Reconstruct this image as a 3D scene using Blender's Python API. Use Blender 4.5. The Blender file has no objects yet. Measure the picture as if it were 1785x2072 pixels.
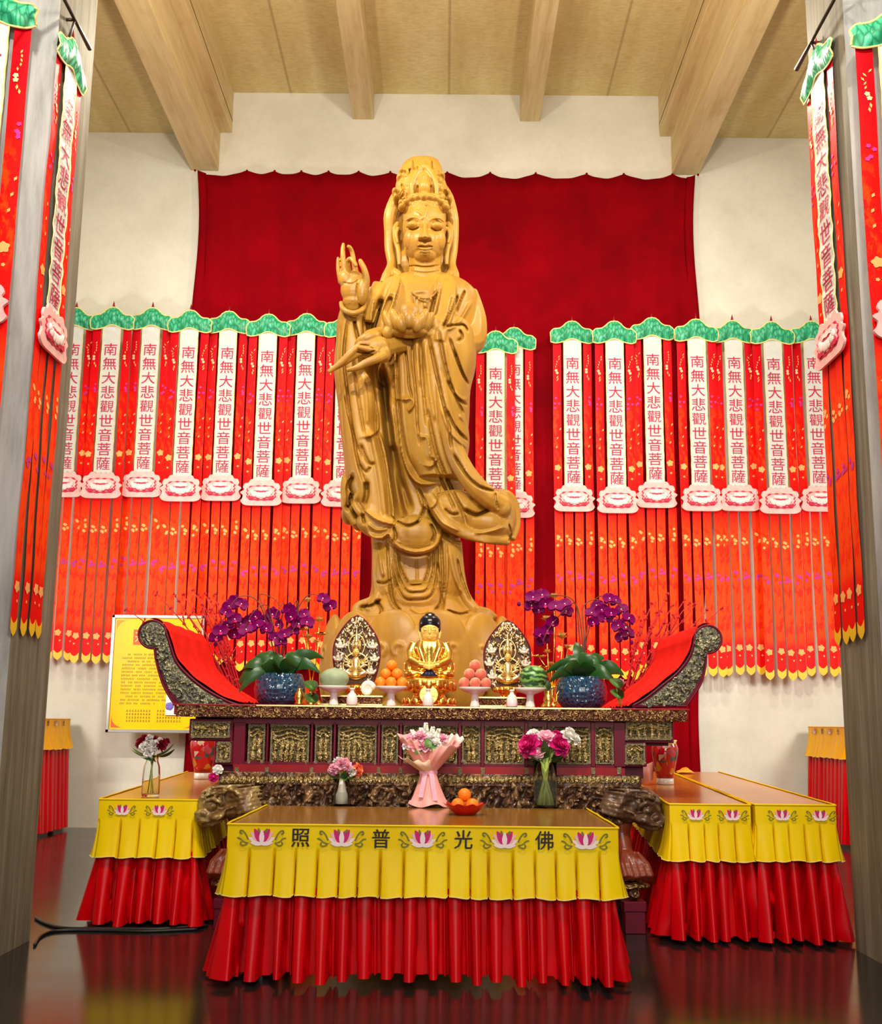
import bpy, bmesh, math, random
import numpy as np
from mathutils import Vector, Matrix, Euler

# ------------------------------------------------------------------ camera
SC = bpy.context.scene
W, H = 1785.0, 2072.0
FPX = 2298.0
PITCH, ROLL, YAW = math.radians(10.5), math.radians(0.6), math.radians(0.2)
EYE = Vector((0.0, 0.0, 1.45))
_F = Vector((-math.sin(YAW)*math.cos(PITCH), math.cos(YAW)*math.cos(PITCH), math.sin(PITCH)))
_R0 = Vector((math.cos(YAW), math.sin(YAW), 0.0))
_U0 = _R0.cross(_F)
_R = _R0*math.cos(ROLL) + _U0*math.sin(ROLL)
_U = -_R0*math.sin(ROLL) + _U0*math.cos(ROLL)
cam = bpy.data.cameras.new('camera')
cam.sensor_fit = 'VERTICAL'; cam.sensor_height = 24.0
cam.lens = FPX/H*24.0
cam.clip_end = 200
co = bpy.data.objects.new('camera', cam); SC.collection.objects.link(co)
M = Matrix((( _R.x, _U.x, -_F.x, EYE.x), (_R.y, _U.y, -_F.y, EYE.y), (_R.z, _U.z, -_F.z, EYE.z), (0, 0, 0, 1)))
co.matrix_world = M
SC.camera = co

# ------------------------------------------------------------------ world, light, exposure
SC.view_settings.view_transform = 'Standard'
SC.view_settings.look = 'None'
SC.view_settings.gamma = 1.0
SC.view_settings.use_curve_mapping = False
SC.view_settings.exposure = 0.0
wd = bpy.data.worlds.new('hall_daylight'); SC.world = wd; wd.use_nodes = True
wd.node_tree.nodes['Background'].inputs[0].default_value = (1.0, 0.97, 0.92, 1)
wd.node_tree.nodes['Background'].inputs[1].default_value = 0.2

def area(name, loc, target, size, size_y, power, col):
    l = bpy.data.lights.new(name, 'AREA'); l.shape = 'RECTANGLE'; l.size = size; l.size_y = size_y
    l.energy = power; l.color = col
    o = bpy.data.objects.new(name, l); SC.collection.objects.link(o)
    o.location = loc
    o.rotation_euler = (Vector(target)-Vector(loc)).to_track_quat('-Z', 'Y').to_euler()
    return o
def point(name, loc, rad, power, col):
    l = bpy.data.lights.new(name, 'POINT'); l.shadow_soft_size = rad; l.energy = power; l.color = col
    o = bpy.data.objects.new(name, l); SC.collection.objects.link(o); o.location = loc
    return o
def spot(name, loc, target, power, col, cone=60, blend=0.6, rad=0.12):
    l = bpy.data.lights.new(name, 'SPOT'); l.energy = power; l.color = col; l.spot_size = math.radians(cone); l.spot_blend = blend; l.shadow_soft_size = rad
    o = bpy.data.objects.new(name, l); SC.collection.objects.link(o); o.location = loc
    o.rotation_euler = (Vector(target)-Vector(loc)).to_track_quat('-Z', 'Y').to_euler(); return o
area('entrance_daylight', (0.5, -4.5, 4.2), (0, 12, 2.2), 6.0, 4.0, 620, (1.0, 0.96, 0.9))
area('table_fill', (0.6, 2.6, 8.6), (0, 8.2, 0.6), 1.2, 1.2, 260, (1.0, 0.94, 0.82))  # unseen overhead fill, added to light the table tops and skirts
spot('ceiling_spotlight', (-1.5, 2.2, 8.4), (0.5, 13.0, 3.4), 2250, (1.0, 0.93, 0.79), 70, 0.8, 0.1)
spot('ceiling_spotlight', (1.7, 2.2, 8.4), (-0.5, 13.0, 3.4), 1000, (1.0, 0.93, 0.79), 70, 0.8, 0.1)
point('pillar_uplight', (-2.2, 9.6, 7.4), 0.15, 390, (1.0, 0.91, 0.7))
point('pillar_uplight', (2.2, 9.6, 7.4), 0.15, 390, (1.0, 0.91, 0.7))
area('banner_fill', (-3.6, 12.6, 9.0), (-3.9, 15.6, 1.4), 1.2, 0.4, 60, (1.0, 0.95, 0.85))  # pair of unseen fills, added to brighten the banners and lower wall
area('banner_fill', (3.6, 12.6, 9.0), (3.9, 15.6, 1.4), 1.2, 0.4, 60, (1.0, 0.95, 0.85))
area('side_bay_fill', (-6.0, 10.6, 3.0), (-3.0, 15.6, 1.9), 0.9, 0.9, 165, (1.0, 0.95, 0.86))  # pair of fills out of view, added because the lower back wall was dark
area('side_bay_fill', (6.0, 10.6, 3.0), (3.0, 15.6, 1.9), 0.9, 0.9, 165, (1.0, 0.95, 0.86))

# ------------------------------------------------------------------ pixel <-> place
def ray(px, py):
    return _F*FPX + _R*(px-W/2) - _U*(py-H/2)
def at(px, py, Y):
    d = ray(px, py); return EYE + d*((Y-EYE.y)/d.y)
def atz(px, py, z):
    d = ray(px, py); return EYE + d*((z-EYE.z)/d.z)
def proj(P):                       # N x 3 world -> N x 2 pixels
    P = np.asarray(P, float) - np.array(EYE)
    f = P@np.array(_F); r = P@np.array(_R); u = P@np.array(_U)
    return np.stack([W/2+FPX*r/f, H/2-FPX*u/f], 1)

# ------------------------------------------------------------------ object helpers
COL = SC.collection
def wloc(o):
    p = Vector((0, 0, 0))
    while o is not None:
        p = p + o.location; o = o.parent
    return p
def thing(name, label, cat, loc=(0, 0, 0), group=None):
    o = bpy.data.objects.new(name, None); COL.objects.link(o); o.location = loc
    o.empty_display_size = 0.1
    o['label'] = label; o['category'] = cat
    if group: o['group'] = group
    return o
def tag(o, label, cat, group=None):
    o['label'] = label; o['category'] = cat
    if group: o['group'] = group
    return o
def structure(o):
    o['kind'] = 'structure'; return o
def dup(root, loc=None, label=None, rot=None, scale=None):
    def cp(o, par):
        c = o.copy(); COL.objects.link(c)
        if par is not None: c.parent = par
        for ch in KIDS.get(o.name, []): cp2(ch, c)
        return c
    def cp2(o, par):
        c = o.copy(); COL.objects.link(c); c.parent = par
        KIDS.setdefault(par.name, []).append(c)
        for ch in KIDS.get(o.name, []): cp2(ch, c)
        return c
    r = cp(root, None)
    if loc is not None: r.location = loc
    if rot is not None: r.rotation_euler = rot
    if scale is not None: r.scale = scale
    if label: r['label'] = label
    return r
KIDS = {}

class MB:
    """collects shapes, builds ONE mesh object"""
    def __init__(s): s.v = []; s.f = []; s.m = []; s.sm = []
    def add(s, vs, fs, mat=0, smooth=True):
        b = len(s.v); s.v.extend([tuple(p) for p in vs])
        for f in fs:
            s.f.append(tuple(b+i for i in f)); s.m.append(mat); s.sm.append(smooth)
        return s
    def box(s, a, b, mat=0, bev=0.0):
        x0, y0, z0 = [min(a[i], b[i]) for i in range(3)]; x1, y1, z1 = [max(a[i], b[i]) for i in range(3)]
        if bev <= 0:
            vs = [(x, y, z) for z in (z0, z1) for y in (y0, y1) for x in (x0, x1)]
            return s.add(vs, [(0,2,3,1),(4,5,7,6),(0,1,5,4),(2,6,7,3),(0,4,6,2),(1,3,7,5)], mat, False)
        bm = bmesh.new(); bmesh.ops.create_cube(bm, size=1.0)
        for v in bm.verts: v.co = Vector(((x0+x1)/2+v.co.x*(x1-x0), (y0+y1)/2+v.co.y*(y1-y0), (z0+z1)/2+v.co.z*(z1-z0)))
        bmesh.ops.bevel(bm, geom=bm.edges[:], offset=bev, segments=2, affect='EDGES', profile=0.5)
        return s.bm(bm, mat, False)
    def bm(s, bm, mat=0, smooth=True, mtx=None):
        bm.verts.index_update()
        vs = [(mtx@v.co if mtx else v.co.copy()) for v in bm.verts]
        s.add(vs, [[v.index for v in f.verts] for f in bm.faces], mat, smooth); bm.free(); return s
    def obox(s, c, half, mtx=None, mat=0):
        vs = []
        for z in (-1, 1):
            for y in (-1, 1):
                for x in (-1, 1):
                    p = Vector((x*half[0], y*half[1], z*half[2]))
                    if mtx: p = mtx@p
                    vs.append(Vector(c)+p)
        return s.add(vs, [(0,2,3,1),(4,5,7,6),(0,1,5,4),(2,6,7,3),(0,4,6,2),(1,3,7,5)], mat, False)
    def tube(s, pts, rad, n=10, mat=0, cap=True, flat=1.0, closed=False):
        pts = [Vector(p) for p in pts]
        k = len(pts)
        if not hasattr(rad, '__len__'): rad = [rad]*k
        vs = []; prev = None
        for i in range(k):
            t = (pts[(i+1) % k]-pts[i-1]) if closed else (pts[min(i+1, k-1)]-pts[max(i-1, 0)])
            t = t.normalized() if t.length > 1e-9 else Vector((0, 0, 1))
            if prev is None:
                a = Vector((0, 1, 0)) if abs(t.y) < 0.9 else Vector((1, 0, 0))
                u = (a-t*a.dot(t)).normalized()
            else:
                u = (prev-t*prev.dot(t)); u = u.normalized() if u.length > 1e-6 else prev
            prev = u; w = t.cross(u)
            for j in range(n):
                an = 2*math.pi*j/n
                vs.append(pts[i]+(u*math.cos(an)*flat+w*math.sin(an))*rad[i])
        fs = []
        for i in range(k if closed else k-1):
            a, b = i*n, ((i+1) % k)*n
            for j in range(n):
                fs.append((a+j, a+(j+1) % n, b+(j+1) % n, b+j))
        if cap and not closed:
            fs.append(tuple(range(n-1, -1, -1))); fs.append(tuple((k-1)*n+j for j in range(n)))
        return s.add(vs, fs, mat, True)
    def ell(s, c, r, mtx=None, seg=16, ring=10, mat=0):
        if not hasattr(r, '__len__'): r = (r, r, r)
        vs = [Vector((0, 0, r[2]))]; fs = []
        for i in range(1, ring):
            th = math.pi*i/ring
            for j in range(seg):
                ph = 2*math.pi*j/seg
                vs.append(Vector((r[0]*math.sin(th)*math.cos(ph), r[1]*math.sin(th)*math.sin(ph), r[2]*math.cos(th))))
        vs.append(Vector((0, 0, -r[2])))
        for j in range(seg): fs.append((0, 1+j, 1+(j+1) % seg))
        for i in range(ring-2):
            a, b = 1+i*seg, 1+(i+1)*seg
            for j in range(seg): fs.append((a+j, b+j, b+(j+1) % seg, a+(j+1) % seg))
        L = len(vs)-1; a = 1+(ring-2)*seg
        for j in range(seg): fs.append((a+j, L, a+(j+1) % seg))
        c = Vector(c)
        return s.add([(mtx@p if mtx else p)+c for p in vs], fs, mat, True)
    def lathe(s, c, prof, n=32, mat=0, fn=None, mtx=None, smooth=True):
        """prof: [(r, z)]; fn(r, z, angle) -> (r, z) can modulate"""
        vs = []; fs = []; c = Vector(c)
        for (r, z) in prof:
            for j in range(n):
                an = 2*math.pi*j/n
                rr, zz = (fn(r, z, an) if fn else (r, z))
                p = Vector((rr*math.cos(an), rr*math.sin(an), zz))
                vs.append((mtx@p if mtx else p)+c)
        for i in range(len(prof)-1):
            for j in range(n):
                fs.append((i*n+j, i*n+(j+1) % n, (i+1)*n+(j+1) % n, (i+1)*n+j))
        if prof[0][0] > 1e-5: fs.append(tuple(range(n-1, -1, -1)))
        if prof[-1][0] > 1e-5: fs.append(tuple((len(prof)-1)*n+j for j in range(n)))
        return s.add(vs, fs, mat, smooth)
    def grid(s, fn, nu, nv, mat=0, closed=False, smooth=True):
        """fn(i, j) with i in 0..nu-1, j in 0..nv-1"""
        vs = [fn(i, j) for j in range(nv) for i in range(nu)]
        fs = []
        for j in range(nv-1):
            for i in range(nu if closed else nu-1):
                i2 = (i+1) % nu
                fs.append((j*nu+i, j*nu+i2, (j+1)*nu+i2, (j+1)*nu+i))
        return s.add(vs, fs, mat, smooth)
    def prism(s, poly, fr, d0, d1, mat=0, smooth=False):
        """poly of 2-D points, fr(x, y, d) -> 3-D; between depth d0 and d1"""
        n = len(poly)
        vs = [fr(x, y, d0) for x, y in poly]+[fr(x, y, d1) for x, y in poly]
        fs = [tuple(range(n)), tuple(range(2*n-1, n-1, -1))]
        for i in range(n): fs.append((i, (i+1) % n, n+(i+1) % n, n+i))
        bm = bmesh.new(); bv = [bm.verts.new(v) for v in vs]
        for f in fs: bm.faces.new([bv[i] for i in f])
        bmesh.ops.recalc_face_normals(bm, faces=bm.faces[:])
        bmesh.ops.triangulate(bm, faces=[f for f in bm.faces if len(f.verts) > 4])
        return s.bm(bm, mat, smooth)
    def merge(s, o, mtx=None, matoff=0):
        b = len(s.v)
        for p in o.v: s.v.append(tuple(mtx@Vector(p)) if mtx else p)
        for f, m, q in zip(o.f, o.m, o.sm): s.f.append(tuple(b+i for i in f)); s.m.append(m+matoff); s.sm.append(q)
        return s
    def mesh(s, name, mats, org=Vector((0, 0, 0))):
        me = bpy.data.meshes.new(name)
        me.from_pydata([(p[0]-org[0], p[1]-org[1], p[2]-org[2]) for p in s.v], [], s.f)
        for m in (mats if isinstance(mats, (list, tuple)) else [mats]): me.materials.append(m)
        me.polygons.foreach_set('material_index', s.m)
        me.polygons.foreach_set('use_smooth', s.sm)
        me.update(); return me
    def build(s, name, mats, parent=None, fix=True):
        org = wloc(parent) if parent is not None else Vector((0, 0, 0))
        me = s.mesh(name, mats, org)
        if fix:
            bm = bmesh.new(); bm.from_mesh(me)
            bmesh.ops.recalc_face_normals(bm, faces=bm.faces[:]); bm.to_mesh(me); bm.free()
        return link(name, me, parent)
def link(name, me, parent=None):
    o = bpy.data.objects.new(name, me); COL.objects.link(o)
    if parent is not None:
        o.parent = parent; KIDS.setdefault(parent.name, []).append(o)
    return o
def inst(name, me, parent, loc, rot=(0, 0, 0), scale=(1, 1, 1)):
    """another part that shares mesh data; loc is in the parent's frame"""
    o = link(name, me, parent); o.location = loc; o.rotation_euler = rot; o.scale = scale
    return o

def clay(name, mb, voxel, mats, parent=None, smooth=2, strokes=None, detail=None):
    """fuse the overlapping shapes of mb into one carved surface, then cut the strokes into it"""
    org = wloc(parent) if parent is not None else Vector((0, 0, 0))
    me = mb.mesh(name+'_raw', mats, Vector((0, 0, 0)))
    o = bpy.data.objects.new(name+'_raw', me); COL.objects.link(o)
    r = o.modifiers.new('r', 'REMESH'); r.mode = 'VOXEL'; r.voxel_size = voxel; r.use_smooth_shade = True
    if smooth:
        sm = o.modifiers.new('s', 'SMOOTH'); sm.factor = 0.5; sm.iterations = smooth
    dg = bpy.context.evaluated_depsgraph_get()
    new = bpy.data.meshes.new_from_object(o.evaluated_get(dg))
    bpy.data.objects.remove(o)
    new.name = name
    n = len(new.vertices); V = np.empty(n*3, np.float64); new.vertices.foreach_get('co', V); V = V.reshape(-1, 3)
    if strokes:
        N = np.empty(n*3, np.float32); new.vertices.foreach_get('normal', N); N = N.reshape(-1, 3)
        V = carve(V, N, strokes)
        E = np.empty(len(new.edges)*2, np.int32); new.edges.foreach_get('vertices', E); E = E.reshape(-1, 2)
        deg = np.bincount(E.ravel(), minlength=n)[:, None]
        for _ in range(1):
            A_ = np.stack([np.bincount(E[:, 0], V[E[:, 1], c], n)+np.bincount(E[:, 1], V[E[:, 0], c], n) for c in range(3)], 1)
            V = V*0.55+0.45*A_/np.maximum(deg, 1)
    if detail: V = detail(V)
    V = V-np.array(org)
    new.vertices.foreach_set('co', V.ravel().astype(np.float32))
    new.materials.clear()
    for m in (mats if isinstance(mats, (list, tuple)) else [mats]): new.materials.append(m)
    new.polygons.foreach_set('use_smooth', [True]*len(new.polygons))
    new.update()
    return link(name, new, parent)

def smooth_poly(pts, k=6):
    """Catmull-Rom through the points"""
    P = [np.array(p, float) for p in pts]; out = []
    if len(P) < 3: return np.array(P)
    for i in range(len(P)-1):
        p0 = P[max(i-1, 0)]; p1 = P[i]; p2 = P[i+1]; p3 = P[min(i+2, len(P)-1)]
        for t in np.linspace(0, 1, k, endpoint=False):
            out.append(0.5*((2*p1)+(-p0+p2)*t+(2*p0-5*p1+4*p2-p3)*t*t+(-p0+3*p1-3*p2+p3)*t**3))
    out.append(P[-1]); return np.array(out)
def carve(V, N, strokes):
    """strokes cut into the side that faces the viewer's side of the statue: (points, width, depth, kind)
    kind 'g' round groove / ridge, 'l' / 'r' a cloth edge standing proud on the left / right of the line"""
    px = proj(V); E = np.array(EYE)
    D = V-E; D /= np.linalg.norm(D, axis=1)[:, None]
    face = np.clip(-(D*N).sum(1)*1.6, 0, 1)
    disp = np.zeros(len(V))
    for pts, w, dep, kind in strokes:
        P = smooth_poly(pts)
        reach = w*(3.2 if kind in 'lr' else 1.3)+3
        lo = P.min(0)-reach; hi = P.max(0)+reach
        idx = np.where((px[:, 0] > lo[0]) & (px[:, 0] < hi[0]) & (px[:, 1] > lo[1]) & (px[:, 1] < hi[1]))[0]
        if len(idx) == 0: continue
        Q = px[idx]
        best = np.full(len(idx), 1e9); side = np.zeros(len(idx)); tt = np.zeros(len(idx))
        L = len(P)-1
        for i in range(L):
            a = P[i]; d = P[i+1]-a; l2 = d@d
            if l2 < 1e-9: continue
            t = np.clip(((Q-a)@d)/l2, 0, 1)
            e = Q-(a+t[:, None]*d)
            dist = np.hypot(e[:, 0], e[:, 1])
            c = d[0]*e[:, 1]-d[1]*e[:, 0]
            m = dist < best
            best[m] = dist[m]; side[m] = np.sign(c[m]); tt[m] = (i+t[m])/L
        fade = np.clip(np.minimum(tt, 1-tt)*7+0.15, 0, 1)
        if kind == 'g':
            k = np.clip(best/w, 0, 1); a = (0.5+0.5*np.cos(np.pi*k))*fade
        else:
            sgn = 1 if kind == 'l' else -1
            on = side*sgn > 0
            a = np.where(on, np.exp(-best/w)*np.clip((3.2*w-best)/w, 0, 1), np.clip(1-best/1.5, 0, 1))*fade
        disp[idx] += dep*a
    return V - D*(disp*face)[:, None]
# ------------------------------------------------------------------ materials
class NT:
    def __init__(s, name):
        s.m = bpy.data.materials.new(name); s.m.use_nodes = True
        s.t = s.m.node_tree; s.p = s.t.nodes['Principled BSDF']
    def n(s, kind, **kw):
        nd = s.t.nodes.new(kind)
        for k, v in kw.items():
            if hasattr(nd, k): setattr(nd, k, v)
            else: nd.inputs[k.replace('_', ' ')].default_value = v
        return nd
    def l(s, a, b): s.t.links.new(a, b)
    def set(s, **kw):
        for k, v in kw.items(): s.p.inputs[k.replace('_', ' ')].default_value = v
    def coord(s, kind='Object'):
        return s.n('ShaderNodeTexCoord').outputs[kind]
    def mapping(s, scale, kind='Object', loc=(0, 0, 0), rot=(0, 0, 0)):
        mp = s.n('ShaderNodeMapping'); mp.inputs['Scale'].default_value = scale
        mp.inputs['Location'].default_value = loc; mp.inputs['Rotation'].default_value = rot
        s.l(s.coord(kind), mp.inputs[0]); return mp.outputs[0]
    def noise(s, scale, detail=4, rough=0.55, vec=None, dist=0.0):
        nd = s.n('ShaderNodeTexNoise'); nd.inputs['Scale'].default_value = scale
        nd.inputs['Detail'].default_value = detail; nd.inputs['Roughness'].default_value = rough
        nd.inputs['Distortion'].default_value = dist
        s.l(vec if vec is not None else s.coord(), nd.inputs['Vector']); return nd.outputs['Fac']
    def ramp(s, fac, stops, interp='LINEAR'):
        r = s.n('ShaderNodeValToRGB'); cr = r.color_ramp; cr.interpolation = interp
        while len(cr.elements) < len(stops): cr.elements.new(0.5)
        for e, (p, c) in zip(cr.elements, stops):
            e.position = p; e.color = (*c, 1) if len(c) == 3 else c
        s.l(fac, r.inputs[0]); return r.outputs[0]
    def mix(s, fac, a, b, mode='MIX'):
        m = s.n('ShaderNodeMix'); m.data_type = 'RGBA'; m.blend_type = mode
        if isinstance(fac, (int, float)): m.inputs[0].default_value = fac
        else: s.l(fac, m.inputs[0])
        for k, x in ((6, a), (7, b)):
            if isinstance(x, tuple): m.inputs[k].default_value = (*x, 1)
            else: s.l(x, m.inputs[k])
        return m.outputs[2]
    def bump(s, h, strength=0.3, dist=0.01):
        b = s.n('ShaderNodeBump'); b.inputs['Strength'].default_value = strength; b.inputs['Distance'].default_value = dist
        s.l(h, b.inputs['Height']); s.l(b.outputs[0], s.p.inputs['Normal']); return b
    def base(s, x):
        if isinstance(x, tuple): s.p.inputs['Base Color'].default_value = (*x, 1)
        else: s.l(x, s.p.inputs['Base Color'])

def plain(name, col, rough=0.5, metal=0.0, col2=None, scale=8.0, bump=0.0, bscale=40.0, bdist=0.01, coat=0.0, trans=0.0, sheen=0.0, spec=0.5, ior=1.45):
    t = NT(name); t.set(Roughness=rough, Metallic=metal, Coat_Weight=coat, Transmission_Weight=trans, Sheen_Weight=sheen, Specular_IOR_Level=spec, IOR=ior)
    if col2: t.base(t.ramp(t.noise(scale), [(0.3, col), (0.7, col2)]))
    else: t.base(col)
    if bump: t.bump(t.noise(bscale, 3), bump, bdist)
    return t.m

def m_plaster():
    t = NT('white_plaster'); a = t.noise(0.9, 6, 0.6); b = t.noise(14, 5, 0.6)
    c = t.ramp(a, [(0.3, (0.66, 0.62, 0.53)), (0.52, (0.76, 0.72, 0.63)), (0.75, (0.82, 0.78, 0.69))])
    c = t.mix(t.ramp(b, [(0.45, (0, 0, 0)), (0.8, (0.22,)*3)]), c, (0.56, 0.52, 0.44))
    t.base(c); t.set(Roughness=0.85, Specular_IOR_Level=0.2); t.bump(b, 0.25, 0.01); return t.m
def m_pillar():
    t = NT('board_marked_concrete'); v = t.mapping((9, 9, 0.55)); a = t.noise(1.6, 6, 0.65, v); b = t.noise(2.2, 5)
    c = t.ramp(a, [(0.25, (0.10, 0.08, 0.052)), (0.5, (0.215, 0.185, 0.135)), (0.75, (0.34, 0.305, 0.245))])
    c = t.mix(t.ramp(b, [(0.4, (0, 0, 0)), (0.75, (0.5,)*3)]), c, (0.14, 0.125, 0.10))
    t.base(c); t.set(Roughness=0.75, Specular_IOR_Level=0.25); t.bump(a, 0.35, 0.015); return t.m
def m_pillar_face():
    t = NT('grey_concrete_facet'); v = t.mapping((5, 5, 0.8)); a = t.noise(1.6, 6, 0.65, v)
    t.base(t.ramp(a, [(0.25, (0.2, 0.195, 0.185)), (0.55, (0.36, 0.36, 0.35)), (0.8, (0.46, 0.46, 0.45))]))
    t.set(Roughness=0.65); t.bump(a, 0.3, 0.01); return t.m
def m_ceiling():
    t = NT('board_formed_ceiling'); v = t.mapping((1.1, 0.22, 1)); a = t.noise(1.5, 5, 0.6, v)
    g = t.noise(3.0, 6, 0.7, t.mapping((3.2, 9, 1)))
    c = t.ramp(a, [(0.3, (0.60, 0.45, 0.19)), (0.5, (0.72, 0.58, 0.28)), (0.72, (0.8, 0.67, 0.36))])
    c = t.mix(t.ramp(g, [(0.4, (0, 0, 0)), (0.72, (0.45,)*3)]), c, (0.42, 0.28, 0.1))
    # seams between the shutter boards
    w = t.n('ShaderNodeTexWave', wave_type='BANDS', bands_direction='X'); w.inputs['Scale'].default_value = 0.26
    w.inputs['Distortion'].default_value = 0.0; t.l(t.coord(), w.inputs['Vector'])
    sm = t.ramp(w.outputs['Fac'], [(0.0, (0.55,)*3), (0.004, (0.0,)*3)])
    t.base(t.mix(sm, c, (0.3, 0.2, 0.08))); t.set(Roughness=0.8, Specular_IOR_Level=0.2); t.bump(g, 0.3, 0.01); return t.m
def m_beam():
    t = NT('pale_timber_beam'); v = t.mapping((7, 0.5, 7)); a = t.noise(1.5, 6, 0.65, v); k = t.noise(2.3, 3)
    c = t.ramp(a, [(0.25, (0.50, 0.35, 0.15)), (0.5, (0.66, 0.51, 0.26)), (0.75, (0.74, 0.6, 0.34))])
    c = t.mix(t.ramp(k, [(0.58, (0, 0, 0)), (0.75, (0.4,)*3)]), c, (0.46, 0.28, 0.1))
    t.base(c); t.set(Roughness=0.7); t.bump(a, 0.3, 0.01); return t.m
def m_floor():
    t = NT('dark_polished_floor'); a = t.noise(1.2, 5); b = t.noise(60, 3)
    t.base(t.ramp(a, [(0.3, (0.011, 0.011, 0.011)), (0.7, (0.022, 0.02, 0.018))]))
    r = t.ramp(t.noise(2.5, 5), [(0.3, (0.13,)*3), (0.7, (0.17,)*3)]); t.l(r, t.p.inputs['Roughness'])
    t.set(Specular_IOR_Level=0.24); return t.m
def m_curtain():
    t = NT('crimson_backdrop_velvet'); a = t.noise(1.1, 4); b = t.noise(90, 2)
    t.base(t.ramp(a, [(0.3, (0.16, 0.0, 0.003)), (0.7, (0.27, 0.0, 0.004))]))
    t.set(Roughness=0.85, Sheen_Weight=0.0, Specular_IOR_Level=0.05); t.bump(b, 0.15, 0.004); return t.m
def m_wood_statue():
    t = NT('carved_golden_camphor_wood'); v = t.mapping((2.2, 2.2, 0.5)); a = t.noise(1.6, 6, 0.6, v); b = t.noise(0.9, 3)
    c = t.ramp(a, [(0.25, (0.26, 0.115, 0.013)), (0.5, (0.39, 0.2, 0.024)), (0.75, (0.5, 0.275, 0.045))])
    c = t.mix(t.ramp(b, [(0.42, (0, 0, 0)), (0.7, (0.5,)*3)]), c, (0.47, 0.2, 0.02))
    t.base(c); t.set(Roughness=0.42, Specular_IOR_Level=0.4); t.bump(t.noise(26, 4, 0.6, v), 0.12, 0.006); return t.m
def m_streamer():
    t = NT('red_brocade_streamer'); co = t.coord(); sx = t.n('ShaderNodeSeparateXYZ'); t.l(co, sx.inputs[0])
    mr = t.n('ShaderNodeMapRange'); mr.inputs[1].default_value = 0.0; mr.inputs[2].default_value = -5.0
    t.l(sx.outputs['Z'], mr.inputs[0])
    og, rd, cr = (0.98, 0.06, 0.002), (0.88, 0.004, 0.002), (0.6, 0.0, 0.006)
    base = t.ramp(mr.outputs[0], [(0.0, cr), (0.14, cr), (0.26, rd), (0.40, rd), (0.56, rd), (0.62, og), (0.9, og), (0.93, rd)])
    nz = t.noise(9, 5, 0.65, t.mapping((1.6, 1, 0.7)))
    spots = t.ramp(nz, [(0.5, (0, 0, 0)), (0.58, (0.75,)*3)])
    band = t.ramp(mr.outputs[0], [(0.0, (0, 0, 0)), (0.24, (0, 0, 0)), (0.3, (1, 1, 1)), (0.44, (1, 1, 1)), (0.47, (0, 0, 0)), (0.58, (0, 0, 0)), (0.62, (1, 1, 1)), (0.92, (1, 1, 1)), (0.94, (0, 0, 0))])
    alt = t.ramp(mr.outputs[0], [(0.0, og), (0.52, og), (0.56, rd)])
    f = t.mix(1.0, spots, band, 'MULTIPLY')
    t.base(t.mix(f, base, alt)); t.set(Roughness=0.5, Specular_IOR_Level=0.12); t.bump(t.noise(60, 2), 0.1, 0.003); return t.m
def m_leafcap():
    t = NT('green_lotus_leaf_satin'); co = t.coord(); a = t.noise(6, 4)
    w = t.n('ShaderNodeTexVoronoi', feature='DISTANCE_TO_EDGE'); w.inputs['Scale'].default_value = 15.0
    mp = t.mapping((1.5, 0.2, 0.6)); t.l(mp, w.inputs['Vector'])
    c = t.ramp(w.outputs['Distance'], [(0.0, (0.004, 0.16, 0.07)), (0.09, (0.02, 0.4, 0.2)), (0.3, (0.1, 0.62, 0.36))])
    c = t.mix(t.ramp(a, [(0.35, (0, 0, 0)), (0.7, (0.5,)*3)]), c, (0.03, 0.34, 0.1))
    t.base(c); t.set(Roughness=0.4); t.bump(w.outputs['Distance'], 0.4, 0.02); return t.m
def m_gilt(name='gilded_carving', scale=22.0, dark=(0.09, 0.028, 0.012), gold=(0.62, 0.42, 0.14), lo=0.42, hi=0.56, metal=0.6):
    t = NT(name); v = t.n('ShaderNodeTexVoronoi', feature='SMOOTH_F1'); v.inputs['Scale'].default_value = scale
    nz = t.n('ShaderNodeTexNoise'); nz.inputs['Scale'].default_value = scale*0.5; t.l(t.coord(), nz.inputs['Vector'])
    mx = t.mix(0.28, t.coord(), nz.outputs['Color']); t.l(mx, v.inputs['Vector'])
    inv = t.ramp(v.outputs['Distance'], [(0.05, (1, 1, 1)), (0.75, (0, 0, 0))])
    f = t.ramp(inv, [(lo, (0, 0, 0)), (hi, (1, 1, 1))])
    t.base(t.mix(f, dark, gold)); t.set(Roughness=0.34, Specular_IOR_Level=0.5)
    mm = t.ramp(f, [(0, (0, 0, 0)), (1, (metal,)*3)]); t.l(mm, t.p.inputs['Metallic'])
    t.bump(inv, 0.9, 0.03); return t.m
def m_satin(name, col, col2, rough=0.4):
    t = NT(name); v = t.mapping((2.2, 2.2, 0.5)); a = t.noise(2.0, 3, 0.5, v)
    t.base(t.ramp(a, [(0.3, col), (0.7, col2)])); t.set(Roughness=rough, Specular_IOR_Level=0.15); t.bump(t.noise(7, 3, 0.5, v), 0.12, 0.02); return t.m
def m_tabletop():
    t = NT('varnished_orange_wood'); v = t.mapping((6, 0.6, 6)); a = t.noise(3, 6, 0.6, v)
    t.base(t.ramp(a, [(0.3, (0.4, 0.145, 0.02)), (0.7, (0.52, 0.2, 0.032))])); t.set(Roughness=0.2, Specular_IOR_Level=0.5); return t.m
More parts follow.
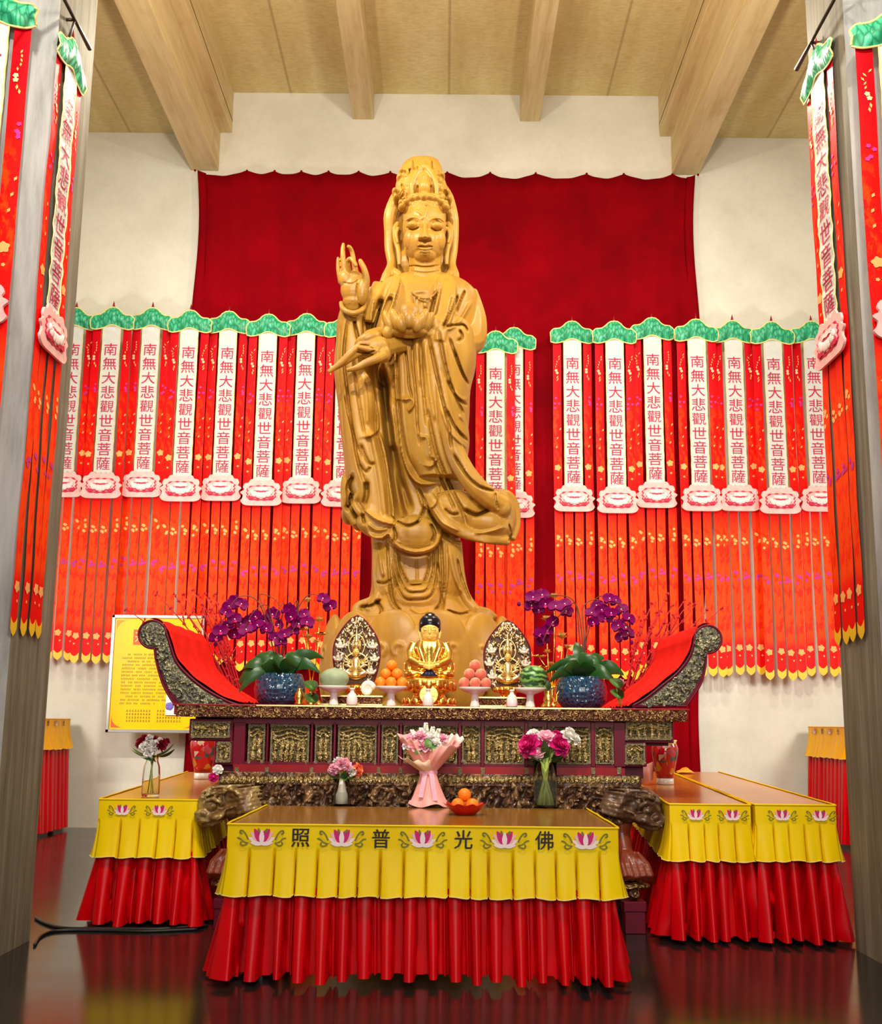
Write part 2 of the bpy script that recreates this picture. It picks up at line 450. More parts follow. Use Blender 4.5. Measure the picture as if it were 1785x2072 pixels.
def m_pot():
    t = NT('hammered_blue_glaze'); v = t.n('ShaderNodeTexVoronoi', feature='F1'); v.inputs['Scale'].default_value = 34.0; t.l(t.coord(), v.inputs['Vector'])
    t.base(t.ramp(v.outputs['Distance'], [(0.1, (0.002, 0.016, 0.05)), (0.6, (0.006, 0.06, 0.13))]))
    t.set(Roughness=0.1, Specular_IOR_Level=0.8, Coat_Weight=0.6); t.bump(v.outputs['Distance'], 0.9, 0.02); return t.m
def m_watermelon():
    t = NT('striped_watermelon_rind'); co = t.coord(); w = t.n('ShaderNodeTexWave', wave_type='BANDS', bands_direction='Z')
    w.inputs['Scale'].default_value = 6.5; w.inputs['Distortion'].default_value = 7.0; w.inputs['Detail'].default_value = 3; w.inputs['Detail Scale'].default_value = 2.2
    t.l(co, w.inputs['Vector'])
    t.base(t.ramp(w.outputs['Fac'], [(0.25, (0.012, 0.06, 0.012)), (0.5, (0.06, 0.2, 0.03)), (0.8, (0.2, 0.4, 0.1))])); t.set(Roughness=0.35); return t.m
def m_porcelain():
    t = NT('red_figured_porcelain'); v = t.n('ShaderNodeTexVoronoi', feature='F1'); v.inputs['Scale'].default_value = 19.0; t.l(t.coord(), v.inputs['Vector'])
    r = t.ramp(v.outputs['Color'], [(0.0, (0.5, 0.008, 0.01)), (0.4, (0.36, 0.006, 0.01)), (0.52, (0.55, 0.2, 0.02)), (0.58, (0.5, 0.008, 0.016)), (0.72, (0.06, 0.09, 0.1)), (0.78, (0.5, 0.06, 0.08)), (0.9, (0.6, 0.42, 0.3))], 'CONSTANT')
    t.base(r); t.set(Roughness=0.12, Coat_Weight=0.5); return t.m
def m_peach():
    t = NT('blushed_peach_skin'); t.base(t.ramp(t.noise(9, 3), [(0.35, (0.85, 0.42, 0.22)), (0.62, (0.72, 0.12, 0.07))])); t.set(Roughness=0.55, Sheen_Weight=0.3); return t.m
def m_orchid():
    t = NT('magenta_orchid_petal'); t.base(t.ramp(t.noise(18, 3), [(0.3, (0.11, 0.0, 0.06)), (0.7, (0.24, 0.0, 0.11))])); t.set(Roughness=0.5, Specular_IOR_Level=0.12); return t.m
def m_glass(name, col=(0.95, 0.98, 0.96)):
    t = NT(name); t.base(col); t.set(Roughness=0.02, Transmission_Weight=1.0, IOR=1.12); return t.m

PLASTER, PILLAR, PFACE, CEIL, BEAM, FLOOR = m_plaster(), m_pillar(), m_pillar_face(), m_ceiling(), m_beam(), m_floor()
CURTAIN, WOOD, STREAM, LEAFCAP = m_curtain(), m_wood_statue(), m_streamer(), m_leafcap()
GILT = m_gilt()
GILT_FINE = m_gilt('fine_gilded_fretwork', 34.0, (0.10, 0.02, 0.012), (0.66, 0.42, 0.16), 0.45, 0.56)
GILT_DARK = m_gilt('dark_gilded_apron_carving', 17.0, (0.075, 0.028, 0.014), (0.34, 0.19, 0.085), 0.4, 0.66, 0.35)
GILT_PALE = m_gilt('silvered_cloud_carving', 26.0, (0.13, 0.12, 0.09), (0.5, 0.47, 0.27), 0.38, 0.66, 0.45)
BEAST = m_gilt('bronzed_beast_carving', 12.0, (0.16, 0.075, 0.022), (0.52, 0.36, 0.14), 0.3, 0.75, 0.35)
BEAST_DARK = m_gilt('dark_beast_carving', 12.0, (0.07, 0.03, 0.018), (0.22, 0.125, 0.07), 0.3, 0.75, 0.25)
LACQ = plain('oxblood_lacquer', (0.11, 0.003, 0.016), 0.35, col2=(0.16, 0.004, 0.02), scale=3, spec=0.25)
LACQ_RED = plain('red_lacquer', (0.3, 0.006, 0.01), 0.35, col2=(0.22, 0.004, 0.01), spec=0.3)
DARK = plain('dark_brown_wood', (0.03, 0.014, 0.008), 0.5)
GOLD = plain('polished_gold', (0.95, 0.6, 0.12), 0.26, 1.0, bump=0.25, bscale=30)
GOLD_PALE = plain('pale_gilt', (0.85, 0.66, 0.3), 0.3, 0.85)
GOLD_FACE = plain('matt_gold_skin', (0.85, 0.55, 0.12), 0.34, 0.25)
SILVER = plain('white_gilt_ornament', (0.82, 0.76, 0.62), 0.35, 0.35)
BRONZE = plain('brown_bronze', (0.1, 0.045, 0.02), 0.45, 0.3, bump=0.4, bscale=60)
BLACK = plain('black_lacquer_hair', (0.006, 0.006, 0.01), 0.22)
WHITEC = plain('white_glazed_china', (0.82, 0.77, 0.72), 0.2, coat=0.3)
WHITE_SILK = NT('crumpled_white_silk'); WHITE_SILK.base((0.66, 0.655, 0.63)); WHITE_SILK.set(Roughness=0.42); WHITE_SILK.bump(WHITE_SILK.noise(7, 3, 0.5, WHITE_SILK.mapping((1, 1, 1.8))), 0.35, 0.05); WHITE_SILK = WHITE_SILK.m
INK_RED = plain('magenta_embroidery', (0.55, 0.01, 0.06), 0.6)
INK_BLACK = plain('black_embroidery', (0.02, 0.012, 0.006), 0.6)
TRIM_Y = plain('pale_yellow_binding', (0.85, 0.7, 0.25), 0.6)
PINK = plain('pink_lotus_satin', (0.85, 0.42, 0.4), 0.5, col2=(0.9, 0.55, 0.52), scale=9)
PINK_HI = plain('blush_petal_satin', (0.92, 0.74, 0.72), 0.5)
MAG = plain('carmine_satin', (0.62, 0.012, 0.06), 0.5)
BLOSSOM = plain('pale_orange_embroidery', (0.95, 0.42, 0.12), 0.6)
SPRIG = plain('cream_sprig_embroidery', (0.95, 0.55, 0.3), 0.6)
PURPLE = plain('purple_flower_embroidery', (0.55, 0.02, 0.26), 0.6)
YELLOW_TIP = plain('yellow_streamer_tip', (0.9, 0.55, 0.015), 0.5)
Y_SATIN = m_satin('yellow_satin', (0.86, 0.56, 0.0), (0.94, 0.66, 0.0), 0.42)
Y_SATIN_FAR = m_satin('amber_satin', (0.95, 0.46, 0.0), (1.0, 0.54, 0.0), 0.4)
R_SATIN = m_satin('red_satin', (0.54, 0.0, 0.004), (0.70, 0.0, 0.004), 0.34)
RED_CLOTH = m_satin('scarlet_cloth', (0.72, 0.006, 0.004), (0.8, 0.012, 0.006), 0.6)
TABLETOP = m_tabletop()
TOP_DARK = plain('honey_varnished_top', (0.30, 0.125, 0.018), 0.16, col2=(0.36, 0.155, 0.024), scale=4)
POT, MELON_STRIPE, PORC, PEACH, ORCHID = m_pot(), m_watermelon(), m_porcelain(), m_peach(), m_orchid()
ORANGE = plain('orange_peel', (0.95, 0.24, 0.008), 0.42, bump=0.3, bscale=160, bdist=0.003)
MELON = plain('pale_green_melon_rind', (0.26, 0.33, 0.19), 0.5, col2=(0.34, 0.4, 0.24), scale=14)
LEAF = plain('dark_green_leaf', (0.012, 0.06, 0.012), 0.35, col2=(0.03, 0.1, 0.018), scale=7)
LEAF_LT = plain('fresh_green_leaf', (0.1, 0.25, 0.05), 0.45)
STEM = plain('green_stem', (0.45, 0.55, 0.12), 0.45)
TWIG = plain('red_twig', (0.5, 0.004, 0.01), 0.5)
P_PAPER = plain('pink_wrapping_paper', (0.88, 0.36, 0.33), 0.55, col2=(0.92, 0.44, 0.4), scale=6)
C_PAPER = plain('cream_wrapping_paper', (0.85, 0.62, 0.42), 0.55)
W_PAPER = plain('white_wrapping_paper', (0.86, 0.76, 0.68), 0.5)
F_PINK = plain('pink_petal', (0.85, 0.36, 0.5), 0.55, col2=(0.9, 0.5, 0.6), scale=20)
F_HOT = plain('hot_pink_petal', (0.6, 0.008, 0.16), 0.5)
F_WHITE = plain('white_petal', (0.85, 0.8, 0.76), 0.55)
F_CORAL = plain('coral_petal', (0.9, 0.2, 0.08), 0.55)
F_RED = plain('dark_red_petal', (0.3, 0.006, 0.02), 0.5)
GLASS = m_glass('clear_glass'); 
WATER = plain('cloudy_water', (0.75, 0.8, 0.78), 0.05, trans=0.95, ior=1.08)
RED_DISH = plain('red_plastic_dish', (0.6, 0.004, 0.006), 0.2, coat=0.4)
STEEL = plain('brushed_frame_metal', (0.5, 0.46, 0.42), 0.3, 0.8)
BOARD_Y = plain('yellow_notice_sheet', (0.86, 0.53, 0.0), 0.35, col2=(0.9, 0.57, 0.0), scale=1.5, spec=.2)
BOARD_INK = plain('brown_print', (0.26, 0.11, 0.004), 0.5)
BOARD_RED = plain('vermilion_print', (0.75, 0.1, 0.01), 0.5)
PHOTO_W = plain('white_card', (0.82, 0.8, 0.8), 0.4)
PHOTO_P = plain('violet_print', (0.16, 0.12, 0.55), 0.4)
CABLE = plain('black_rubber', (0.012, 0.011, 0.011), 0.45)
NAVY = plain('dark_blue_cloth', (0.01, 0.012, 0.05), 0.5)

# ------------------------------------------------------------------ lettering
_FC = {}
def glyph(ch):
    """2-D triangles of a character, centred, about 1 unit high"""
    if ch in _FC: return _FC[ch]
    cu = bpy.data.curves.new('g', 'FONT'); cu.body = ch; cu.size = 1.0; cu.fill_mode = 'FRONT'; cu.resolution_u = 3

    o = bpy.data.objects.new('g', cu); COL.objects.link(o)
    dg = bpy.context.evaluated_depsgraph_get(); dg.update()
    me = bpy.data.meshes.new_from_object(o.evaluated_get(dg))
    V = [(v.co.x, v.co.y) for v in me.vertices]; Fc = [tuple(p.vertices) for p in me.polygons]
    bpy.data.objects.remove(o); bpy.data.meshes.remove(me)
    xs = [v[0] for v in V]; ys = [v[1] for v in V]; cx = (min(xs)+max(xs))/2; cy = (min(ys)+max(ys))/2
    h = max(max(ys)-min(ys), 0.5); w = max(max(xs)-min(xs), 0.5)
    _FC[ch] = ([((x-cx)/max(w, h), (y-cy)/max(w, h)) for x, y in V], Fc); return _FC[ch]
def write(mb, ch, fr, size, mat):
    """fr(x, y) -> 3-D"""
    V, Fc = glyph(ch); mb.add([fr(x*size, y*size) for x, y in V], Fc, mat, False)
# ------------------------------------------------------------------ the hall
YW = 15.9
def slab(name, a, b, m):
    return structure(MB().box(a, b).build(name, m))
slab('floor', (-11, -5, -0.2), (11, YW+0.3, 0.0), FLOOR)
slab('wall_back', (-11, YW, 0.0), (11, YW+0.3, 12.5), PLASTER)
slab('wall_left', (-11.3, -5, 0.0), (-11, YW+0.3, 12.5), PLASTER)
slab('wall_right', (11, -5, 0.0), (11.3, YW+0.3, 12.5), PLASTER)

zc = at(890, 191, YW).z; zs = at(220, 268, YW).z
bl = [at(387, 343, YW), at(443, 343, YW), at(470, 265, YW)]
br = [at(1359.5, 357, YW), at(1414, 357, YW), at(1334, 281, YW)]
bx0, bx1 = bl[0].x, bl[1].x; lx = bl[2].x
rx0, rx1 = br[0].x, br[1].x; rlx = br[2].x
zb = (bl[0].z+br[0].z)/2; zl = (bl[2].z+br[2].z)/2
slab('ceiling', (lx-0.3, -5, zc), (rlx+0.3, YW, zc+0.3), CEIL)
c1 = structure(MB().box((-11, -5, zs), (bx0+0.1, YW, zs+0.3)).build('ceiling_left_bay', CEIL))
c2 = structure(MB().box((rx1-0.1, -5, zs), (11, YW, zs+0.3)).build('ceiling_right_bay', CEIL))
def beam(name, x0, x1, lip0, lip1, zlip):
    mb = MB(); mb.box((x0, -5, zb), (x1, YW, zc+0.3), 0, 0.015)
    mb.box((lip0, -5, zlip), (lip1, YW, zc+0.25), 0, 0.015)
    mb.box((min(lip0, lip1)-0.0, -5, zlip+0.18), (max(lip0, lip1)+0.0, YW, zlip+0.2), 0)
    return structure(mb.build(name, BEAM))
beam('beam_left', bx0, bx1, bx1-0.02, lx, zl)
beam('beam_right', rx0, rx1, rlx, rx0+0.02, zl)
for nm, pa, pb in (('beam_inner_left', (714, 242), (756.7, 242)), ('beam_inner_right', (1052.4, 246), (1092.9, 246))):
    a, b = at(*pa, YW), at(*pb, YW)
    structure(MB().box((a.x, -5, a.z), (b.x, YW, zc+0.1), 0, 0.015).build(nm, BEAM))

# pillars: octagonal-cut concrete, inner face along the aisle
def pillar(name, xi, yn, yf, sgn):
    def X(d): return xi+sgn*d
    poly = [(X(0), yn), (X(0), yf-0.10), (X(0.10), yf), (X(1.25), yf), (X(1.35), yf-0.1), (X(1.35), yn-0.05), (X(1.2), yn-0.2), (X(0.19), yn-0.19)]
    mb = MB(); n = len(poly)
    H1 = zs+0.2
    for i in range(n):
        (ax, ay), (bx_, by_) = poly[i], poly[(i+1) % n]
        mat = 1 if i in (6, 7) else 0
        mb.grid(lambda u, v: (ax+(bx_-ax)*u/6, ay+(by_-ay)*u/6, H1*v/10), 7, 11, mat, smooth=False)
    return structure(mb.build(name, [PILLAR, PFACE]))
pl = atz(73, 1896, 0.0); pr = atz(1724, 1917, 0.0)
PLX, PRX = pl.x, pr.x
PYF = (pl.y+pr.y)/2; PYN = PYF-0.85
pillar('pillar_left', PLX, PYN, PYF, -1)
pillar('pillar_right', PRX, PYN, PYF, 1)
print('pillars', pl, pr, 'zc', zc, zs, zb)

# crimson backdrop curtain, pinned along its top edge
def backdrop():
    pins = [395, 500, 556, 610, 665, 726, 790, 860, 905, 992, 1084, 1187, 1262, 1360, 1412]
    mb = MB(); Yc = YW-0.1
    xa, xb = at(395, 352, Yc).x, at(1412, 360, Yc).x
    zt = at(900, 351, Yc).z; nx = 180; nz = 40
    px_x = [at(p, 352, Yc).x for p in pins]
    rnd = random.Random(3)
    ph = [rnd.uniform(0, 6.28) for _ in range(6)]
    def fn(i, j):
        u = i/(nx-1); x = xa+(xb-xa)*u
        k = max(0, min(len(px_x)-2, sum(1 for q in px_x if q <= x)-1))
        s = (x-px_x[k])/(px_x[k+1]-px_x[k]); s = min(max(s, 0), 1)
        sag = 0.075*4*s*(1-s)*min(1.2, (px_x[k+1]-px_x[k])/0.55)
        t = j/(nz-1)
        z = (zt-sag)*(1-t)+0.35*t
        xx = x*(1-0.055*t) if x > 0 else x*(1-0.07*t)
        if u < 0.02 or u > 0.98:   # wandering side edges
            xx += (0.05*math.sin(t*7+1)+0.03*math.sin(t*17))*(1 if u < .5 else -1)
        y = Yc-0.028*(math.sin(x*4.1+ph[0])+0.6*math.sin(x*9.3+ph[1]+t*0.8)+0.5*math.sin(x*2.2+ph[2]+t))*(0.25+t)-0.008*math.sin(23*x)
        return (xx, y-0.03, z)
    mb.grid(fn, nx, nz)
    for q in px_x:
        mb.ell((q, Yc-0.02, zt+0.005), 0.018, seg=8, ring=6)
    o = mb.build('backdrop_curtain', CURTAIN, fix=False)
    md = o.modifiers.new('thickness', 'SOLIDIFY'); md.thickness = 0.012
    return tag(o, 'crimson cloth curtain pinned across the back wall behind the tall statue', 'curtain')
backdrop()
# ------------------------------------------------------------------ hanging prayer banners
YB = YW-0.29
BKX = (at(505, 650, YB).x-at(425, 650, YB).x)/80.0
BZ0 = at(465, 632, YB).z
def bz(py): return at(465, py, YB).z-BZ0
def bx(px): return (px-465)*BKX
TXT = '南無大悲觀世音菩薩'
def flower5(mb, x, y, z, r, mat, rot=0.0, n=5):
    pts = []
    for k in range(n*4):
        a = 2*math.pi*k/(n*4)+rot
        rr = r*(0.86+0.14*math.cos(n*(a-rot)))
        pts.append((x+rr*math.cos(a), y, z+rr*math.sin(a)))
    mb.add([(x, y-0.001, z)]+pts, [(0, 1+k, 1+(k+1) % len(pts)) for k in range(len(pts))], mat, False)
def leafq(mb, x, y, z, dx, dz, w, mat):
    d = Vector((dx, 0, dz)); n = Vector((-dz, 0, dx)).normalized()*w
    p = Vector((x, y, z)); mb.add([p, p+d*0.5+n, p+d, p+d*0.5-n], [(0, 1, 2, 3)], mat, False)

def streamer_mesh(name, xw, py0, py1, seed, upper):
    """one brocade strip centred on x = 0, hanging from py0 to the pointed yellow tip at py1"""
    rnd = random.Random(seed); mb = MB()
    z0, z1 = bz(py0), bz(py1); tip = abs(bz(1322)-bz(1345))
    rows = [z0+(z1+tip*0.35-z0)*k/46 for k in range(47)]
    ph = rnd.uniform(0, 6)
    def yy(x, z): return 0.008*math.sin(z*2.3+ph)+0.004*math.sin(z*7+ph*2)-0.004*math.cos(x/xw*2.6)
    def xx(z): return 0.006*math.sin(z*1.7+ph*1.3)*min(1, -z/2)
    mb.grid(lambda i, j: (xx(rows[j])+xw*(i/4-0.5), yy(xw*(i/4-0.5), rows[j]), rows[j]), 5, len(rows), 0)
    zb_ = rows[-1]; xo = xx(zb_)
    y0 = yy(0, zb_)-0.003
    zt = zb_+tip*0.45
    # pointed tip with a wavy yellow-red boundary
    tp = [(xo-xw/2, zt+tip*0.1), (xo-xw/4, zt-tip*0.12), (xo, zt-tip*0.2), (xo+xw/4, zt-tip*0.1), (xo+xw/2, zt+tip*0.12), (xo+xw/2, zb_), (xo+xw*0.3, zb_-tip*0.22), (xo, zb_-tip*0.38), (xo-xw*0.3, zb_-tip*0.22), (xo-xw/2, zb_)]
    c = (xo, y0-0.001, zb_)
    mb.add([c]+[(a, y0, b) for a, b in tp], [(0, 1+k, 1+(k+1) % 10) for k in range(10)], 1, False)
    def P(x, z): return (xx(z)+x, yy(x, z)-0.006, z)
    def sprig(zc, h, mat, blob):
        for k in range(9):
            q = k/8; x = xw*0.16*math.sin(q*7+seed)
            p = P(x, zc-h*q)
            if k < 5: leafq(mb, p[0], p[1], p[2], rnd.uniform(-.03, .03), 0.035, 0.008, mat)
            elif k < 7: flower5(mb, p[0], p[1], p[2], blob, SPR, rnd.random())
            else: leafq(mb, p[0], p[1], p[2], rnd.uniform(-.03, .03), -0.05, 0.01, mat)
    SPR, BLO, PUR = 2, 3, 4
    if upper:
        sprig(bz(704), 0.30, BLO, 0.022)
        for k in range(4):
            p = P(rnd.uniform(-.3, .3)*xw, bz(795)+rnd.uniform(-.08, .08)); flower5(mb, *p, 0.02, PUR, rnd.random())
        for k in range(3):
            p = P(rnd.uniform(-.3, .3)*xw, bz(850+18*k)); leafq(mb, *p, 0.02, 0.04, 0.012, BLO)
        p = P(rnd.uniform(-.1, .1)*xw, bz(925)); flower5(mb, *p, 0.05, BLO, rnd.random())
        p = P(0, bz(945)); flower5(mb, *p, 0.016, BLO)
    for k in range(5):
        p = P(rnd.uniform(-.3, .3)*xw, bz(1058+rnd.uniform(0, 24))); flower5(mb, *p, 0.022, BLO, rnd.random())
    for k in range(4):
        p = P(rnd.uniform(-.3, .3)*xw, bz(1145+rnd.uniform(-8, 8))); flower5(mb, *p, 0.024, PUR, rnd.random())
    p = P(rnd.uniform(-.1, .1)*xw, bz(1290)); flower5(mb, *p, 0.05, BLO, rnd.random(), 5)
    p = P(rnd.uniform(-.2, .2)*xw, bz(1306)); flower5(mb, *p, 0.014, BLO, rnd.random())
    return mb.mesh(name, [STREAM, YELLOW_TIP, SPRIG, BLOSSOM, PURPLE])

def cap_mesh():
    mb = MB()
    top = smooth_poly([(421, 655), (428, 647), (440, 646), (448.5, 640), (456, 634), (465, 632), (474, 634), (481, 640), (489, 646.5), (501, 647.5), (509, 655)], 4)
    bot = smooth_poly([(422, 673), (432, 676), (447, 673), (456, 669), (465, 667.5), (474, 669), (483, 673), (498, 676.5), (508, 673)], 5)
    def samp(P, u):
        k = u*(len(P)-1); i = min(int(k), len(P)-2); f = k-i; return P[i]*(1-f)+P[i+1]*f
    def fn(i, j):
        u = i/48; v = j/8; a = samp(top, u)*(1-v)+samp(bot, u)*v
        y = -0.085*math.sin(math.pi*(0.12+0.76*v))*(0.55+0.45*math.sin(math.pi*u))-0.01
        y -= 0.006*math.cos(math.atan2(u-0.5, 0.25+v)*22)
        return (bx(a[0]), y, bz(a[1]))
    mb.grid(fn, 49, 9, 0)
    mb.grid(lambda i, j: (lambda a: (bx(a[0]), 0.0 if j else fn(i, 0)[1], bz(a[1])))(samp(top, i/48)), 49, 2, 0)
    mb.tube([fn(i, 0) for i in range(49)], 0.0105, 6, 1); mb.tube([fn(i, 8) for i in range(49)], 0.010, 6, 1)
    mb.tube([fn(0, j) for j in range(9)], 0.009, 6, 1); mb.tube([fn(48, j) for j in range(9)], 0.009, 6, 1)
    return mb.mesh('leaf_canopy', [LEAFCAP, TRIM_Y])
def panel_mesh():
    mb = MB(); w = 35*BKX; z0, z1 = bz(668), bz(975)
    def yy(x, z): return -0.035-0.007*math.sin(z*21+3*math.sin(z*3))*min(1, -z/0.8)-0.003*math.sin(z*47+x*20)
    mb.grid(lambda i, j: (w*(i/6-0.5), yy(w*(i/6-0.5), z0+(z1-z0)*j/90), z0+(z1-z0)*j/90), 7, 91, 0)
    for sx in (-1, 1):
        mb.tube([(sx*w/2, yy(sx*w/2, z0+(z1-z0)*j/60), z0+(z1-z0)*j/60) for j in range(61)], 0.006, 5, 2)
    for k, ch in enumerate(TXT):
        zc_ = bz(716+28.6*k)
        write(mb, ch, lambda x, y: (x*1.05, yy(x, zc_+y)-0.006, zc_+y*0.98), 0.182, 1)
    return mb.mesh('text_panel', [WHITE_SILK, INK_RED, TRIM_Y])
def plaque_mesh():
    mb = MB()
    def fr(x, y, d): return (bx(465+x), -0.075-d, bz(990+y))
    half = [(0, -23), (5, -26), (10, -23), (16, -27), (22, -26), (26, -20), (33, -18.5), (36, -11), (34, -6), (41, -1), (36, 5), (37, 11), (40, 16), (36, 22), (28, 25), (12, 25.5), (0, 25.5)]
    out = half+[(-x, y) for x, y in reversed(half[1:-1])]
    P = smooth_poly(out+[out[0]], 3)[:-1]
    mb.prism([tuple(p) for p in P], fr, -0.03, 0.0, 0)
    n = 64
    def ring(rx, ry, cy, wav, k, d0, d1, mat, y0=-99, y1=99):
        pts = []
        for i in range(n):
            a = 2*math.pi*i/n; w = 1+wav*math.cos(k*a)
            c, s_ = math.cos(a), math.sin(a)
            sq = (abs(c)**4+abs(s_)**4)**-0.25
            pts.append((rx*w*c*sq*0.96, min(max(cy+ry*w*s_*sq*0.96, y0), y1)))
        mb.prism(pts, fr, d0, d1, mat)
    ring(29.5, 15.5, 0.5, 0.05, 14, 0.0, 0.008, 1)
    ring(27, 13, 0, 0.06, 12, 0.008, 0.014, 0)
    ring(20.5, 8.5, 3.5, 0.08, 10, 0.014, 0.020, 1)
    ring(13, 3.5, -7, 0.08, 8, 0.014, 0.020, 2)
    for x, y, rx, ry in ((-13, 3, 7, 6), (-5, 5, 6, 6.5), (5, 5, 6, 6.5), (13, 3, 7, 6), (-18, -1, 4, 5), (18, -1, 4, 5), (0, 5.5, 6, 6.5)):
        mb.ell(fr(x, y, 0.018), (rx*BKX, 0.018, ry*BKX*0.95), seg=12, ring=8, mat=2)
    for sx in (-1, 1):
        mb.prism([(sx*12, 12), (sx*24, 5), (sx*26, 11), (sx*22, 13.5)], fr, 0.008, 0.022, 1)
    return mb.mesh('lotus_plaque', [PINK, MAG, PINK_HI])
def finial_mesh():
    mb = MB(); mb.lathe((0, -0.02, 0.0), [(0.016, -0.03), (0.022, 0.0), (0.014, 0.05), (0.002, 0.10)], 10)
    return mb.mesh('finial', [LACQ_RED])
M_CAP, M_PANEL, M_PLAQ, M_FIN = cap_mesh(), panel_mesh(), plaque_mesh(), finial_mesh()
SW = 16.6*BKX
M_ST = [streamer_mesh('streamer', SW, 668, 1345, k, True) for k in range(3)]
M_SL = [streamer_mesh('streamer', SW, 1000, 1345, 10+k, False) for k in range(2)]
def make_banner(label, group, seed):
    r = thing('prayer_banner', label, 'banner', (0, 0, 0), group); rnd = random.Random(seed)
    link('leaf_canopy', M_CAP, r); link('text_panel', M_PANEL, r); link('lotus_plaque', M_PLAQ, r); link('finial', M_FIN, r)
    xs = [-30.5, 30.5, -9.5, 10.5]
    for k, x in enumerate(xs):
        me = M_ST[rnd.randrange(3)] if k < 2 else M_SL[rnd.randrange(2)]
        inst('streamer', me, r, (x*BKX, -0.012 if k % 2 else 0.0, 0.012*rnd.uniform(-1, 1)), (0, math.radians(rnd.uniform(-.12, .12)), 0))
    return r
M_BRK = MB().box((-0.008, 0.0, -0.115), (0.008, 1.0, -0.1)).mesh('bracket', [DARK])
ORD = ['first', 'second', 'third', 'fourth', 'fifth', 'sixth', 'seventh', 'eighth']
def hang(px, py, label, group, seed, dy=0.0, bxo=0.0, curt=False):
    p = at(px, py, YB+dy); r = make_banner(label, group, seed)
    r.location = p
    L = (YW-0.178 if curt else YW-0.01)-p.y     # bracket that carries it on the wall, behind the leaf canopy
    inst('bracket', M_BRK, r, (bxo, 0, 0), (0, 0, 0), (1, L, 1)); return r
GB = 'red prayer banners along the back wall'
left = [(156, 625), (231, 624), (310, 625), (387, 630), (465, 632), (545, 638), (622, 637), (702, 640)]
for k, (px, py) in enumerate(left):
    lab = 'red prayer banner on the back wall, %s from the left pillar' % ORD[k]
    if k == 7: lab = 'red prayer banner on the back wall half hidden by the statue\'s raised-hand side'
    hang(px, py, lab, GB, 30+k, -0.13*(k % 2), curt=k >= 3)
hang(1040, 665, 'red prayer banner right of the statue, the rear one of an overlapping pair', GB, 50, 0.05, curt=True)
hang(1003, 672, 'red prayer banner right of the statue, the front one of an overlapping pair', GB, 51, -0.1, -0.09, True)
right = [(1157, 652), (1242, 652), (1318, 645), (1407, 648), (1481, 651), (1560, 653), (1640, 652)]
for k, (px, py) in enumerate(right):
    lab = 'red prayer banner on the back wall, %s rightward from the bare curtain gap' % ORD[k]
    if k == 6: lab = 'red prayer banner on the back wall half hidden behind the right pillar\'s banner'
    hang(px, py, lab, GB, 60+k, -0.13*(k % 2), curt=k <= 3)

# banners on the two pillars
def pillar_banner(label, loc, rotz, sc, seed):
    r = make_banner(label, 'larger prayer banners on the pillars', seed)
    r.location = loc; r.rotation_euler = (0, 0, rotz); r.scale = sc
    return r
def on_face(px, py, X):            # where the ray meets the upright plane x = X
    d = ray(px, py); return EYE+d*((X-EYE.x)/d.x)
LEN = abs(bz(1345))
for sgn, X, nm in ((-1, PLX, 'left'), (1, PRX, 'right')):
    Xf = X-sgn*0.03
    if sgn < 0: c0, c1, bt, tip = on_face(118, 75, Xf), on_face(172, 160, Xf), on_face(75, 1292, Xf), on_face(182, 98, X+0.06)
    else: c0, c1, bt, tip = on_face(1675, 100, Xf), on_face(1616, 190, Xf), on_face(1695, 1305, Xf), on_face(1612, 140, X-0.06)
    zt = (c0.z+c1.z)/2+0.14; wid = abs(c1.y-c0.y); sz = (zt-bt.z)/LEN
    print(nm, c0, c1, bt, tip)
    r = pillar_banner('large red prayer banner seen edge-on along the inner face of the %s pillar' % nm, (X-sgn*0.012, min((c0.y+c1.y)/2, PYF-0.02-wid/2), zt), -sgn*math.pi/2, (wid/(88*BKX), 0.6, sz), 70+sgn)
    iv = (Matrix.Translation(r.location) @ Euler(r.rotation_euler).to_matrix().to_4x4() @ Matrix.Diagonal((*r.scale, 1))).inverted()
    mb = MB(); pts = [Vector((tip.x, tip.y-1.6*k, tip.z)) for k in (0, 0.2, 1)]
    mb.tube(pts, [0.02, 0.013, 0.013], 8)
    for q in (0.35, 1.1):
        mb.tube([Vector((tip.x, tip.y-q, tip.z)), Vector((X+sgn*0.02, tip.y-q, tip.z))], 0.012, 6)
        mb.tube([Vector((tip.x, tip.y-q, tip.z)), Vector((X-sgn*0.04, tip.y-q-0.03, zt-0.04))], 0.008, 6)
    mb.v = [tuple(iv@Vector(p)) for p in mb.v]
    link('hanging_rod', mb.mesh('hanging_rod', [DARK]), r)
    Yn = PYN-0.24
    e = at(76 if sgn < 0 else 1717, 70, Yn); zf = at(76, -14, Yn).z if sgn < 0 else at(1717, 28, Yn).z
    zb2 = at(-30, 1275, Yn).z if sgn < 0 else at(1780, 1290, Yn).z
    f = pillar_banner('large red prayer banner cut by the picture edge on the front of the %s pillar' % nm, (e.x+sgn*44*BKX*0.98, Yn, zf), 0, (0.98, 0.8, (zf-zb2)/LEN), 80+sgn)
    L = PYN-0.15-Yn
    inst('bracket', M_BRK, f, (0, 0, 0), (0, 0, 0), (2, L/0.8, 2))
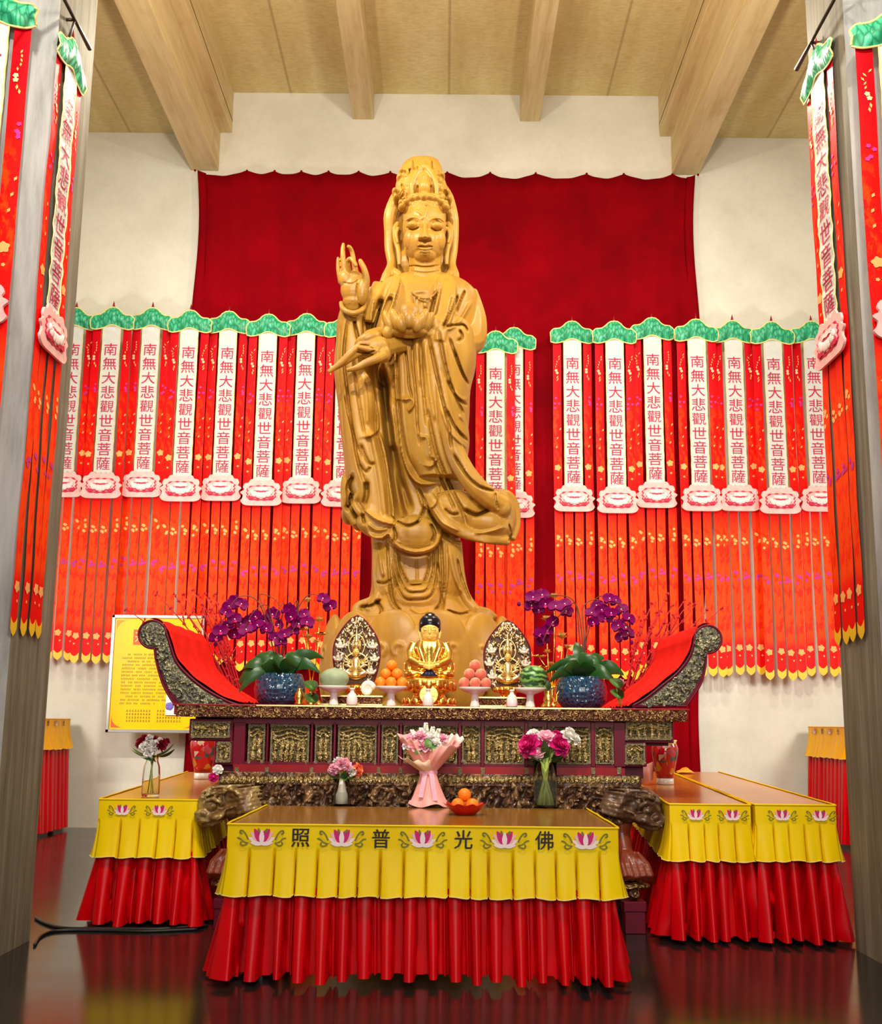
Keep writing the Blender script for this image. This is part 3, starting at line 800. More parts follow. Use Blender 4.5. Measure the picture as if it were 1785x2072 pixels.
# ------------------------------------------------------------------ offering tables and their pleated skirts
TZ = 0.865
def lotus_motif(mb, fr, s, M):
    """embroidered lotus with scrolls: fr(x, y) -> point on the cloth, s = half width; M = material slots (carmine, blush, pink, green)"""
    cnt = [0]
    def blob(pts, mat):
        cnt[0] += 1; d = 0.0004*min(cnt[0], 18)
        mb.add([fr(x*s, y*s, d) for x, y in pts], [tuple(range(len(pts)))], mat, False)
    def petal(bx_, by_, ang, L, w, mat):
        pts = []
        for k in range(12):
            q = k/11 if k < 6 else (11-k)/6.0*0.98
            q = [0, .25, .5, .75, .93, 1.0, 1.0, .93, .75, .5, .25, 0][k]; sd = 1 if k < 6 else -1
            ww = w*math.sin(math.pi*min(q*0.8+0.16, 1.0))
            if q >= 1: ww = 0.001
            x = sd*ww; y = q*L
            pts.append((bx_+x*math.cos(ang)+y*math.sin(ang), by_-x*math.sin(ang)+y*math.cos(ang)))
        blob(pts, mat)
    for a in (-1.15, 1.15): petal(0, -0.28, a, 0.66, 0.13, M[1])
    for a in (-0.8, 0.8): petal(0, -0.26, a, 0.72, 0.15, M[2])
    for a in (-0.5, 0.5): petal(0, -0.26, a, 0.74, 0.15, M[0])
    for a in (-0.27, 0.27): petal(0, -0.24, a, 0.6, 0.13, M[0])
    petal(0, -0.26, 0.0, 0.6, 0.12, M[1])
    for a in (-0.9, 0.9): petal(0, -0.3, a*1.6, 0.52, 0.10, M[1])
    for a in (-0.12, 0.18): petal(a, 0.22, a*2, 0.2, 0.06, M[3])
    for sg in (-1, 1):
        for pts, w in (([(0.62, -.1), (0.72, 0.12), (0.86, 0.28), (0.98, 0.3), (0.98, 0.18), (0.88, 0.17)], 0.035), ([(0.6, -.25), (0.8, -.2), (0.98, -.05), (1.12, -.02)], 0.03), ([(0.66, -.3), (0.84, -.36), (0.96, -.28), (0.9, -.18)], 0.03)):
            P = smooth_poly([(sg*x, y) for x, y in pts], 4)
            for i in range(len(P)-1):
                d = P[i+1]-P[i]; n = np.array([-d[1], d[0]])/(np.hypot(*d)+1e-9)*w
                blob([tuple(P[i]+n), tuple(P[i]-n), tuple(P[i+1]-n), tuple(P[i+1]+n)], M[3])
MAGENTA = plain('magenta_lotus_embroidery', (0.62, 0.006, 0.16), 0.6)
GREEN_TH = plain('olive_embroidery', (0.17, 0.19, 0.02), 0.6)

def skirt(name, label, path, ztop, zmid, zbot, pitch, front, motif_s, lotus_u, chars, flare=0.06, frieze=0.31, seed=1, mats=None, parent_group=None, red_amp=0.16):
    """path: list of 2-D corners walked so that the outside is on the right; front = index of the front edge.
    lotus_u: positions of lotuses in metres along the front edge; chars: [(u, character)]"""
    rnd = random.Random(seed)
    ym, rm = mats or (Y_SATIN, R_SATIN)
    P = [Vector((x, y)) for x, y in path]
    seg = [(P[i+1]-P[i]).length for i in range(len(P)-1)]; cum = [0]
    for q in seg: cum.append(cum[-1]+q)
    tot = cum[-1]
    def base(s):
        for i in range(len(seg)):
            if s <= cum[i+1]+1e-9 or i == len(seg)-1:
                d = (P[i+1]-P[i]).normalized(); n = Vector((d.y, -d.x)); p = P[i]+d*(s-cum[i])
                # round the outward normal near the corners
                r = 0.05
                for j, sg in ((i-1, s-cum[i]), (i+1, cum[i+1]-s)):
                    if 0 <= j < len(seg) and sg < r:
                        d2 = (P[j+1]-P[j]).normalized(); n2 = Vector((d2.y, -d2.x)); w = 0.5*(1-sg/r)
                        n = (n*(1-w)+n2*w)
                return p, n
    f0 = cum[front]
    root = thing('table_skirt', label, 'table skirt', (0, 0, 0), parent_group)
    root.location = (sum(p.x for p in P)/len(P), sum(p.y for p in P)/len(P), zbot)
    # pleat boundaries, kept in register with the front edge
    n0 = -int(f0/pitch)-1; n1 = int((tot-f0)/pitch)+2
    edges = [f0+pitch*(k+0.12*rnd.uniform(-1, 1)) for k in range(n0, n1)]
    smp_y, smp_r = [], []
    for k in range(len(edges)-1):
        a, b = edges[k], edges[k+1]
        for q in (0.0, 0.02, 0.04, 0.065, 0.09, 0.11, 0.13, 0.2, 0.4, 0.6, 0.8, 0.93): smp_y.append((a+(b-a)*q, k, q))
        for q in np.linspace(0, 1, 22, endpoint=False): smp_r.append((a+(b-a)*q, k, q))
    smp_y = [c for c in smp_y if 0 <= c[0] <= tot]; smp_r = [c for c in smp_r if 0 <= c[0] <= tot]
    par = {k: (rnd.uniform(0.5, 0.7), rnd.uniform(-0.12, 0.12), rnd.uniform(0.75, 1.2), rnd.uniform(-0.014, 0.012), rnd.uniform(0, 6), rnd.uniform(0.3, 1.0)) for k in range(len(edges))}
    fl = frieze
    def ypos(s, k, q, t):
        p, n = base(s); z = ztop+(zmid-ztop)*t
        a = max(0, (t-fl)/(1-fl)); g = 0.0
        if q < 0.13: g = -0.10*math.sin(math.pi*q/0.13)*min(1, a*2.0)
        bulge = 0.010*math.sin(math.pi*q)*a + 0.004*math.sin(q*9+par[k][4])*a
        o = 0.012+flare*0.55*a*a+flare*0.35*a+g+bulge+0.002*math.sin(s*11)*(1-a)
        if t == 1.0: z += 0.006*math.sin(par[k][4]+q*3)
        return Vector((p.x+n.x*o, p.y+n.y*o, z))
    ny = 15; ts = [0, 0.03, 0.1, 0.2, fl-0.02, fl, fl+0.04, fl+0.1, fl+0.2, fl+0.32, fl+0.44, 0.85, 0.92, 0.97, 1.0]
    mb = MB(); S = smp_y
    mb.grid(lambda i, j: ypos(*S[i], ts[j]), len(S), ny, 0)
    mb.tube([ypos(*c, 0.0) for c in S], 0.007, 6, 0); mb.tube([ypos(*c, 1.0) for c in S], 0.0035, 5, 5)
    def fr(u, zc_, off):
        def g(x, y, d=0.0):
            p, n = base(f0+u+x); o = 0.022+off+d; return (p.x+n.x*o, p.y+n.y*o, zc_+y)
        return g
    zfr = ztop+(zmid-ztop)*fl*0.54
    for u in lotus_u: lotus_motif(mb, fr(u, zfr, 0.0), motif_s, (2, 3, 4, 6))
    for u, ch in chars:
        for o_ in (-0.0016, 0.0, 0.0016): write(mb, ch, fr(u+o_, zfr+o_*.6, 0.001+o_*.2), motif_s*0.82, 1)
    mb.build('yellow_valance', [ym, INK_BLACK, MAGENTA, PINK_HI, PINK, TRIM_Y, GREEN_TH], root, fix=False)
    S2 = smp_r
    def rpos(s, k, q, t):
        w, sk, am, dz, ph, cut = par[k]
        p, n = base(min(max(s+sk*pitch*t*0.8, 0), tot)); z = (zmid+0.04)+(zbot+dz-(zmid+0.04))*t
        ww = w*(1-0.34*t*cut)
        c = abs(q-0.36)/(ww*0.5)                      # the proud face of the fold, then a deep return
        h = 1-0.10*c*c if c < 1.0 else max(0.0, 0.9-(c-1.0)*5.5)
        h2 = (0.5*cut if cut > .75 else 0.0)*max(0, 1-abs(q-(0.84+0.06*math.sin(ph)))/0.08)*min(1, t*1.6)
        amp = red_amp*(0.75+0.55*t)*am
        o = flare*1.0+flare*0.55*t-red_amp*0.95+amp*max(h, h2)-0.022
        return Vector((p.x+n.x*o, p.y+n.y*o, z))
    mr = MB(); nr = 14
    mr.grid(lambda i, j: rpos(*S2[i], j/(nr-1)), len(S2), nr, 0)
    mr.build('red_skirt', [rm], root, fix=False)
    return root
def table(label, corners, ztop, topmat, grp=None):
    """corners: front-left, front-right, rear-right, rear-left"""
    c = [Vector((x, y)) for x, y in corners]; m = sum(c, Vector((0, 0)))/4
    r = thing('offering_table', label, 'table', (m.x, m.y, 0), grp)
    mb = MB(); mb.prism([tuple(p) for p in c], lambda x, y, d: (x, y, ztop+d), -0.035, 0.0, 0); mb.build('tabletop', topmat, r)
    ap = MB()
    for i in range(4):
        a, b = c[i]+(m-c[i])*0.06, c[(i+1) % 4]+(m-c[(i+1) % 4])*0.06
        d = (b-a).normalized(); n = Vector((-d.y, d.x))*0.012
        ap.prism([tuple(a-n), tuple(b-n), tuple(b+n), tuple(a+n)], lambda x, y, d_: (x, y, ztop+d_), -0.13, -0.034)
    ap.build('apron', DARK, r)
    for p in c:
        q = p+(m-p).normalized()*0.22
        MB().box((q.x-0.028, q.y-0.028, 0), (q.x+0.028, q.y+0.028, ztop-0.034)).build('leg', DARK, r)
    return r
# front table
YF = 6.73
fl_, fr_ = at(463, 1670, YF), at(1249, 1676, YF)
TZ = (fl_.z+fr_.z)/2
FT = [(fl_.x, YF), (fr_.x, YF), (fr_.x, YF+1.52), (fl_.x, YF+1.52)]
table('broad front offering table with a dark honey varnished top, before the carved altar', FT, TZ, TOP_DARK)
fw = fr_.x-fl_.x
U = lambda px: (px-463)/(1249-463)*fw
YZ = at(855, 1815, YF-0.03).z
skirt('front', 'pleated yellow and red satin skirt lettered with four characters, round the front table', [(fl_.x, YF+1.52), (fl_.x, YF), (fr_.x, YF), (fr_.x, YF+1.52)], TZ+0.004, YZ, 0.035, fw/17.9, 1,
      0.125, [U(532), U(693), U(856), U(1021), U(1184)], [(U(610), '照'), (U(772), '普'), (U(938), '光'), (U(1101), '佛')], flare=0.052, frieze=0.335, seed=4)

HT = []
# side tables, fanning outwards a little
def side_table(label, slabel, pl_, pr_, yaw, length, seed, lot, chs=(), ybot=1872):
    yv = atz((pl_[0]+pr_[0])/2, ybot, 0.03).y+0.07
    a = at(*pl_, yv); b = at(*pr_, yv); z = (a.z+b.z)/2; print('side table', yv, z)
    HT.append(z)
    a = Vector((a.x, yv)); b = Vector((b.x, yv)); d = Vector((math.sin(yaw), math.cos(yaw)))*length
    cs = [tuple(a), tuple(b), tuple(b+d), tuple(a+d)]
    table(label, cs, z, TABLETOP)
    wv = (b-a).length
    zy = at((pl_[0]+pr_[0])/2, 1735 if a.x < 0 else 1742, yv-0.03).z
    skirt('side', slabel, [cs[3], cs[0], cs[1], cs[2]], z+0.004, zy, 0.03, wv/5.0 if a.x > 0 else wv/5.2, 1, 0.095, [wv*u for u in lot], list(chs), flare=0.045, frieze=0.34, seed=seed)
    return z
SL = side_table('long orange-topped side table left of the altar', 'short yellow and red satin skirt round the left side table', (203, 1619), (400, 1619), math.radians(-4.6), 4.6, 11, (0.24, 0.62))
SR1 = side_table('long orange-topped side table right of the altar, the one nearer to it', 'yellow and red satin skirt round the right-hand table nearer to the altar', (1356, 1629), (1517, 1629), math.radians(5.3), 5.6, 12, (0.31, 0.77), ybot=1903)
SR2 = side_table('long orange-topped side table right of the altar, the one nearer to the pillar', 'yellow and red satin skirt round the right-hand table nearer to the pillar', (1529, 1630), (1689, 1630), math.radians(5.3), 5.6, 13, (0.32, 0.8), ybot=1906)
# tall draped tables against the far side
for sgn, nm, px_b, px_t in ((-1, 'left', 150, 140), (1, 'right', 1626, 1637)):
    X = at(px_t, 1470, YW-0.25).x
    ya, yb = YW-0.25, YW-1.75
    zt = 1.44
    xi, xo = X, X+sgn*0.62
    cs = [(xi, ya), (xi, yb), (xo, yb), (xo, ya)] if sgn < 0 else [(xo, ya), (xo, yb), (xi, yb), (xi, ya)]
    cc = [cs[1], cs[2], cs[3], cs[0]]
    table('tall narrow draped table at the back wall by the %s pillar' % nm, cc, zt, TABLETOP)
    path = [(xo, yb), (xi, yb), (xi, ya), (xo, ya)][::-1] if sgn < 0 else [(xo, yb), (xi, yb), (xi, ya), (xo, ya)]
    path = [(xo, ya), (xo, yb), (xi, yb), (xi, ya)] if sgn < 0 else [(xi, ya), (xi, yb), (xo, yb), (xo, ya)]
    fi = 2 if sgn < 0 else 0
    skirt('far', 'amber and red satin drape of the tall table at the back by the %s pillar' % nm, path, zt+0.004, 1.06, 0.04, 0.15, fi, 0.09, [0.3, 0.9], [(0.6, '普'), (1.2, '光')], flare=0.07, frieze=0.25, seed=20+sgn, mats=(Y_SATIN_FAR, R_SATIN), red_amp=0.05)
# ------------------------------------------------------------------ carved altar table
YA = 8.45; YR = 9.95
def A(px, py, dy=0.0):
    """point of the altar's front plane, then moved back by dy"""
    p = at(px, py, YA); return Vector((p.x, p.y+dy, p.z))
def abox(mb, p0, p1, d0, d1, mat=0, bev=0.0):
    a, b = A(*p0), A(*p1)
    zt = (a.z, b.z); mb.box((a.x, YA+d0, zt[0]), (b.x, YA+d1, zt[1]), mat, bev); return mb
altar = thing('altar_table', 'long carved and gilded altar table with upturned scroll ends, below the tall statue', 'altar', (A(870, 1600).x, (YA+YR)/2, 0))
def ax(px): return A(px, 1440).x
def az(py): return A(870, py).z
AZ = az(1429)                      # altar top
def relief(mb, p0, p1, d, nu, nv, amp, seed, mat=0, scale=1.0):
    """carved strip: scrolling leaf-like relief between two pixel corners"""
    a, b = A(*p0), A(*p1); rnd = random.Random(seed)
    ks = [(rnd.uniform(25, 60)*scale, rnd.uniform(-40, 40)*scale, rnd.uniform(0, 6.3)) for _ in range(5)]
    def fn(i, j):
        x = a.x+(b.x-a.x)*i/(nu-1); z = b.z+(a.z-b.z)*j/(nv-1)
        h = sum(math.sin(k*x+l*z+p) for k, l, p in ks)/2.2
        h = math.tanh(h*1.6)
        e = min(1, min(i, nu-1-i, )/1.0, min(j, nv-1-j)/1.0)
        return (x, YA+d-amp*(0.5+0.5*h)*e, z)
    mb.grid(fn, nu, nv, mat)
# top board
mb = MB()
mb.box((ax(353), YA-0.02, az(1451)), (ax(1391), YR, AZ-0.012), 0, 0.006)
mb.box((ax(350), YA-0.035, AZ-0.014), (ax(1394), YR, AZ), 0, 0.004)
mb.build('top_board', [LACQ_RED], altar)
mb = MB(); relief(mb, (357, 1450), (1388, 1434), -0.022, 420, 7, 0.022, 2, 0, 1.4); mb.build('frieze', [GILT_FINE], altar)
MB().box((ax(520), YA-0.04, AZ-0.012), (ax(1235), YA-0.034, AZ-0.002)).build('gold_edge_strip', [GOLD_PALE], altar)['label'] = 'bright gold edge strip'
# waist
mb = MB()
abox(mb, (384, 1500), (1360, 1452), 0.16, YR-YA-0.05)
abox(mb, (432, 1568), (1308, 1498), 0.16, YR-YA-0.05)
abox(mb, (470, 1464), (1262, 1451), 0.05, 0.2)
abox(mb, (470, 1556), (1262, 1549), 0.05, 0.2)
mb.build('waist', [LACQ], altar)
panels = [(497, 535), (543, 625), (634, 671), (681, 762), (770, 806), (815, 926), (935, 973), (981, 1062), (1070, 1108), (1117, 1197), (1206, 1244)]
edges_ = [478]+[(panels[i][1]+panels[i+1][0])/2 for i in range(len(panels)-1)]+[1254]
for k, px in enumerate(edges_):
    w = 9 if k in (0, len(edges_)-1) else 3.6
    l_, r_ = (10, 18) if k == 0 else (9, 13) if k == len(edges_)-1 else (w, w)
    abox(MB(), (px-l_, 1552), (px+r_, 1462), 0.035, 0.18, 0, 0.004).build('stile', [LACQ], altar)
def figures(mb, x0, x1, z0, z1, y, rnd, n, rows, mat):
    for r in range(rows):
        for k in range(n):
            x = x0+(x1-x0)*(k+0.5+rnd.uniform(-.2, .2))/n
            zb_ = z0+(z1-z0)*(r*0.62/rows*1.2+rnd.uniform(0, .04)); h = (z1-z0)*(0.5 if rows == 2 else 0.62)*rnd.uniform(.85, 1.1); w = min((x1-x0)/n*0.42, h*0.24)
            yy = y+0.015*r-0.012
            mb.lathe((x, yy, zb_), [(w*1.05, 0), (w*0.85, h*0.3), (w*0.95, h*0.55), (w*0.5, h*0.72), (w*0.2, h*0.76)], 8, mat)
            mb.ell((x, yy-0.004, zb_+h*0.86), (w*0.42, w*0.42, h*0.13), seg=8, ring=6, mat=mat)
            mb.ell((x, yy-0.004, zb_+h*1.0), (w*0.2, w*0.2, h*0.06), seg=6, ring=5, mat=mat)
            sg = rnd.choice((-1, 1)); mb.tube([(x+sg*w*0.8, yy-0.01, zb_+h*0.62), (x+sg*w*1.2, yy-0.025, zb_+h*0.5), (x+sg*w*0.4, yy-0.035, zb_+h*0.46)], [w*0.28, w*0.22, w*0.16], 6, mat)
def carved_panel(px0, px1, py0, py1, d, seed, name='carved_panel'):
    rnd = random.Random(seed); a, b = A(px0, py1), A(px1, py0); mb = MB()
    mb.box((a.x, YA+d+0.025, a.z), (b.x, YA+d+0.05, b.z), 0)
    w = b.x-a.x; h = b.z-a.z; t = 0.013
    for (p, q) in (((a.x, a.z), (a.x+t, b.z)), ((b.x-t, a.z), (b.x, b.z)), ((a.x, a.z), (b.x, a.z+t)), ((a.x, b.z-t), (b.x, b.z))):
        mb.box((p[0], YA+d-0.004, p[1]), (q[0], YA+d+0.03, q[1]), 1, 0.003)
    for cx_, cz_ in ((a.x+t, a.z+t), (b.x-t, a.z+t), (a.x+t, b.z-t), (b.x-t, b.z-t)):
        for k in range(3): mb.ell((cx_+rnd.uniform(-.008, .008), YA+d, cz_+rnd.uniform(-.008, .008)), 0.013, seg=8, ring=6, mat=1)
    for k in range(int(w/0.03)):
        mb.ell((a.x+t+(w-2*t)*(k+.5)/int(w/0.03), YA+d+0.002, b.z-t), (0.011, 0.008, 0.008), seg=6, ring=5, mat=1)
        mb.ell((a.x+t+(w-2*t)*(k+.5)/int(w/0.03), YA+d+0.002, a.z+t), (0.011, 0.008, 0.008), seg=6, ring=5, mat=1)
    wide = w > 0.2
    # a little hall roof with cloud scrolls over rows of figures
    for r in range(3 if wide else 2):
        zz = b.z-h*(0.16+0.1*r); n = 12
        mb.tube([(a.x+t+(w-2*t)*k/n, YA+d+0.012, zz+0.012*math.cos((k/n-0.5)*6.28*(1.5 if r else 1))) for k in range(n+1)], 0.0075, 6, 2)
    for k in range(16 if wide else 6):
        mb.ell((rnd.uniform(a.x+0.02, b.x-0.02), YA+d+0.018, rnd.uniform(b.z-h*0.45, b.z-0.02)), (rnd.uniform(.008, .018), 0.012, rnd.uniform(.006, .012)), seg=8, ring=6, mat=2)
    figures(mb, a.x+0.02, b.x-0.02, a.z+h*0.06, b.z-h*0.2, YA+d+0.02, rnd, 6 if wide else 2, 2, 2)
    return mb.build(name, [PANEL_G, GILT_RIM, GILT_FIG], altar)
PANEL_G = m_gilt('olive_gilt_ground', 45.0, (0.10, 0.07, 0.03), (0.46, 0.37, 0.18), 0.3, 0.6, 0.3)
GILT_RIM = m_gilt('silver_gilt_frame', 60.0, (0.3, 0.2, 0.08), (0.72, 0.62, 0.4), 0.3, 0.55, 0.3)
GILT_FIG = m_gilt('gilded_figure_relief', 30.0, (0.32, 0.2, 0.05), (0.72, 0.55, 0.24), 0.2, 0.5, 0.55)
for k, (p0, p1) in enumerate(panels): carved_panel(p0, p1, 1466, 1547, 0.06, 100+k)
# stepped end blocks
for nm, u0, u1, l0, l1, dy in (('left', 378, 470, 430, 470, 0), ('right', 1262, 1366, 1262, 1311, 4)):
    mb = MB(); abox(mb, (u0, 1499+dy), (u1, 1455), 0.06, 0.9, 0, 0.006); abox(mb, (l0, 1548+dy), (l1, 1499), 0.06, 0.9, 0, 0.006)
    mb.build('end_block', [LACQ], altar)
    carved_panel(u0+6, u1-6, 1460, 1493+dy, 0.03, 130+u0, 'carved_end_panel')
    carved_panel(l0+5, l1-4, 1501+dy, 1543+dy, 0.03, 131+u0, 'carved_end_panel')
# low rail with red insets and little gilt posts
mb = MB(); abox(mb, (470, 1568), (1266, 1555), 0.03, 0.3); mb.build('lower_rail', [LACQ_RED], altar)
for k, px in enumerate(edges_):
    abox(MB(), (px-4, 1567), (px+4, 1553), 0.015, 0.06, 0, 0.003).build('rail_post', [GILT_RIM], altar)
# lotus moulding
mb = MB(); abox(mb, (442, 1586), (1298, 1570), 0.0, 0.9, 0, 0.006)
n = 96
for k in range(n):
    p = A(446+(848)*(k+.5)/n, 1578)
    mb.ell((p.x, YA-0.004, p.z), (0.016, 0.014, 0.025), seg=10, ring=6, mat=1)
mb.build('lotus_moulding', [GILT_DARK, GILT_FIG], altar)
# apron
mb = MB(); abox(mb, (474, 1665), (1264, 1586), 0.05, 0.25)
relief(mb, (470, 1662), (1266, 1588), 0.05, 260, 26, 0.06, 9, 1, 1.0)
rnd = random.Random(5)
for k in range(150):
    p = A(rnd.uniform(490, 1250), rnd.uniform(1592, 1650)); mb.ell((p.x, YA-0.004, p.z), (rnd.uniform(.012, .03), 0.022, rnd.uniform(.01, .022)), Euler((0, rnd.uniform(-1, 1), 0)).to_matrix(), seg=8, ring=6, mat=1)
mb.build('carved_apron', [DARK, GILT_DARK], altar)
# beast heads at the corners
def beast(mir, mat, dy):
    def q(px, py, d): return A((1741-px) if mir else px, py+dy, d)
    def R(v): return v*8.45/2298*0.985
    mb = MB()
    def e(px, py, d, rx, ry, rd, a=0.0):
        mb.ell(q(px, py, d), (R(rx), rd, R(ry)), Euler((0, a*(-1 if mir else 1), 0)).to_matrix(), seg=18, ring=12)
    def t(pts, r): mb.tube([q(*p) for p in pts], [R(k) for k in r], 9)
    e(455, 1618, 0.1, 52, 33, 0.17, 0.1); e(424, 1632, 0.02, 24, 30, 0.15); e(412, 1652, -0.02, 17, 11, 0.12); e(440, 1650, -0.05, 24, 13, 0.12, -0.2)
    e(490, 1612, 0.1, 36, 22, 0.12); e(470, 1640, 0.05, 30, 18, 0.12)
    e(436, 1630, -0.12, 10, 9, 0.045); t([(420, 1630, -.12), (427, 1617, -.14), (440, 1613, -.15), (452, 1620, -.13), (454, 1632, -.1)], [3, 4, 4.5, 4, 2])
    t([(404, 1640, -.06), (412, 1645, -.12), (424, 1643, -.14), (432, 1648, -.12)], [4, 5, 5, 3]); e(418, 1641, -0.13, 6, 4.5, 0.03); e(404, 1644, -0.08, 6, 5, 0.04)
    t([(402, 1653, -.05), (412, 1658, -.12), (428, 1658, -.15), (445, 1653, -.14), (458, 1645, -.1)], [3, 3.4, 3.4, 3.4, 2])
    t([(404, 1663, -.03), (416, 1667, -.1), (436, 1666, -.12), (456, 1658, -.1)], [3.5, 4, 4, 3])
    for k in range(7): e(408+6.5*k, 1661-0.6*k, -0.115, 2.2, 3.2, 0.02)
    for k in range(6): t([(455+5*k, 1600+9*k, -.05), (480+4*k, 1598+8.5*k, -.09), (508+3*k, 1594+8*k, -.05), (535, 1590+8*k, 0.02)], [3.5, 4.4, 3.6, 1.2])
    t([(404, 1622, -.04), (416, 1602, -.08), (436, 1592, -.1), (470, 1590, -.07), (510, 1588, 0)], [3, 4.2, 4.6, 4, 2])
    t([(412, 1628, -.08), (424, 1607, -.12), (444, 1601, -.13), (462, 1606, -.1)], [2.5, 3.4, 3.6, 2])
    for k in range(5): e(462+9*k, 1636-3*k, -0.06, 5, 4, 0.035)
    for px, py in ((445, 1607), (458, 1602), (430, 1600), (416, 1612)): e(px, py, -0.1, 5, 4, 0.035)
    o = clay('beast_head', mb, 0.0085, mat, altar, 1); return o
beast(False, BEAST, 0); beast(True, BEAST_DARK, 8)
# cabriole legs with clawed feet on plinths
LEGC = plain('red_brown_leg', (0.2, 0.03, 0.012), 0.35, col2=(0.26, 0.045, 0.016), coat=0.2)
def leg(mir, d0=0.0):
    def q(px, py, d=0.0):
        p = A(px, py, 0); c = 870.5; p = A(2*c-px, py-6, 0) if mir else p
        return Vector((p.x, p.y+d0+d, p.z))
    R = lambda v: v*8.45/2298
    mb = MB()
    mb.tube([q(1262, 1655, .12), (q(1262, 1690, .1)), q(1268, 1725, .06), q(1280, 1757, .0), q(1284, 1780, -.02)], [R(26), R(17), R(15), R(22), R(26)], 14)
    for k in range(5):
        x = 1256+12.5*k
        mb.tube([q(1262+6*k, 1722, 0.02-.02*k), q(x+1, 1748, -.06), q(x+6, 1768, -.09), q(x+9, 1780, -.05)], [R(4), R(6.5), R(7.5), R(4)], 8)
    o = clay('clawed_leg', mb, 0.009, LEGC, altar, 1)
    b = MB(); c = q(1282, 1788, 0.02); b.lathe((c.x, c.y, c.z-0.035), [(R(24), 0), (R(32), 0.012), (R(32), 0.03), (R(24), 0.045)], 24, 0)
    b.ell((c.x, c.y, c.z-0.07), (R(13), R(13), 0.05), mat=0); b.build('gilt_foot_ring', [GILT], o)
    zf = c.z-0.115
    pb = MB(); pb.box((c.x-R(22), c.y-R(22), zf-0.07), (c.x+R(22), c.y+R(22), zf), 0, 0.006); pb.box((c.x-R(20), c.y-R(20), 0), (c.x+R(20), c.y+R(20), zf-0.07), 0, 0.006)
    pb.build('plinth', [LACQ], o)
for m in (False, True):
    leg(m, 0.0); leg(m, 1.15)
# upturned scroll ends
def scroll(pts_c, rad, outer, inner, mir):
    cx_, cy_ = pts_c
    O = smooth_poly(outer, 5); I = smooth_poly(inner, 5)
    a0 = math.atan2(inner[0][1]-cy_, inner[0][0]-cx_); a1 = math.atan2(outer[0][1]-cy_, outer[0][0]-cx_)
    if not mir:
        while a1 > a0: a1 -= 2*math.pi
    else:
        while a1 < a0: a1 += 2*math.pi
    arc = [(cx_+rad*math.cos(a0+(a1-a0)*k/26), cy_+rad*math.sin(a0+(a1-a0)*k/26)) for k in range(27)]
    poly = [tuple(p) for p in I[::-1]]+arc+[tuple(p) for p in O]
    def fr(x, y, d): return A(x, y, d)
    mb = MB(); mb.prism(poly, fr, 0.0, YR-YA-0.02, 0)
    mb.tube([A(x, y, -0.006) for x, y in poly], 0.0085, 8, 0, closed=True)
    mb.build('scroll_end', [LACQ], altar)
    # carved infill: blobs of cloud relief inside the outline
    P = np.array(poly); cen = P.mean(0)
    fill = MB()
    n = len(I); ins = []
    m_ = min(len(O), len(I))
    rnd = random.Random(int(cx_))
    In = [I[int(k*(len(I)-1)/24)] for k in range(25)]; On = [O[int(k*(len(O)-1)/24)] for k in range(25)]
    def fn(i, j):
        a, b = np.array(In[j]), np.array(On[j]); t = 0.1+0.8*i/8; p = a*(1-t)+b*t
        return A(p[0], p[1], -0.004-0.012*(1 if 0 < i < 8 else 0)*(0.6+0.4*math.sin(i*2.1+j*1.7)))
    fill.grid(fn, 9, 25, 0)
    fill.lathe(A(cx_, cy_, 0), [(0.1*rad/28, 0.0), (0.09*rad/28, 0.014), (0.05, 0.02), (0.0, 0.024)], 28, 0, mtx=Matrix.Rotation(math.pi/2, 3, 'X'))
    for k in range(70):
        j = rnd.uniform(0.5, 23.5); t = rnd.uniform(0.22, 0.78); i0 = int(j)
        p = (np.array(In[i0])*(1-t)+np.array(On[i0])*t)
        wd = np.hypot(*(np.array(In[i0])-np.array(On[i0])))
        r = min(wd*0.11, 5)*8.45/2298
        c = A(p[0], p[1], -0.014)
        an = rnd.uniform(0, 6.28)
        fill.tube([c+Vector((math.cos(an+q)*r*(1.5-0.25*q), -0.008, math.sin(an+q)*r*(1.5-0.25*q))) for q in (0, .8, 1.6, 2.4, 3.2, 4.0, 4.8)], [r*.3, r*.45, r*.5, r*.5, r*.45, r*.4, r*.3], 6, 0)
    for k in range(16):
        an = rnd.uniform(0, 6.28); rr = rnd.uniform(0, 0.075); c = A(cx_, cy_, -0.02)
        fill.ell((c.x+rr*math.cos(an), c.y, c.z+rr*math.sin(an)), (0.016, 0.012, 0.013), seg=8, ring=6)
    fill.build('scroll_relief', [GILT_PALE], altar)
    # red cloth laid over the inner curve
    C = [(cx_+(rad+4)*math.cos(t), cy_+(rad+4)*math.sin(t)) for t in (np.linspace(-1.75, -0.9, 5) if not mir else np.linspace(-1.4, -2.25, 5))]
    C += [(p[0]+(3.5 if not mir else -3.5), p[1]-4) for p in I[2:-1]]
    ext = (I[-1][0]+(2 if not mir else -8), I[-1][1]+3)
    C.append(ext); C = smooth_poly(C, 3); nn = len(C)
    cl = MB(); rnd = random.Random(7)
    def cf(i, j):
        p = C[i]; d = 0.012+(YR-YA-0.04)*j/30
        q = A(p[0], p[1], d); k = i/(nn-1)
        q.z = max(q.z, AZ+0.014)
        q.z += 0.004*math.sin(j*0.8+i*0.3)+0.006*k*math.sin(j*1.9)*(1 if k > 0.8 else 0)+0.004
        return q
    cl.grid(cf, nn, 31, 0)
    o = cl.build('red_runner', [RED_CLOTH], None, fix=False)
    md = o.modifiers.new('t', 'SOLIDIFY'); md.thickness = 0.004; md.offset = 0
    tag(o, 'scarlet cloth runner draped over the %s upturned end of the altar' % ('right' if mir else 'left'), 'cloth', 'scarlet runners on the altar ends')
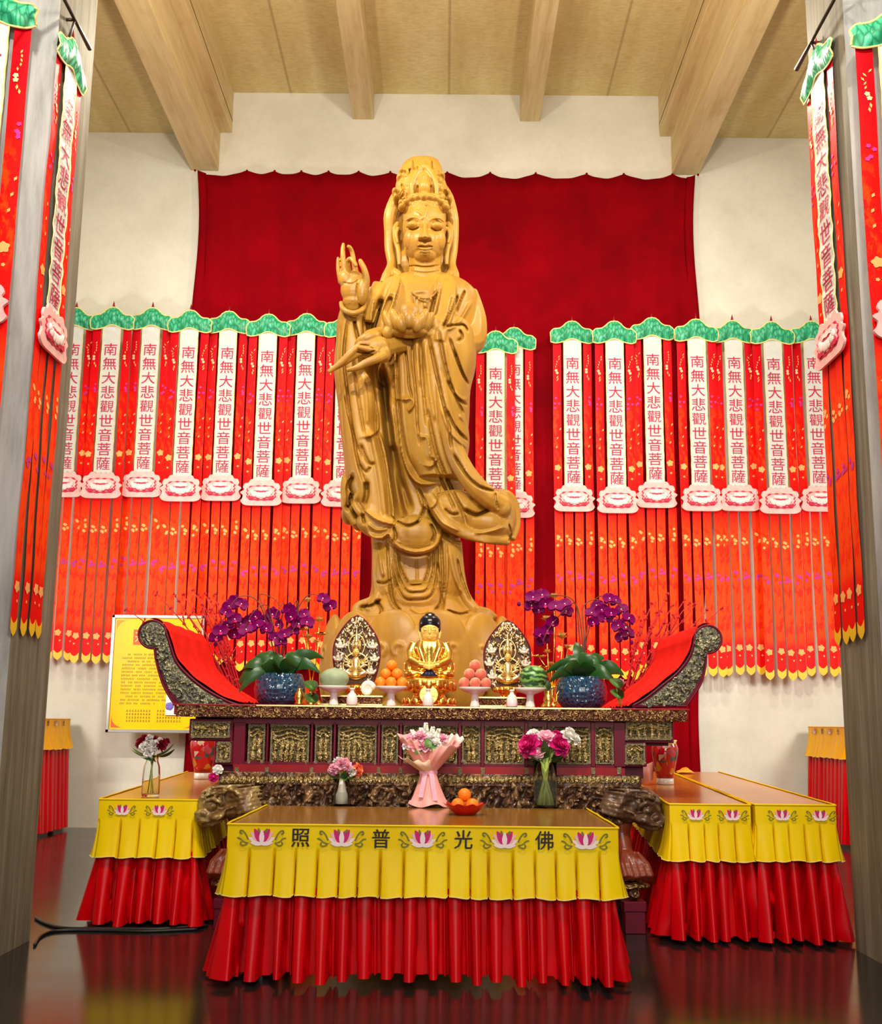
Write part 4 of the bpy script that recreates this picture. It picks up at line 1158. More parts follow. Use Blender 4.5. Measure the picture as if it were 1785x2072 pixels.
scroll((309, 1284), 28, [(313, 1311), (317, 1340), (328, 1379), (340, 1404), (356, 1429)], [(334, 1270), (344, 1302), (357, 1338), (382, 1367), (416, 1394), (459, 1418), (492, 1429)], False)
scroll((1432, 1294), 28, [(1429, 1322), (1427, 1350), (1419, 1381), (1401, 1411), (1388, 1429)], [(1407, 1280), (1398, 1323), (1373, 1359), (1337, 1389), (1305, 1414), (1278, 1429)], True)
# ------------------------------------------------------------------ the tall carved wooden statue
YS = 11.1
def S(px, py, d=0.0): return at(px, py, YS+d)
def mpp(py):
    p = S(860, py); return (p-EYE).dot(_F)/FPX
base_z = S(848, 1256).z
statue = thing('wooden_statue', 'towering carved golden wood statue of a robed, veiled standing figure with one hand raised', 'statue', (S(848, 1256).x, YS, base_z))
def SE(mb, px, py, d, rx, ry, rd, a=0.0, seg=18, ring=12):
    k = mpp(py); mb.ell(S(px, py, d), (rx*k, rd, ry*k), Euler((0, a, 0)).to_matrix(), seg=seg, ring=ring)
def ST(mb, pts, r, n=10, flat=1.0, k=4):
    """swept tapered tube through (px, py, depth) points, radii in pixels"""
    P = smooth_poly(pts, k) if len(pts) > 2 else np.array(pts, float)
    rr = np.interp(np.linspace(0, 1, len(P)), np.linspace(0, 1, len(r)), r)
    mb.tube([S(*p) for p in P], [q*mpp(p[1]) for q, p in zip(rr, P)], n, flat=flat)
def SL_(mb, secs, n=44, ex=2.4):
    """stacked level sections (py, left px, right px, front depth, back depth)"""
    K = smooth_poly(secs, 4); rows = []
    for py, xl, xr, df, db in K:
        a, b = S(xl, py), S(xr, py); z = a.z*0.5+b.z*0.5; row = []
        for j in range(n):
            t = 2*math.pi*j/n; c, s_ = math.cos(t), math.sin(t)
            cc = math.copysign(abs(c)**(2/ex), c); ss = math.copysign(abs(s_)**(2/ex), s_)
            row.append(((a.x+b.x)/2+(b.x-a.x)/2*cc, YS-(df if s_ > 0 else db)*abs(ss)*(1 if s_ > 0 else -1), z))
        rows.append(row)
    mb.grid(lambda i, j: rows[j][i], n, len(rows), closed=True)
    mb.add(rows[0], [tuple(range(n))]); mb.add(rows[-1], [tuple(range(n))])

robe = MB()
SL_(robe, [(560, 808, 912, .16, .2), (574, 775, 945, .24, .26), (600, 755, 966, .32, .3), (650, 742, 966, .38, .34), (700, 735, 962, .38, .36), (760, 733, 955, .36, .36), (830, 730, 945, .34, .36),
           (900, 735, 940, .32, .36), (960, 735, 940, .32, .36), (1020, 738, 938, .32, .36), (1070, 748, 932, .34, .36), (1110, 752, 932, .36, .36), (1160, 752, 932, .38, .36), (1200, 750, 940, .42, .38), (1232, 735, 962, .5, .42), (1256, 705, 995, .58, .48)])
# the figure's far arm and the sleeve that falls from it
ST(robe, [(940, 596, .02), (956, 650, -.02), (952, 690, -.12), (920, 690, -.34), (870, 678, -.5), (845, 676, -.54)], [28, 30, 30, 24, 18, 15])
SL_(robe, [(672, 850, 950, .50, .1), (690, 800, 960, .56, .1), (740, 797, 963, .58, .12), (790, 799, 952, .57, .12), (840, 803, 950, .56, .12), (870, 806, 948, .55, .12), (900, 811, 950, .54, .12), (940, 820, 945, .52, .12), (980, 842, 948, .48, .12)], ex=3)
ST(robe, [(884, 690, -.5), (893, 780, -.52), (905, 860, -.54), (925, 925, -.54), (955, 975, -.54), (990, 1008, -.52), (1022, 1026, -.46)], [12, 14, 17, 20, 21, 21, 20])
SE(robe, 1020, 1030, -.47, 14, 19, .10, 0.5)
SE(robe, 930, 1040, -.3, 62, 46, .24, 0.35); SE(robe, 985, 1062, -.32, 55, 34, .22, 0.1); SE(robe, 1014, 1048, -.26, 30, 50, .22)
ST(robe, [(1004, 997, -.3), (1026, 1000, -.28), (1040, 1022, -.22), (1044, 1060, -.22), (1036, 1092, -.3)], [6, 9, 11, 10, 7])
ST(robe, [(868, 1000, -.46), (895, 1050, -.48), (940, 1078, -.47), (990, 1090, -.44), (1030, 1095, -.38)], [10, 12, 12, 11, 9])
# the raised arm's sleeve
ST(robe, [(772, 598, 0), (738, 650, -.05), (718, 715, -.12), (714, 670, -.26), (714, 632, -.34)], [30, 32, 32, 28, 22])
SL_(robe, [(632, 694, 740, .40, -.1), (665, 684, 746, .42, .05), (700, 682, 752, .44, .08), (760, 678, 762, .46, .1), (830, 686, 770, .46, .1), (880, 691, 768, .45, .1), (930, 697, 782, .45, .1), (980, 703, 793, .45, .1), (1020, 716, 797, .44, .1), (1050, 735, 799, .42, .1), (1066, 752, 800, .38, .1)], ex=2.7)
SE(robe, 706, 990, -.05, 17, 42, .2); SE(robe, 712, 1035, -.04, 20, 28, .2, 0.4); SE(robe, 728, 1056, -.06, 18, 18, .18)
ST(robe, [(722, 960, -.36), (712, 972, -.36), (702, 990, -.3), (697, 1010, -.28), (702, 1035, -.26), (720, 1062, -.24)], [5, 7, 8, 8, 8, 6])
ST(robe, [(734, 975, -.4), (727, 1000, -.38), (716, 1015, -.34), (726, 1035, -.36), (737, 1048, -.34), (733, 1068, -.3)], [5, 7, 7, 7, 7, 5])
# hem tiers
SE(robe, 765, 1062, -.28, 45, 28, .16, 0.25); SE(robe, 838, 1080, -.34, 56, 36, .16)
ST(robe, [(738, 1058, -.34), (752, 1082, -.36), (772, 1087, -.4), (786, 1080, -.42), (795, 1094, -.44), (812, 1108, -.48), (840, 1116, -.5), (868, 1111, -.48), (884, 1098, -.44), (890, 1082, -.4)], [5, 5, 5, 5, 5, 6, 6, 6, 5, 4])
# lapels, sash ends, lower legs
ST(robe, [(902, 557, -.18), (909, 578, -.33), (904, 620, -.47), (894, 658, -.55), (888, 690, -.58)], [12, 16, 17, 16, 12], flat=0.45)
ST(robe, [(804, 558, -.2), (797, 582, -.32), (782, 628, -.44), (768, 672, -.48), (758, 720, -.44)], [8, 10, 10, 9, 7], flat=0.6)
ST(robe, [(770, 575, -.2), (755, 610, -.3), (745, 650, -.36)], [16, 16, 12], flat=0.5)
SE(robe, 790, 1165, -.2, 34, 75, .24); SE(robe, 905, 1160, -.2, 34, 80, .24); SE(robe, 845, 1215, -.3, 55, 40, .26)
ST(robe, [(762, 1100, -.25), (762, 1160, -.28), (765, 1205, -.33), (748, 1240, -.38)], [8, 9, 9, 12]); ST(robe, [(926, 1095, -.25), (932, 1160, -.28), (942, 1205, -.33), (968, 1245, -.36)], [9, 9, 10, 12])
ST(robe, [(775, 1195, -.3), (752, 1215, -.3), (726, 1226, -.3), (722, 1240, -.32), (745, 1250, -.4)], [8, 9, 9, 10, 9])
ST(robe, [(700, 1253, -.3), (760, 1250, -.55), (848, 1253, -.62), (930, 1248, -.56), (985, 1252, -.34), (1000, 1254, -.1)], [6, 9, 9, 10, 8, 5])
ST(robe, [(960, 1235, -.4), (985, 1240, -.3), (1003, 1250, -.2)], [10, 10, 6])
# inner robe glimpsed between the drapes and the pendant ring
SE(robe, 783, 755, -.3, 18, 30, .14); ST(robe, [(792, 690, -.5), (798, 705, -.52), (797, 728, -.5), (790, 737, -.46)], [4, 4.5, 4.5, 4])

G = lambda pts, w, d: (pts, w, d, 'g')
strokes = [
    # raised-arm sleeve
    G([(703, 650), (696, 720), (703, 790), (712, 860), (724, 930), (737, 975)], 4.5, -.11), G([(697, 800), (707, 850), (722, 900), (735, 930)], 3, -.05),
    G([(689, 660), (686, 740), (692, 830), (700, 920)], 3, -.03), G([(716, 636), (719, 662), (726, 690)], 5, -.10), G([(735, 640), (738, 680), (740, 700)], 3.5, -.05),
    G([(716, 720), (722, 780), (731, 840), (738, 880)], 4, -.035), G([(735, 760), (742, 810), (744, 860)], 6, .025), G([(753, 880), (765, 940), (775, 1000), (780, 1050)], 8, .03),
    G([(730, 900), (745, 935), (758, 938)], 4, -.05), G([(728, 940), (740, 955), (750, 945)], 3, -.04),
    ([(738, 752), (752, 773), (762, 822), (766, 866), (754, 880), (738, 885)], 8, .09, 'l'),
    ([(767, 872), (782, 926), (793, 998), (799, 1060)], 8, .10, 'l'), ([(799, 1062), (765, 1053), (736, 1032)], 7, .07, 'l'),
    G([(714, 962), (706, 985), (709, 1008), (703, 1030)], 8, -.10), G([(741, 975), (742, 1000), (737, 1020)], 8, -.09), G([(733, 1040), (738, 1060)], 5, -.07),
    # the open channel in the middle
    G([(772, 745), (778, 790), (784, 850), (793, 920), (803, 990), (815, 1050)], 14, -.26), G([(795, 900), (812, 970), (830, 1030)], 10, -.12), G([(786, 800), (797, 860), (803, 920), (818, 985)], 5, .05),
    # front drape
    ([(797, 690), (801, 790), (806, 850), (814, 918), (830, 962), (853, 980), (888, 977)], 9, .11, 'r'),
    G([(815, 683), (825, 741), (828, 782), (836, 808)], 3.2, -.06), G([(833, 682), (836, 741), (842, 802), (845, 860), (850, 900)], 3.4, -.075), G([(850, 686), (854, 761), (858, 802), (864, 860)], 3.6, -.09),
    G([(868, 682), (880, 741), (894, 802), (908, 860), (914, 905)], 4.2, -.09), G([(888, 672), (902, 741), (922, 802), (940, 840)], 3.8, -.05), G([(910, 685), (930, 741), (950, 785)], 4, -.05),
    G([(808, 690), (812, 790), (818, 880), (835, 950)], 7, .02), G([(824, 690), (829, 760)], 4, .02), G([(842, 690), (849, 780)], 4, .03), G([(859, 690), (870, 790), (880, 850)], 6, .035), G([(898, 690), (912, 770), (925, 810)], 5, .03),
    ([(800, 806), (818, 809), (838, 807)], 3.5, .05, 'r'), ([(838, 808), (836, 822), (826, 833)], 4, .05, 'l'),
    ([(844, 868), (852, 882), (866, 887), (872, 920), (884, 926), (874, 943), (857, 941)], 4, .05, 'l'),
    G([(926, 598), (912, 634), (897, 662)], 4, -.10), G([(941, 588), (932, 608), (924, 630)], 3, -.05), G([(953, 612), (930, 650), (905, 668)], 6, .03), G([(902, 661), (936, 657), (947, 670)], 3.5, -.06), G([(930, 668), (936, 682), (926, 690)], 4, -.05),
    G([(920, 711), (938, 761), (955, 783)], 4, -.05), G([(906, 770), (924, 803), (948, 822)], 4.5, -.06), G([(916, 790), (936, 808), (955, 800)], 5, .03),
    G([(904, 831), (924, 869), (952, 897)], 4.5, -.08), G([(893, 826), (910, 872), (945, 905), (955, 903)], 4.5, .04), G([(930, 840), (944, 860), (948, 885)], 5, .03),
    G([(866, 831), (874, 876), (885, 921), (903, 966), (924, 1010), (936, 1034), (944, 1064)], 4.6, -.13), G([(918, 920), (945, 962), (971, 985), (1004, 994)], 4, -.06),
    G([(878, 930), (888, 960), (915, 1018), (918, 1030)], 3.5, -.06), G([(900, 1030), (914, 1040), (928, 1040)], 3, -.05),
    ([(838, 970), (848, 1000), (857, 1024), (876, 1026), (889, 1000), (886, 980)], 6, .05, 'r'), G([(845, 985), (860, 1020), (850, 1050), (842, 1058)], 4, -.07), G([(876, 1028), (896, 1057), (928, 1074)], 3.5, .04), G([(868, 1032), (886, 1066), (910, 1088)], 5, -.11),
    G([(990, 1030), (965, 1042), (940, 1032)], 6, -.09), G([(1003, 996), (1004, 1015), (1008, 1030)], 2.5, -.05), G([(1030, 1060), (1034, 1080), (1030, 1096)], 2.5, -.05), G([(960, 1078), (990, 1076), (1020, 1066)], 6, .03),
    # hem of the robe over the skirt
    ([(736, 1056), (750, 1085), (772, 1089), (786, 1081), (795, 1096), (812, 1110), (840, 1118), (868, 1113), (885, 1100), (891, 1084)], 9, .05, 'r'),
    G([(796, 1066), (801, 1085), (795, 1098)], 4, -.08), G([(872, 1060), (880, 1080), (874, 1096)], 4.5, -.09), G([(802, 1054), (825, 1064), (848, 1056)], 4, -.06), G([(745, 1060), (762, 1072), (785, 1070)], 4, .03),
    ([(884, 1064), (906, 1089), (930, 1100), (1000, 1100)], 8, .05, 'r'),
    # skirt folds
    G([(806, 1118), (810, 1150), (826, 1180), (843, 1183), (858, 1178), (868, 1150), (868, 1118)], 3, -.05), G([(798, 1112), (803, 1155), (822, 1194), (844, 1198), (864, 1192), (877, 1155), (877, 1114)], 3, -.06), G([(792, 1106), (797, 1165), (816, 1208), (844, 1213), (872, 1205), (884, 1165), (885, 1106)], 3.4, -.05),
    G([(784, 1096), (788, 1160), (795, 1215), (812, 1238)], 4.2, -.09), G([(892, 1090), (896, 1160), (893, 1215), (880, 1235)], 4, -.07), G([(903, 1100), (905, 1160), (900, 1200), (896, 1230)], 3.5, -.06), G([(886, 1140), (892, 1190), (897, 1240)], 3.2, -.07),
    G([(843, 1132), (844, 1176)], 1.6, -.03), G([(766, 1110), (772, 1150), (776, 1165)], 5, .04), G([(762, 1178), (778, 1180), (790, 1174)], 3, -.05), G([(912, 1120), (920, 1165), (935, 1200)], 6, .04), G([(925, 1130), (936, 1175), (952, 1215)], 4, -.05),
    G([(760, 1215), (772, 1232), (770, 1245)], 5, -.08), G([(730, 1228), (752, 1225), (770, 1214)], 4, -.07), G([(782, 1190), (795, 1225), (820, 1243)], 4, .05), G([(905, 1235), (930, 1242), (950, 1238)], 4, -.05), G([(830, 1230), (850, 1240), (868, 1234)], 6, .02),
    # chest
    G([(842, 600), (838, 640)], 2.5, -.02), G([(792, 600), (776, 640), (764, 680), (760, 700)], 9, -.2), G([(772, 605), (762, 645), (752, 685)], 9, -.16), G([(848, 590), (852, 630), (845, 665)], 26, -.022), G([(884, 590), (874, 630), (866, 665)], 6, -.08), G([(915, 600), (905, 640), (897, 660)], 2.5, -.04), ([(886, 562), (884, 590), (878, 630), (868, 664)], 9, .07, 'r'), ([(810, 562), (806, 585), (794, 628), (776, 668)], 7, .07, 'l'), ([(922, 575), (920, 620), (908, 662)], 8, .05, 'l'), ([(790, 578), (772, 625), (756, 680)], 7, .05, 'r'),
    ([(758, 600), (752, 640), (750, 690)], 5, .04, 'l'),
]
strokes = [(p_, w_, max(d_*1.6, -w_*0.026) if d_ < 0 else d_*1.4, k_) for p_, w_, d_, k_ in strokes]
RB = clay('robe', robe, 0.0105, WOOD, statue, 2, strokes)

# ---- head, veil and crown
hd = MB()
SE(hd, 859, 462, -.10, 44, 60, .33, seg=28, ring=20); SE(hd, 859, 500, -.16, 38, 36, .27, seg=24, ring=16); SE(hd, 859, 440, -.1, 44, 38, .3)
SE(hd, 834, 486, -.245, 17, 24, .12); SE(hd, 885, 486, -.245, 17, 24, .12); SE(hd, 860, 500, -.27, 24, 20, .12); SE(hd, 860, 516, -.25, 22, 16, .12)
ST(hd, [(860, 446, -.40), (860, 462, -.435), (860, 476, -.475), (860, 482, -.49)], [3.5, 4.2, 5.5, 5.5], flat=1); SE(hd, 851.5, 482, -.43, 5.5, 4, .05); SE(hd, 868.5, 482, -.43, 5.5, 4, .05)
ST(hd, [(855, 450, -.40), (845, 441, -.41), (832, 440, -.385), (821, 447, -.33)], [2, 2.6, 2.6, 1.6]); ST(hd, [(866, 450, -.40), (875, 442, -.41), (888, 441, -.385), (899, 449, -.33)], [2, 2.6, 2.6, 1.6])
SE(hd, 835.5, 456, -.35, 12, 8, .065); SE(hd, 884.5, 458, -.35, 12, 8, .065)
ST(hd, [(845, 497, -.40), (853, 494, -.435), (860, 495.5, -.44), (868, 494, -.435), (876, 497, -.40)], [1.4, 2.6, 2.5, 2.6, 1.4]); ST(hd, [(848, 502, -.41), (860, 504, -.44), (873, 502, -.41)], [1.6, 3.2, 1.6])
# ears with long lobes
for sx, x in ((-1, 804), (1, 908)):
    ST(hd, [(x+sx*-2, 450, -.05), (x+sx*4, 462, -.07), (x+sx*3, 485, -.09), (x-sx*2, 505, -.11), (x-sx*4, 520, -.12), (x-sx*4, 536, -.12)], [4, 6, 6, 5, 5, 4])
    ST(hd, [(x-sx*2, 460, -.12), (x+sx*2, 475, -.13), (x-sx*1, 492, -.13)], [3, 3.5, 3])
ST(hd, [(860, 520, -.10), (860, 545, -.09), (860, 575, -.08)], [35, 33, 38])
for x, y in [(814, 420), (822, 411), (833, 405), (845, 402), (858, 401), (871, 402), (883, 405), (894, 411), (902, 420)]:
    SE(hd, x, y, -.26-.12*(1-abs(x-859)/48), 8.5, 7, .08)
for k in range(10):
    x = 812+10*k; SE(hd, x, 418-0.035*(x-859)**2*0.1, -.22-.16*(1-abs(x-859)/48), 6, 5, .06)
hs = [G([(822, 460), (835, 465), (848, 460)], 1.9, -.045), G([(872, 461), (884, 467), (898, 462)], 1.9, -.045), G([(824, 449), (836, 446), (847, 450)], 1.6, -.02), G([(874, 451), (884, 448), (896, 452)], 1.6, -.02),
      G([(845, 499.5), (853, 499), (860, 500), (868, 499), (876, 499.5)], 1.4, -.03), G([(847, 487.5), (860, 489), (873, 487.5)], 1.6, -.03),
      G([(842, 525), (860, 529), (878, 525)], 2.2, -.014), G([(850, 511), (860, 513), (871, 511)], 2.2, -.012), G([(860, 490), (860, 494)], 1.5, -.01), G([(830, 548), (860, 552), (892, 548)], 1.8, -.02), G([(828, 560), (860, 564), (894, 560)], 1.8, -.02), G([(820, 540), (840, 538), (860, 540), (890, 537)], 2, -.04),
      G([(840, 425), (856, 436), (853, 444)], 3, .015), G([(866, 425), (862, 440)], 1.8, -.015)]
clay('head', hd, 0.0062, WOOD, statue, 1, hs)
vl = MB()
SE(vl, 855, 470, .22, 68, 82, .2); SE(vl, 855, 480, .26, 72, 62, .16); SE(vl, 855, 540, .18, 66, 45, .2); SE(vl, 857, 400, .1, 46, 50, .22)
ST(vl, [(818, 380, .0), (803, 402, .0), (790, 436, .0), (789, 470, .03), (789, 505, .04), (793, 535, .0), (784, 560, -.06), (776, 575, -.1)], [10, 14, 14, 12, 11, 10, 12, 9])
ST(vl, [(896, 380, .0), (906, 402, .0), (916, 438, .0), (918, 470, .03), (917, 505, .04), (914, 535, .0), (920, 556, -.06), (922, 575, -.1)], [10, 13, 12, 11, 10, 9, 10, 8])
ST(vl, [(796, 548, -.02), (806, 556, -.12), (812, 566, -.18)], [8, 9, 6]); ST(vl, [(916, 545, -.02), (910, 556, -.12), (902, 564, -.18)], [8, 9, 6])
SL_(vl, [(321, 838, 876, .06, .08), (328, 822, 888, .12, .14), (345, 811, 895, .2, .2), (365, 804, 900, .26, .24), (385, 800, 906, .3, .26), (405, 800, 910, .3, .28), (418, 803, 909, .26, .28)])
for px, py, r in ((799, 390, 6), (801, 402, 6), (808, 362, 6), (905, 392, 6), (909, 405, 6), (812, 350, 5), (896, 358, 5), (826, 380, 8), (822, 362, 7), (890, 372, 7), (893, 388, 7), (831, 346, 6), (818, 398, 8), (894, 402, 8)):
    SE(vl, px, py, -.16-.08*(1-abs(px-856)/50), r, r*1.1, .1)
ST(vl, [(834, 398, -.28), (834, 372, -.30), (843, 350, -.28), (857, 338, -.26), (872, 347, -.28), (882, 370, -.30), (884, 396, -.28)], [4, 5, 6, 7, 6, 5, 4])
SE(vl, 859, 380, -.26, 13, 18, .1); SE(vl, 860, 364, -.27, 8, 8, .08); ST(vl, [(842, 397, -.34), (859, 394, -.37), (876, 397, -.34)], [3.5, 4.5, 3.5])
SE(vl, 859, 402, -.24, 38, 7, .12)
vs_ = [G([(836, 322), (837, 340)], 2.5, -.07), G([(874, 324), (875, 342)], 2.5, -.07), G([(819, 344), (821, 352)], 2, -.06), G([(829, 342), (829, 352)], 2, -.06), G([(846, 336), (844, 344)], 2, -.05), G([(812, 372), (818, 390), (810, 402)], 4, -.05), G([(846, 375), (843, 392)], 3, -.05), G([(872, 375), (876, 392)], 3, -.05), G([(897, 365), (901, 385), (906, 400)], 3.5, -.06), G([(886, 345), (893, 356)], 3, -.05), G([(858, 322), (858, 334)], 4, .02), G([(816, 380), (806, 395)], 3, .03)]
clay('veil_and_crown', vl, 0.0085, WOOD, statue, 1, vs_)
# necklace on the bare chest
nk = MB()
P = smooth_poly([(822, 574, -.30), (832, 590, -.40), (846, 600, -.45), (860, 604, -.46), (874, 600, -.45), (886, 588, -.40), (892, 574, -.30)], 6)
for p in P: SE(nk, p[0], p[1], p[2]+.075, 2.4, 2.4, .015, seg=8, ring=6)
for x, y in ((848, 605), (860, 609), (872, 605)): SE(nk, x, y, -.39, 2.6, 3.6, .018, seg=10, ring=8)
SE(nk, 860, 618, -.39, 4, 5.5, .022)
nk.build('necklace', WOOD, RB)
# ---- raised hand
h1 = MB(); D = -.42
SE(h1, 716, 585, D, 26, 31, .09, 0.05); SE(h1, 734, 590, D-.05, 12, 28, .07, 0.06); SE(h1, 714, 610, D+.02, 20, 18, .09); SE(h1, 700, 565, D-.02, 15, 18, .06); SE(h1, 716, 563, D-.01, 19, 15, .06)
ST(h1, [(714, 606, D+.02), (714, 628, D+.06), (716, 650, D+.1)], [20, 18, 17])
ST(h1, [(691, 572, D), (685, 548, D-.02), (684, 530, D-.03), (684, 520, D-.03)], [6.5, 4.5, 3.6, 2.2])
ST(h1, [(700, 566, D-.01), (696, 540, D-.03), (694, 518, D-.04), (694, 503, D-.03), (695, 492, D-.02)], [7, 5.6, 5.2, 4.6, 2.4])
ST(h1, [(710, 562, D-.02), (705, 542, D-.07), (704, 528, D-.11), (711, 524, D-.15), (718, 533, D-.17), (721, 540, D-.17)], [6, 5, 4.6, 4.8, 4.6, 3.4])
ST(h1, [(722, 560, D+.01), (717, 535, D+.0), (713, 512, D-.02), (708, 501, D-.05), (703, 498, D-.07)], [7, 5.2, 4.6, 4.4, 2.8])
ST(h1, [(738, 588, D-.06), (741, 565, D-.09), (737, 545, D-.12), (731, 532, D-.13), (728, 525, D-.13)], [9, 7.5, 6.2, 5.4, 3.4])
clay('raised_hand', h1, 0.0062, WOOD, statue, 1, [G([(724, 572), (722, 592), (726, 612)], 2.5, -.02), G([(695, 572), (712, 574), (726, 566)], 2, -.015), G([(700, 625), (714, 629), (730, 624)], 2, -.015)])
cf = MB(); ST(cf, [(690, 612, D+.06), (695, 626, D-.05), (714, 634, D-.09), (733, 627, D-.05), (739, 612, D+.06)], [4, 5.5, 6, 5.5, 4], k=6); clay('sleeve_cuff', cf, 0.009, WOOD, RB, 1)
# ---- lowered hand
h2 = MB(); D = -.66
SE(h2, 757, 703, D, 31, 22, .10, -0.25); SE(h2, 745, 688, D, 28, 14, .10, -0.45); SE(h2, 774, 715, D+.02, 18, 19, .10)
ST(h2, [(770, 672, D+.06), (748, 680, D), (728, 696, D-.02)], [11, 12, 9]); ST(h2, [(775, 705, D+.05), (800, 700, D+.14), (830, 695, D+.2)], [20, 18, 16])
ST(h2, [(752, 692, D-.03), (726, 703, D-.06), (707, 718, D-.08), (688, 736, D-.08), (664, 753, D-.08)], [11, 8.5, 7.5, 6.5, 4]); ST(h2, [(742, 706, D-.02), (722, 717, D-.05), (700, 732, D-.06), (679, 745, D-.05)], [8, 7, 6, 4])
ST(h2, [(778, 718, D-.05), (760, 727, D-.09), (740, 735, D-.10), (720, 745, D-.11), (701, 749, D-.1)], [11, 9, 8, 6, 3.4]); ST(h2, [(765, 712, D-.08), (742, 706, D-.10), (724, 703, D-.10)], [8, 6, 4])
clay('lowered_hand', h2, 0.0065, WOOD, statue, 1, [G([(722, 712), (740, 715), (758, 710)], 2.4, -.05), G([(728, 697), (745, 700), (756, 706)], 2, -.03)])
# ---- the lotus held before the chest
lf = MB(); D = -.66
SE(lf, 828, 638, D, 21, 26, .10); 
SE(lf, 828, 646, D-.07, 13, 19, .06)
SE(lf, 800, 648, D-.02, 10, 24, .07, -0.3); SE(lf, 856, 647, D-.02, 10, 23, .07, 0.3); SE(lf, 812, 655, D-.06, 10, 18, .06, -0.2); SE(lf, 845, 655, D-.06, 10, 18, .06, 0.2)
SE(lf, 785, 652, D+.03, 9, 25, .08, -0.35); SE(lf, 867, 652, D+.03, 9, 22, .08, 0.4); SE(lf, 784, 674, D+.04, 11, 14, .08, 0.2)
for x in (812, 820, 828, 836, 846): ST(lf, [(x, 655, D-.05), (x*0.6+828*.4, 668, D-.03), (x*.5+828*.5, 684, D+.02)], [4.5, 3.8, 3])
SE(lf, 828, 672, D+.04, 36, 12, .1)
clay('held_lotus', lf, 0.0075, WOOD, statue, 1)

# ---- lotus pedestal
pd = MB(); kz = mpp(1330); c0 = S(848, 1256)
def zpy(py): return S(848, py).z
prof = [(190*kz, 0.0), (190*kz, zpy(1450)), (182*kz, zpy(1425)), (178*kz, zpy(1400)), (182*kz, zpy(1350)), (182*kz, zpy(1305)), (174*kz, zpy(1278)), (162*kz, zpy(1264)), (158*kz, zpy(1262)), (158*kz, base_z-0.002), (0.0, base_z-0.002)]
pd.lathe((c0.x, YS, 0), prof, 72, 0)
nP = 12
def pet(a, zc_, hw, hh, dep, rr, tilt):
    mt = Matrix.Rotation(a+math.pi/2, 3, 'Z') @ Matrix.Rotation(tilt, 3, 'X')
    pd.ell((c0.x+rr*math.cos(a), YS+rr*math.sin(a), zc_), (hw, dep, hh), mt, seg=22, ring=14)
def curl(a, u0, z0_, r0, rr, sg):
    pts = []
    for q in np.linspace(-0.9, 5.0, 16):
        r_ = r0*(1-q/7.5); u = u0+sg*r_*math.cos(q); v = z0_+r_*math.sin(q)
        aa = a+u/rr; pts.append(Vector((c0.x+rr*math.cos(aa), YS+rr*math.sin(aa), v)))
    pd.tube(pts, list(np.linspace(.02, .011, 16)), 7)
for k in range(nP):
    a = 2*math.pi*(k+0.5)/nP-math.pi/2
    w = math.pi*182*kz/nP
    pet(a, zpy(1298), w*1.02, 0.24, 0.075, 178*kz, -0.12)
    a2 = 2*math.pi*k/nP-math.pi/2
    pet(a2, zpy(1362), w*1.12, 0.36, 0.085, 182*kz, 0.0)
    for sg in (-1, 1):
        curl(a2, sg*0.15, zpy(1326), 0.06, 196*kz, sg)
o = clay('lotus_pedestal', pd, 0.015, WOOD, statue, 1)
o['label'] = 'round lotus-petal pedestal'
# ------------------------------------------------------------------ things on the altar
def on(px, Y, z): return Vector((at(px, 1435, Y).x, Y, z))
def mY(Y): return Y*0.985/FPX
Z0 = AZ+0.002
def part(mb, name, mat, root): return mb.build(name, mat, root)
# --- pedestal dishes and fruit
def dish(px, Y, label):
    p = on(px, Y, Z0); k = mY(Y); h = 38*k
    mb = MB(); R_ = 33*k
    mb.lathe(p, [(10.5*k, 0), (10*k, 0.006), (8*k, h*.3), (7*k, h*.6), (9*k, h*.68), (R_*.75, h*.83), (R_, h), (R_*.97, h+.004), (R_*.7, h*.9), (0, h*.86)], 36)
    r = mb.build('pedestal_dish', WHITEC); 
    o = r; o.location = p
    for v in o.data.vertices: v.co -= p
    tag(o, label, 'dish', 'white pedestal dishes'); return p, k, p.z+h
def fruit(name, px, py, Y, r, mat, label, cat, grp, sq=(1, 1, 1), top=True, zz=None):
    c = at(px, py, Y); k = mY(Y); mb = MB(); rnd = random.Random(int(px*7+py))
    a = Euler((rnd.uniform(-.5, .5), rnd.uniform(-.5, .5), rnd.uniform(0, 6))).to_matrix()
    rad = r*k
    mb.ell((0, 0, 0), (rad*sq[0], rad*sq[1], rad*sq[2]), a if sq == (1, 1, 1) else None, 22, 14)
    if mat is ORANGE:
        q = a@Vector((0, 0, rad*0.98)); mb.ell(q, (0.006, 0.006, 0.003), a, 8, 6, 1)
    me = mb.mesh(name, [mat, STEM]); o = link(name, me); o.location = c if zz is None else (c.x, c.y, zz)
    return tag(o, label, cat, grp)
YD = 8.66
P1 = dish(675, YD, 'white pedestal dish carrying a pale green melon, beside the left orchid pot')
P2 = dish(791, YD, 'white pedestal dish carrying a pyramid of oranges')
P3 = dish(961, YD, 'white pedestal dish carrying a pyramid of peaches')
P4 = dish(1073, YD, 'white pedestal dish carrying a striped watermelon')
GO, GP = 'oranges on the pedestal dish', 'peaches on the pedestal dish'
kz_ = mY(YD); zt = P2[2]
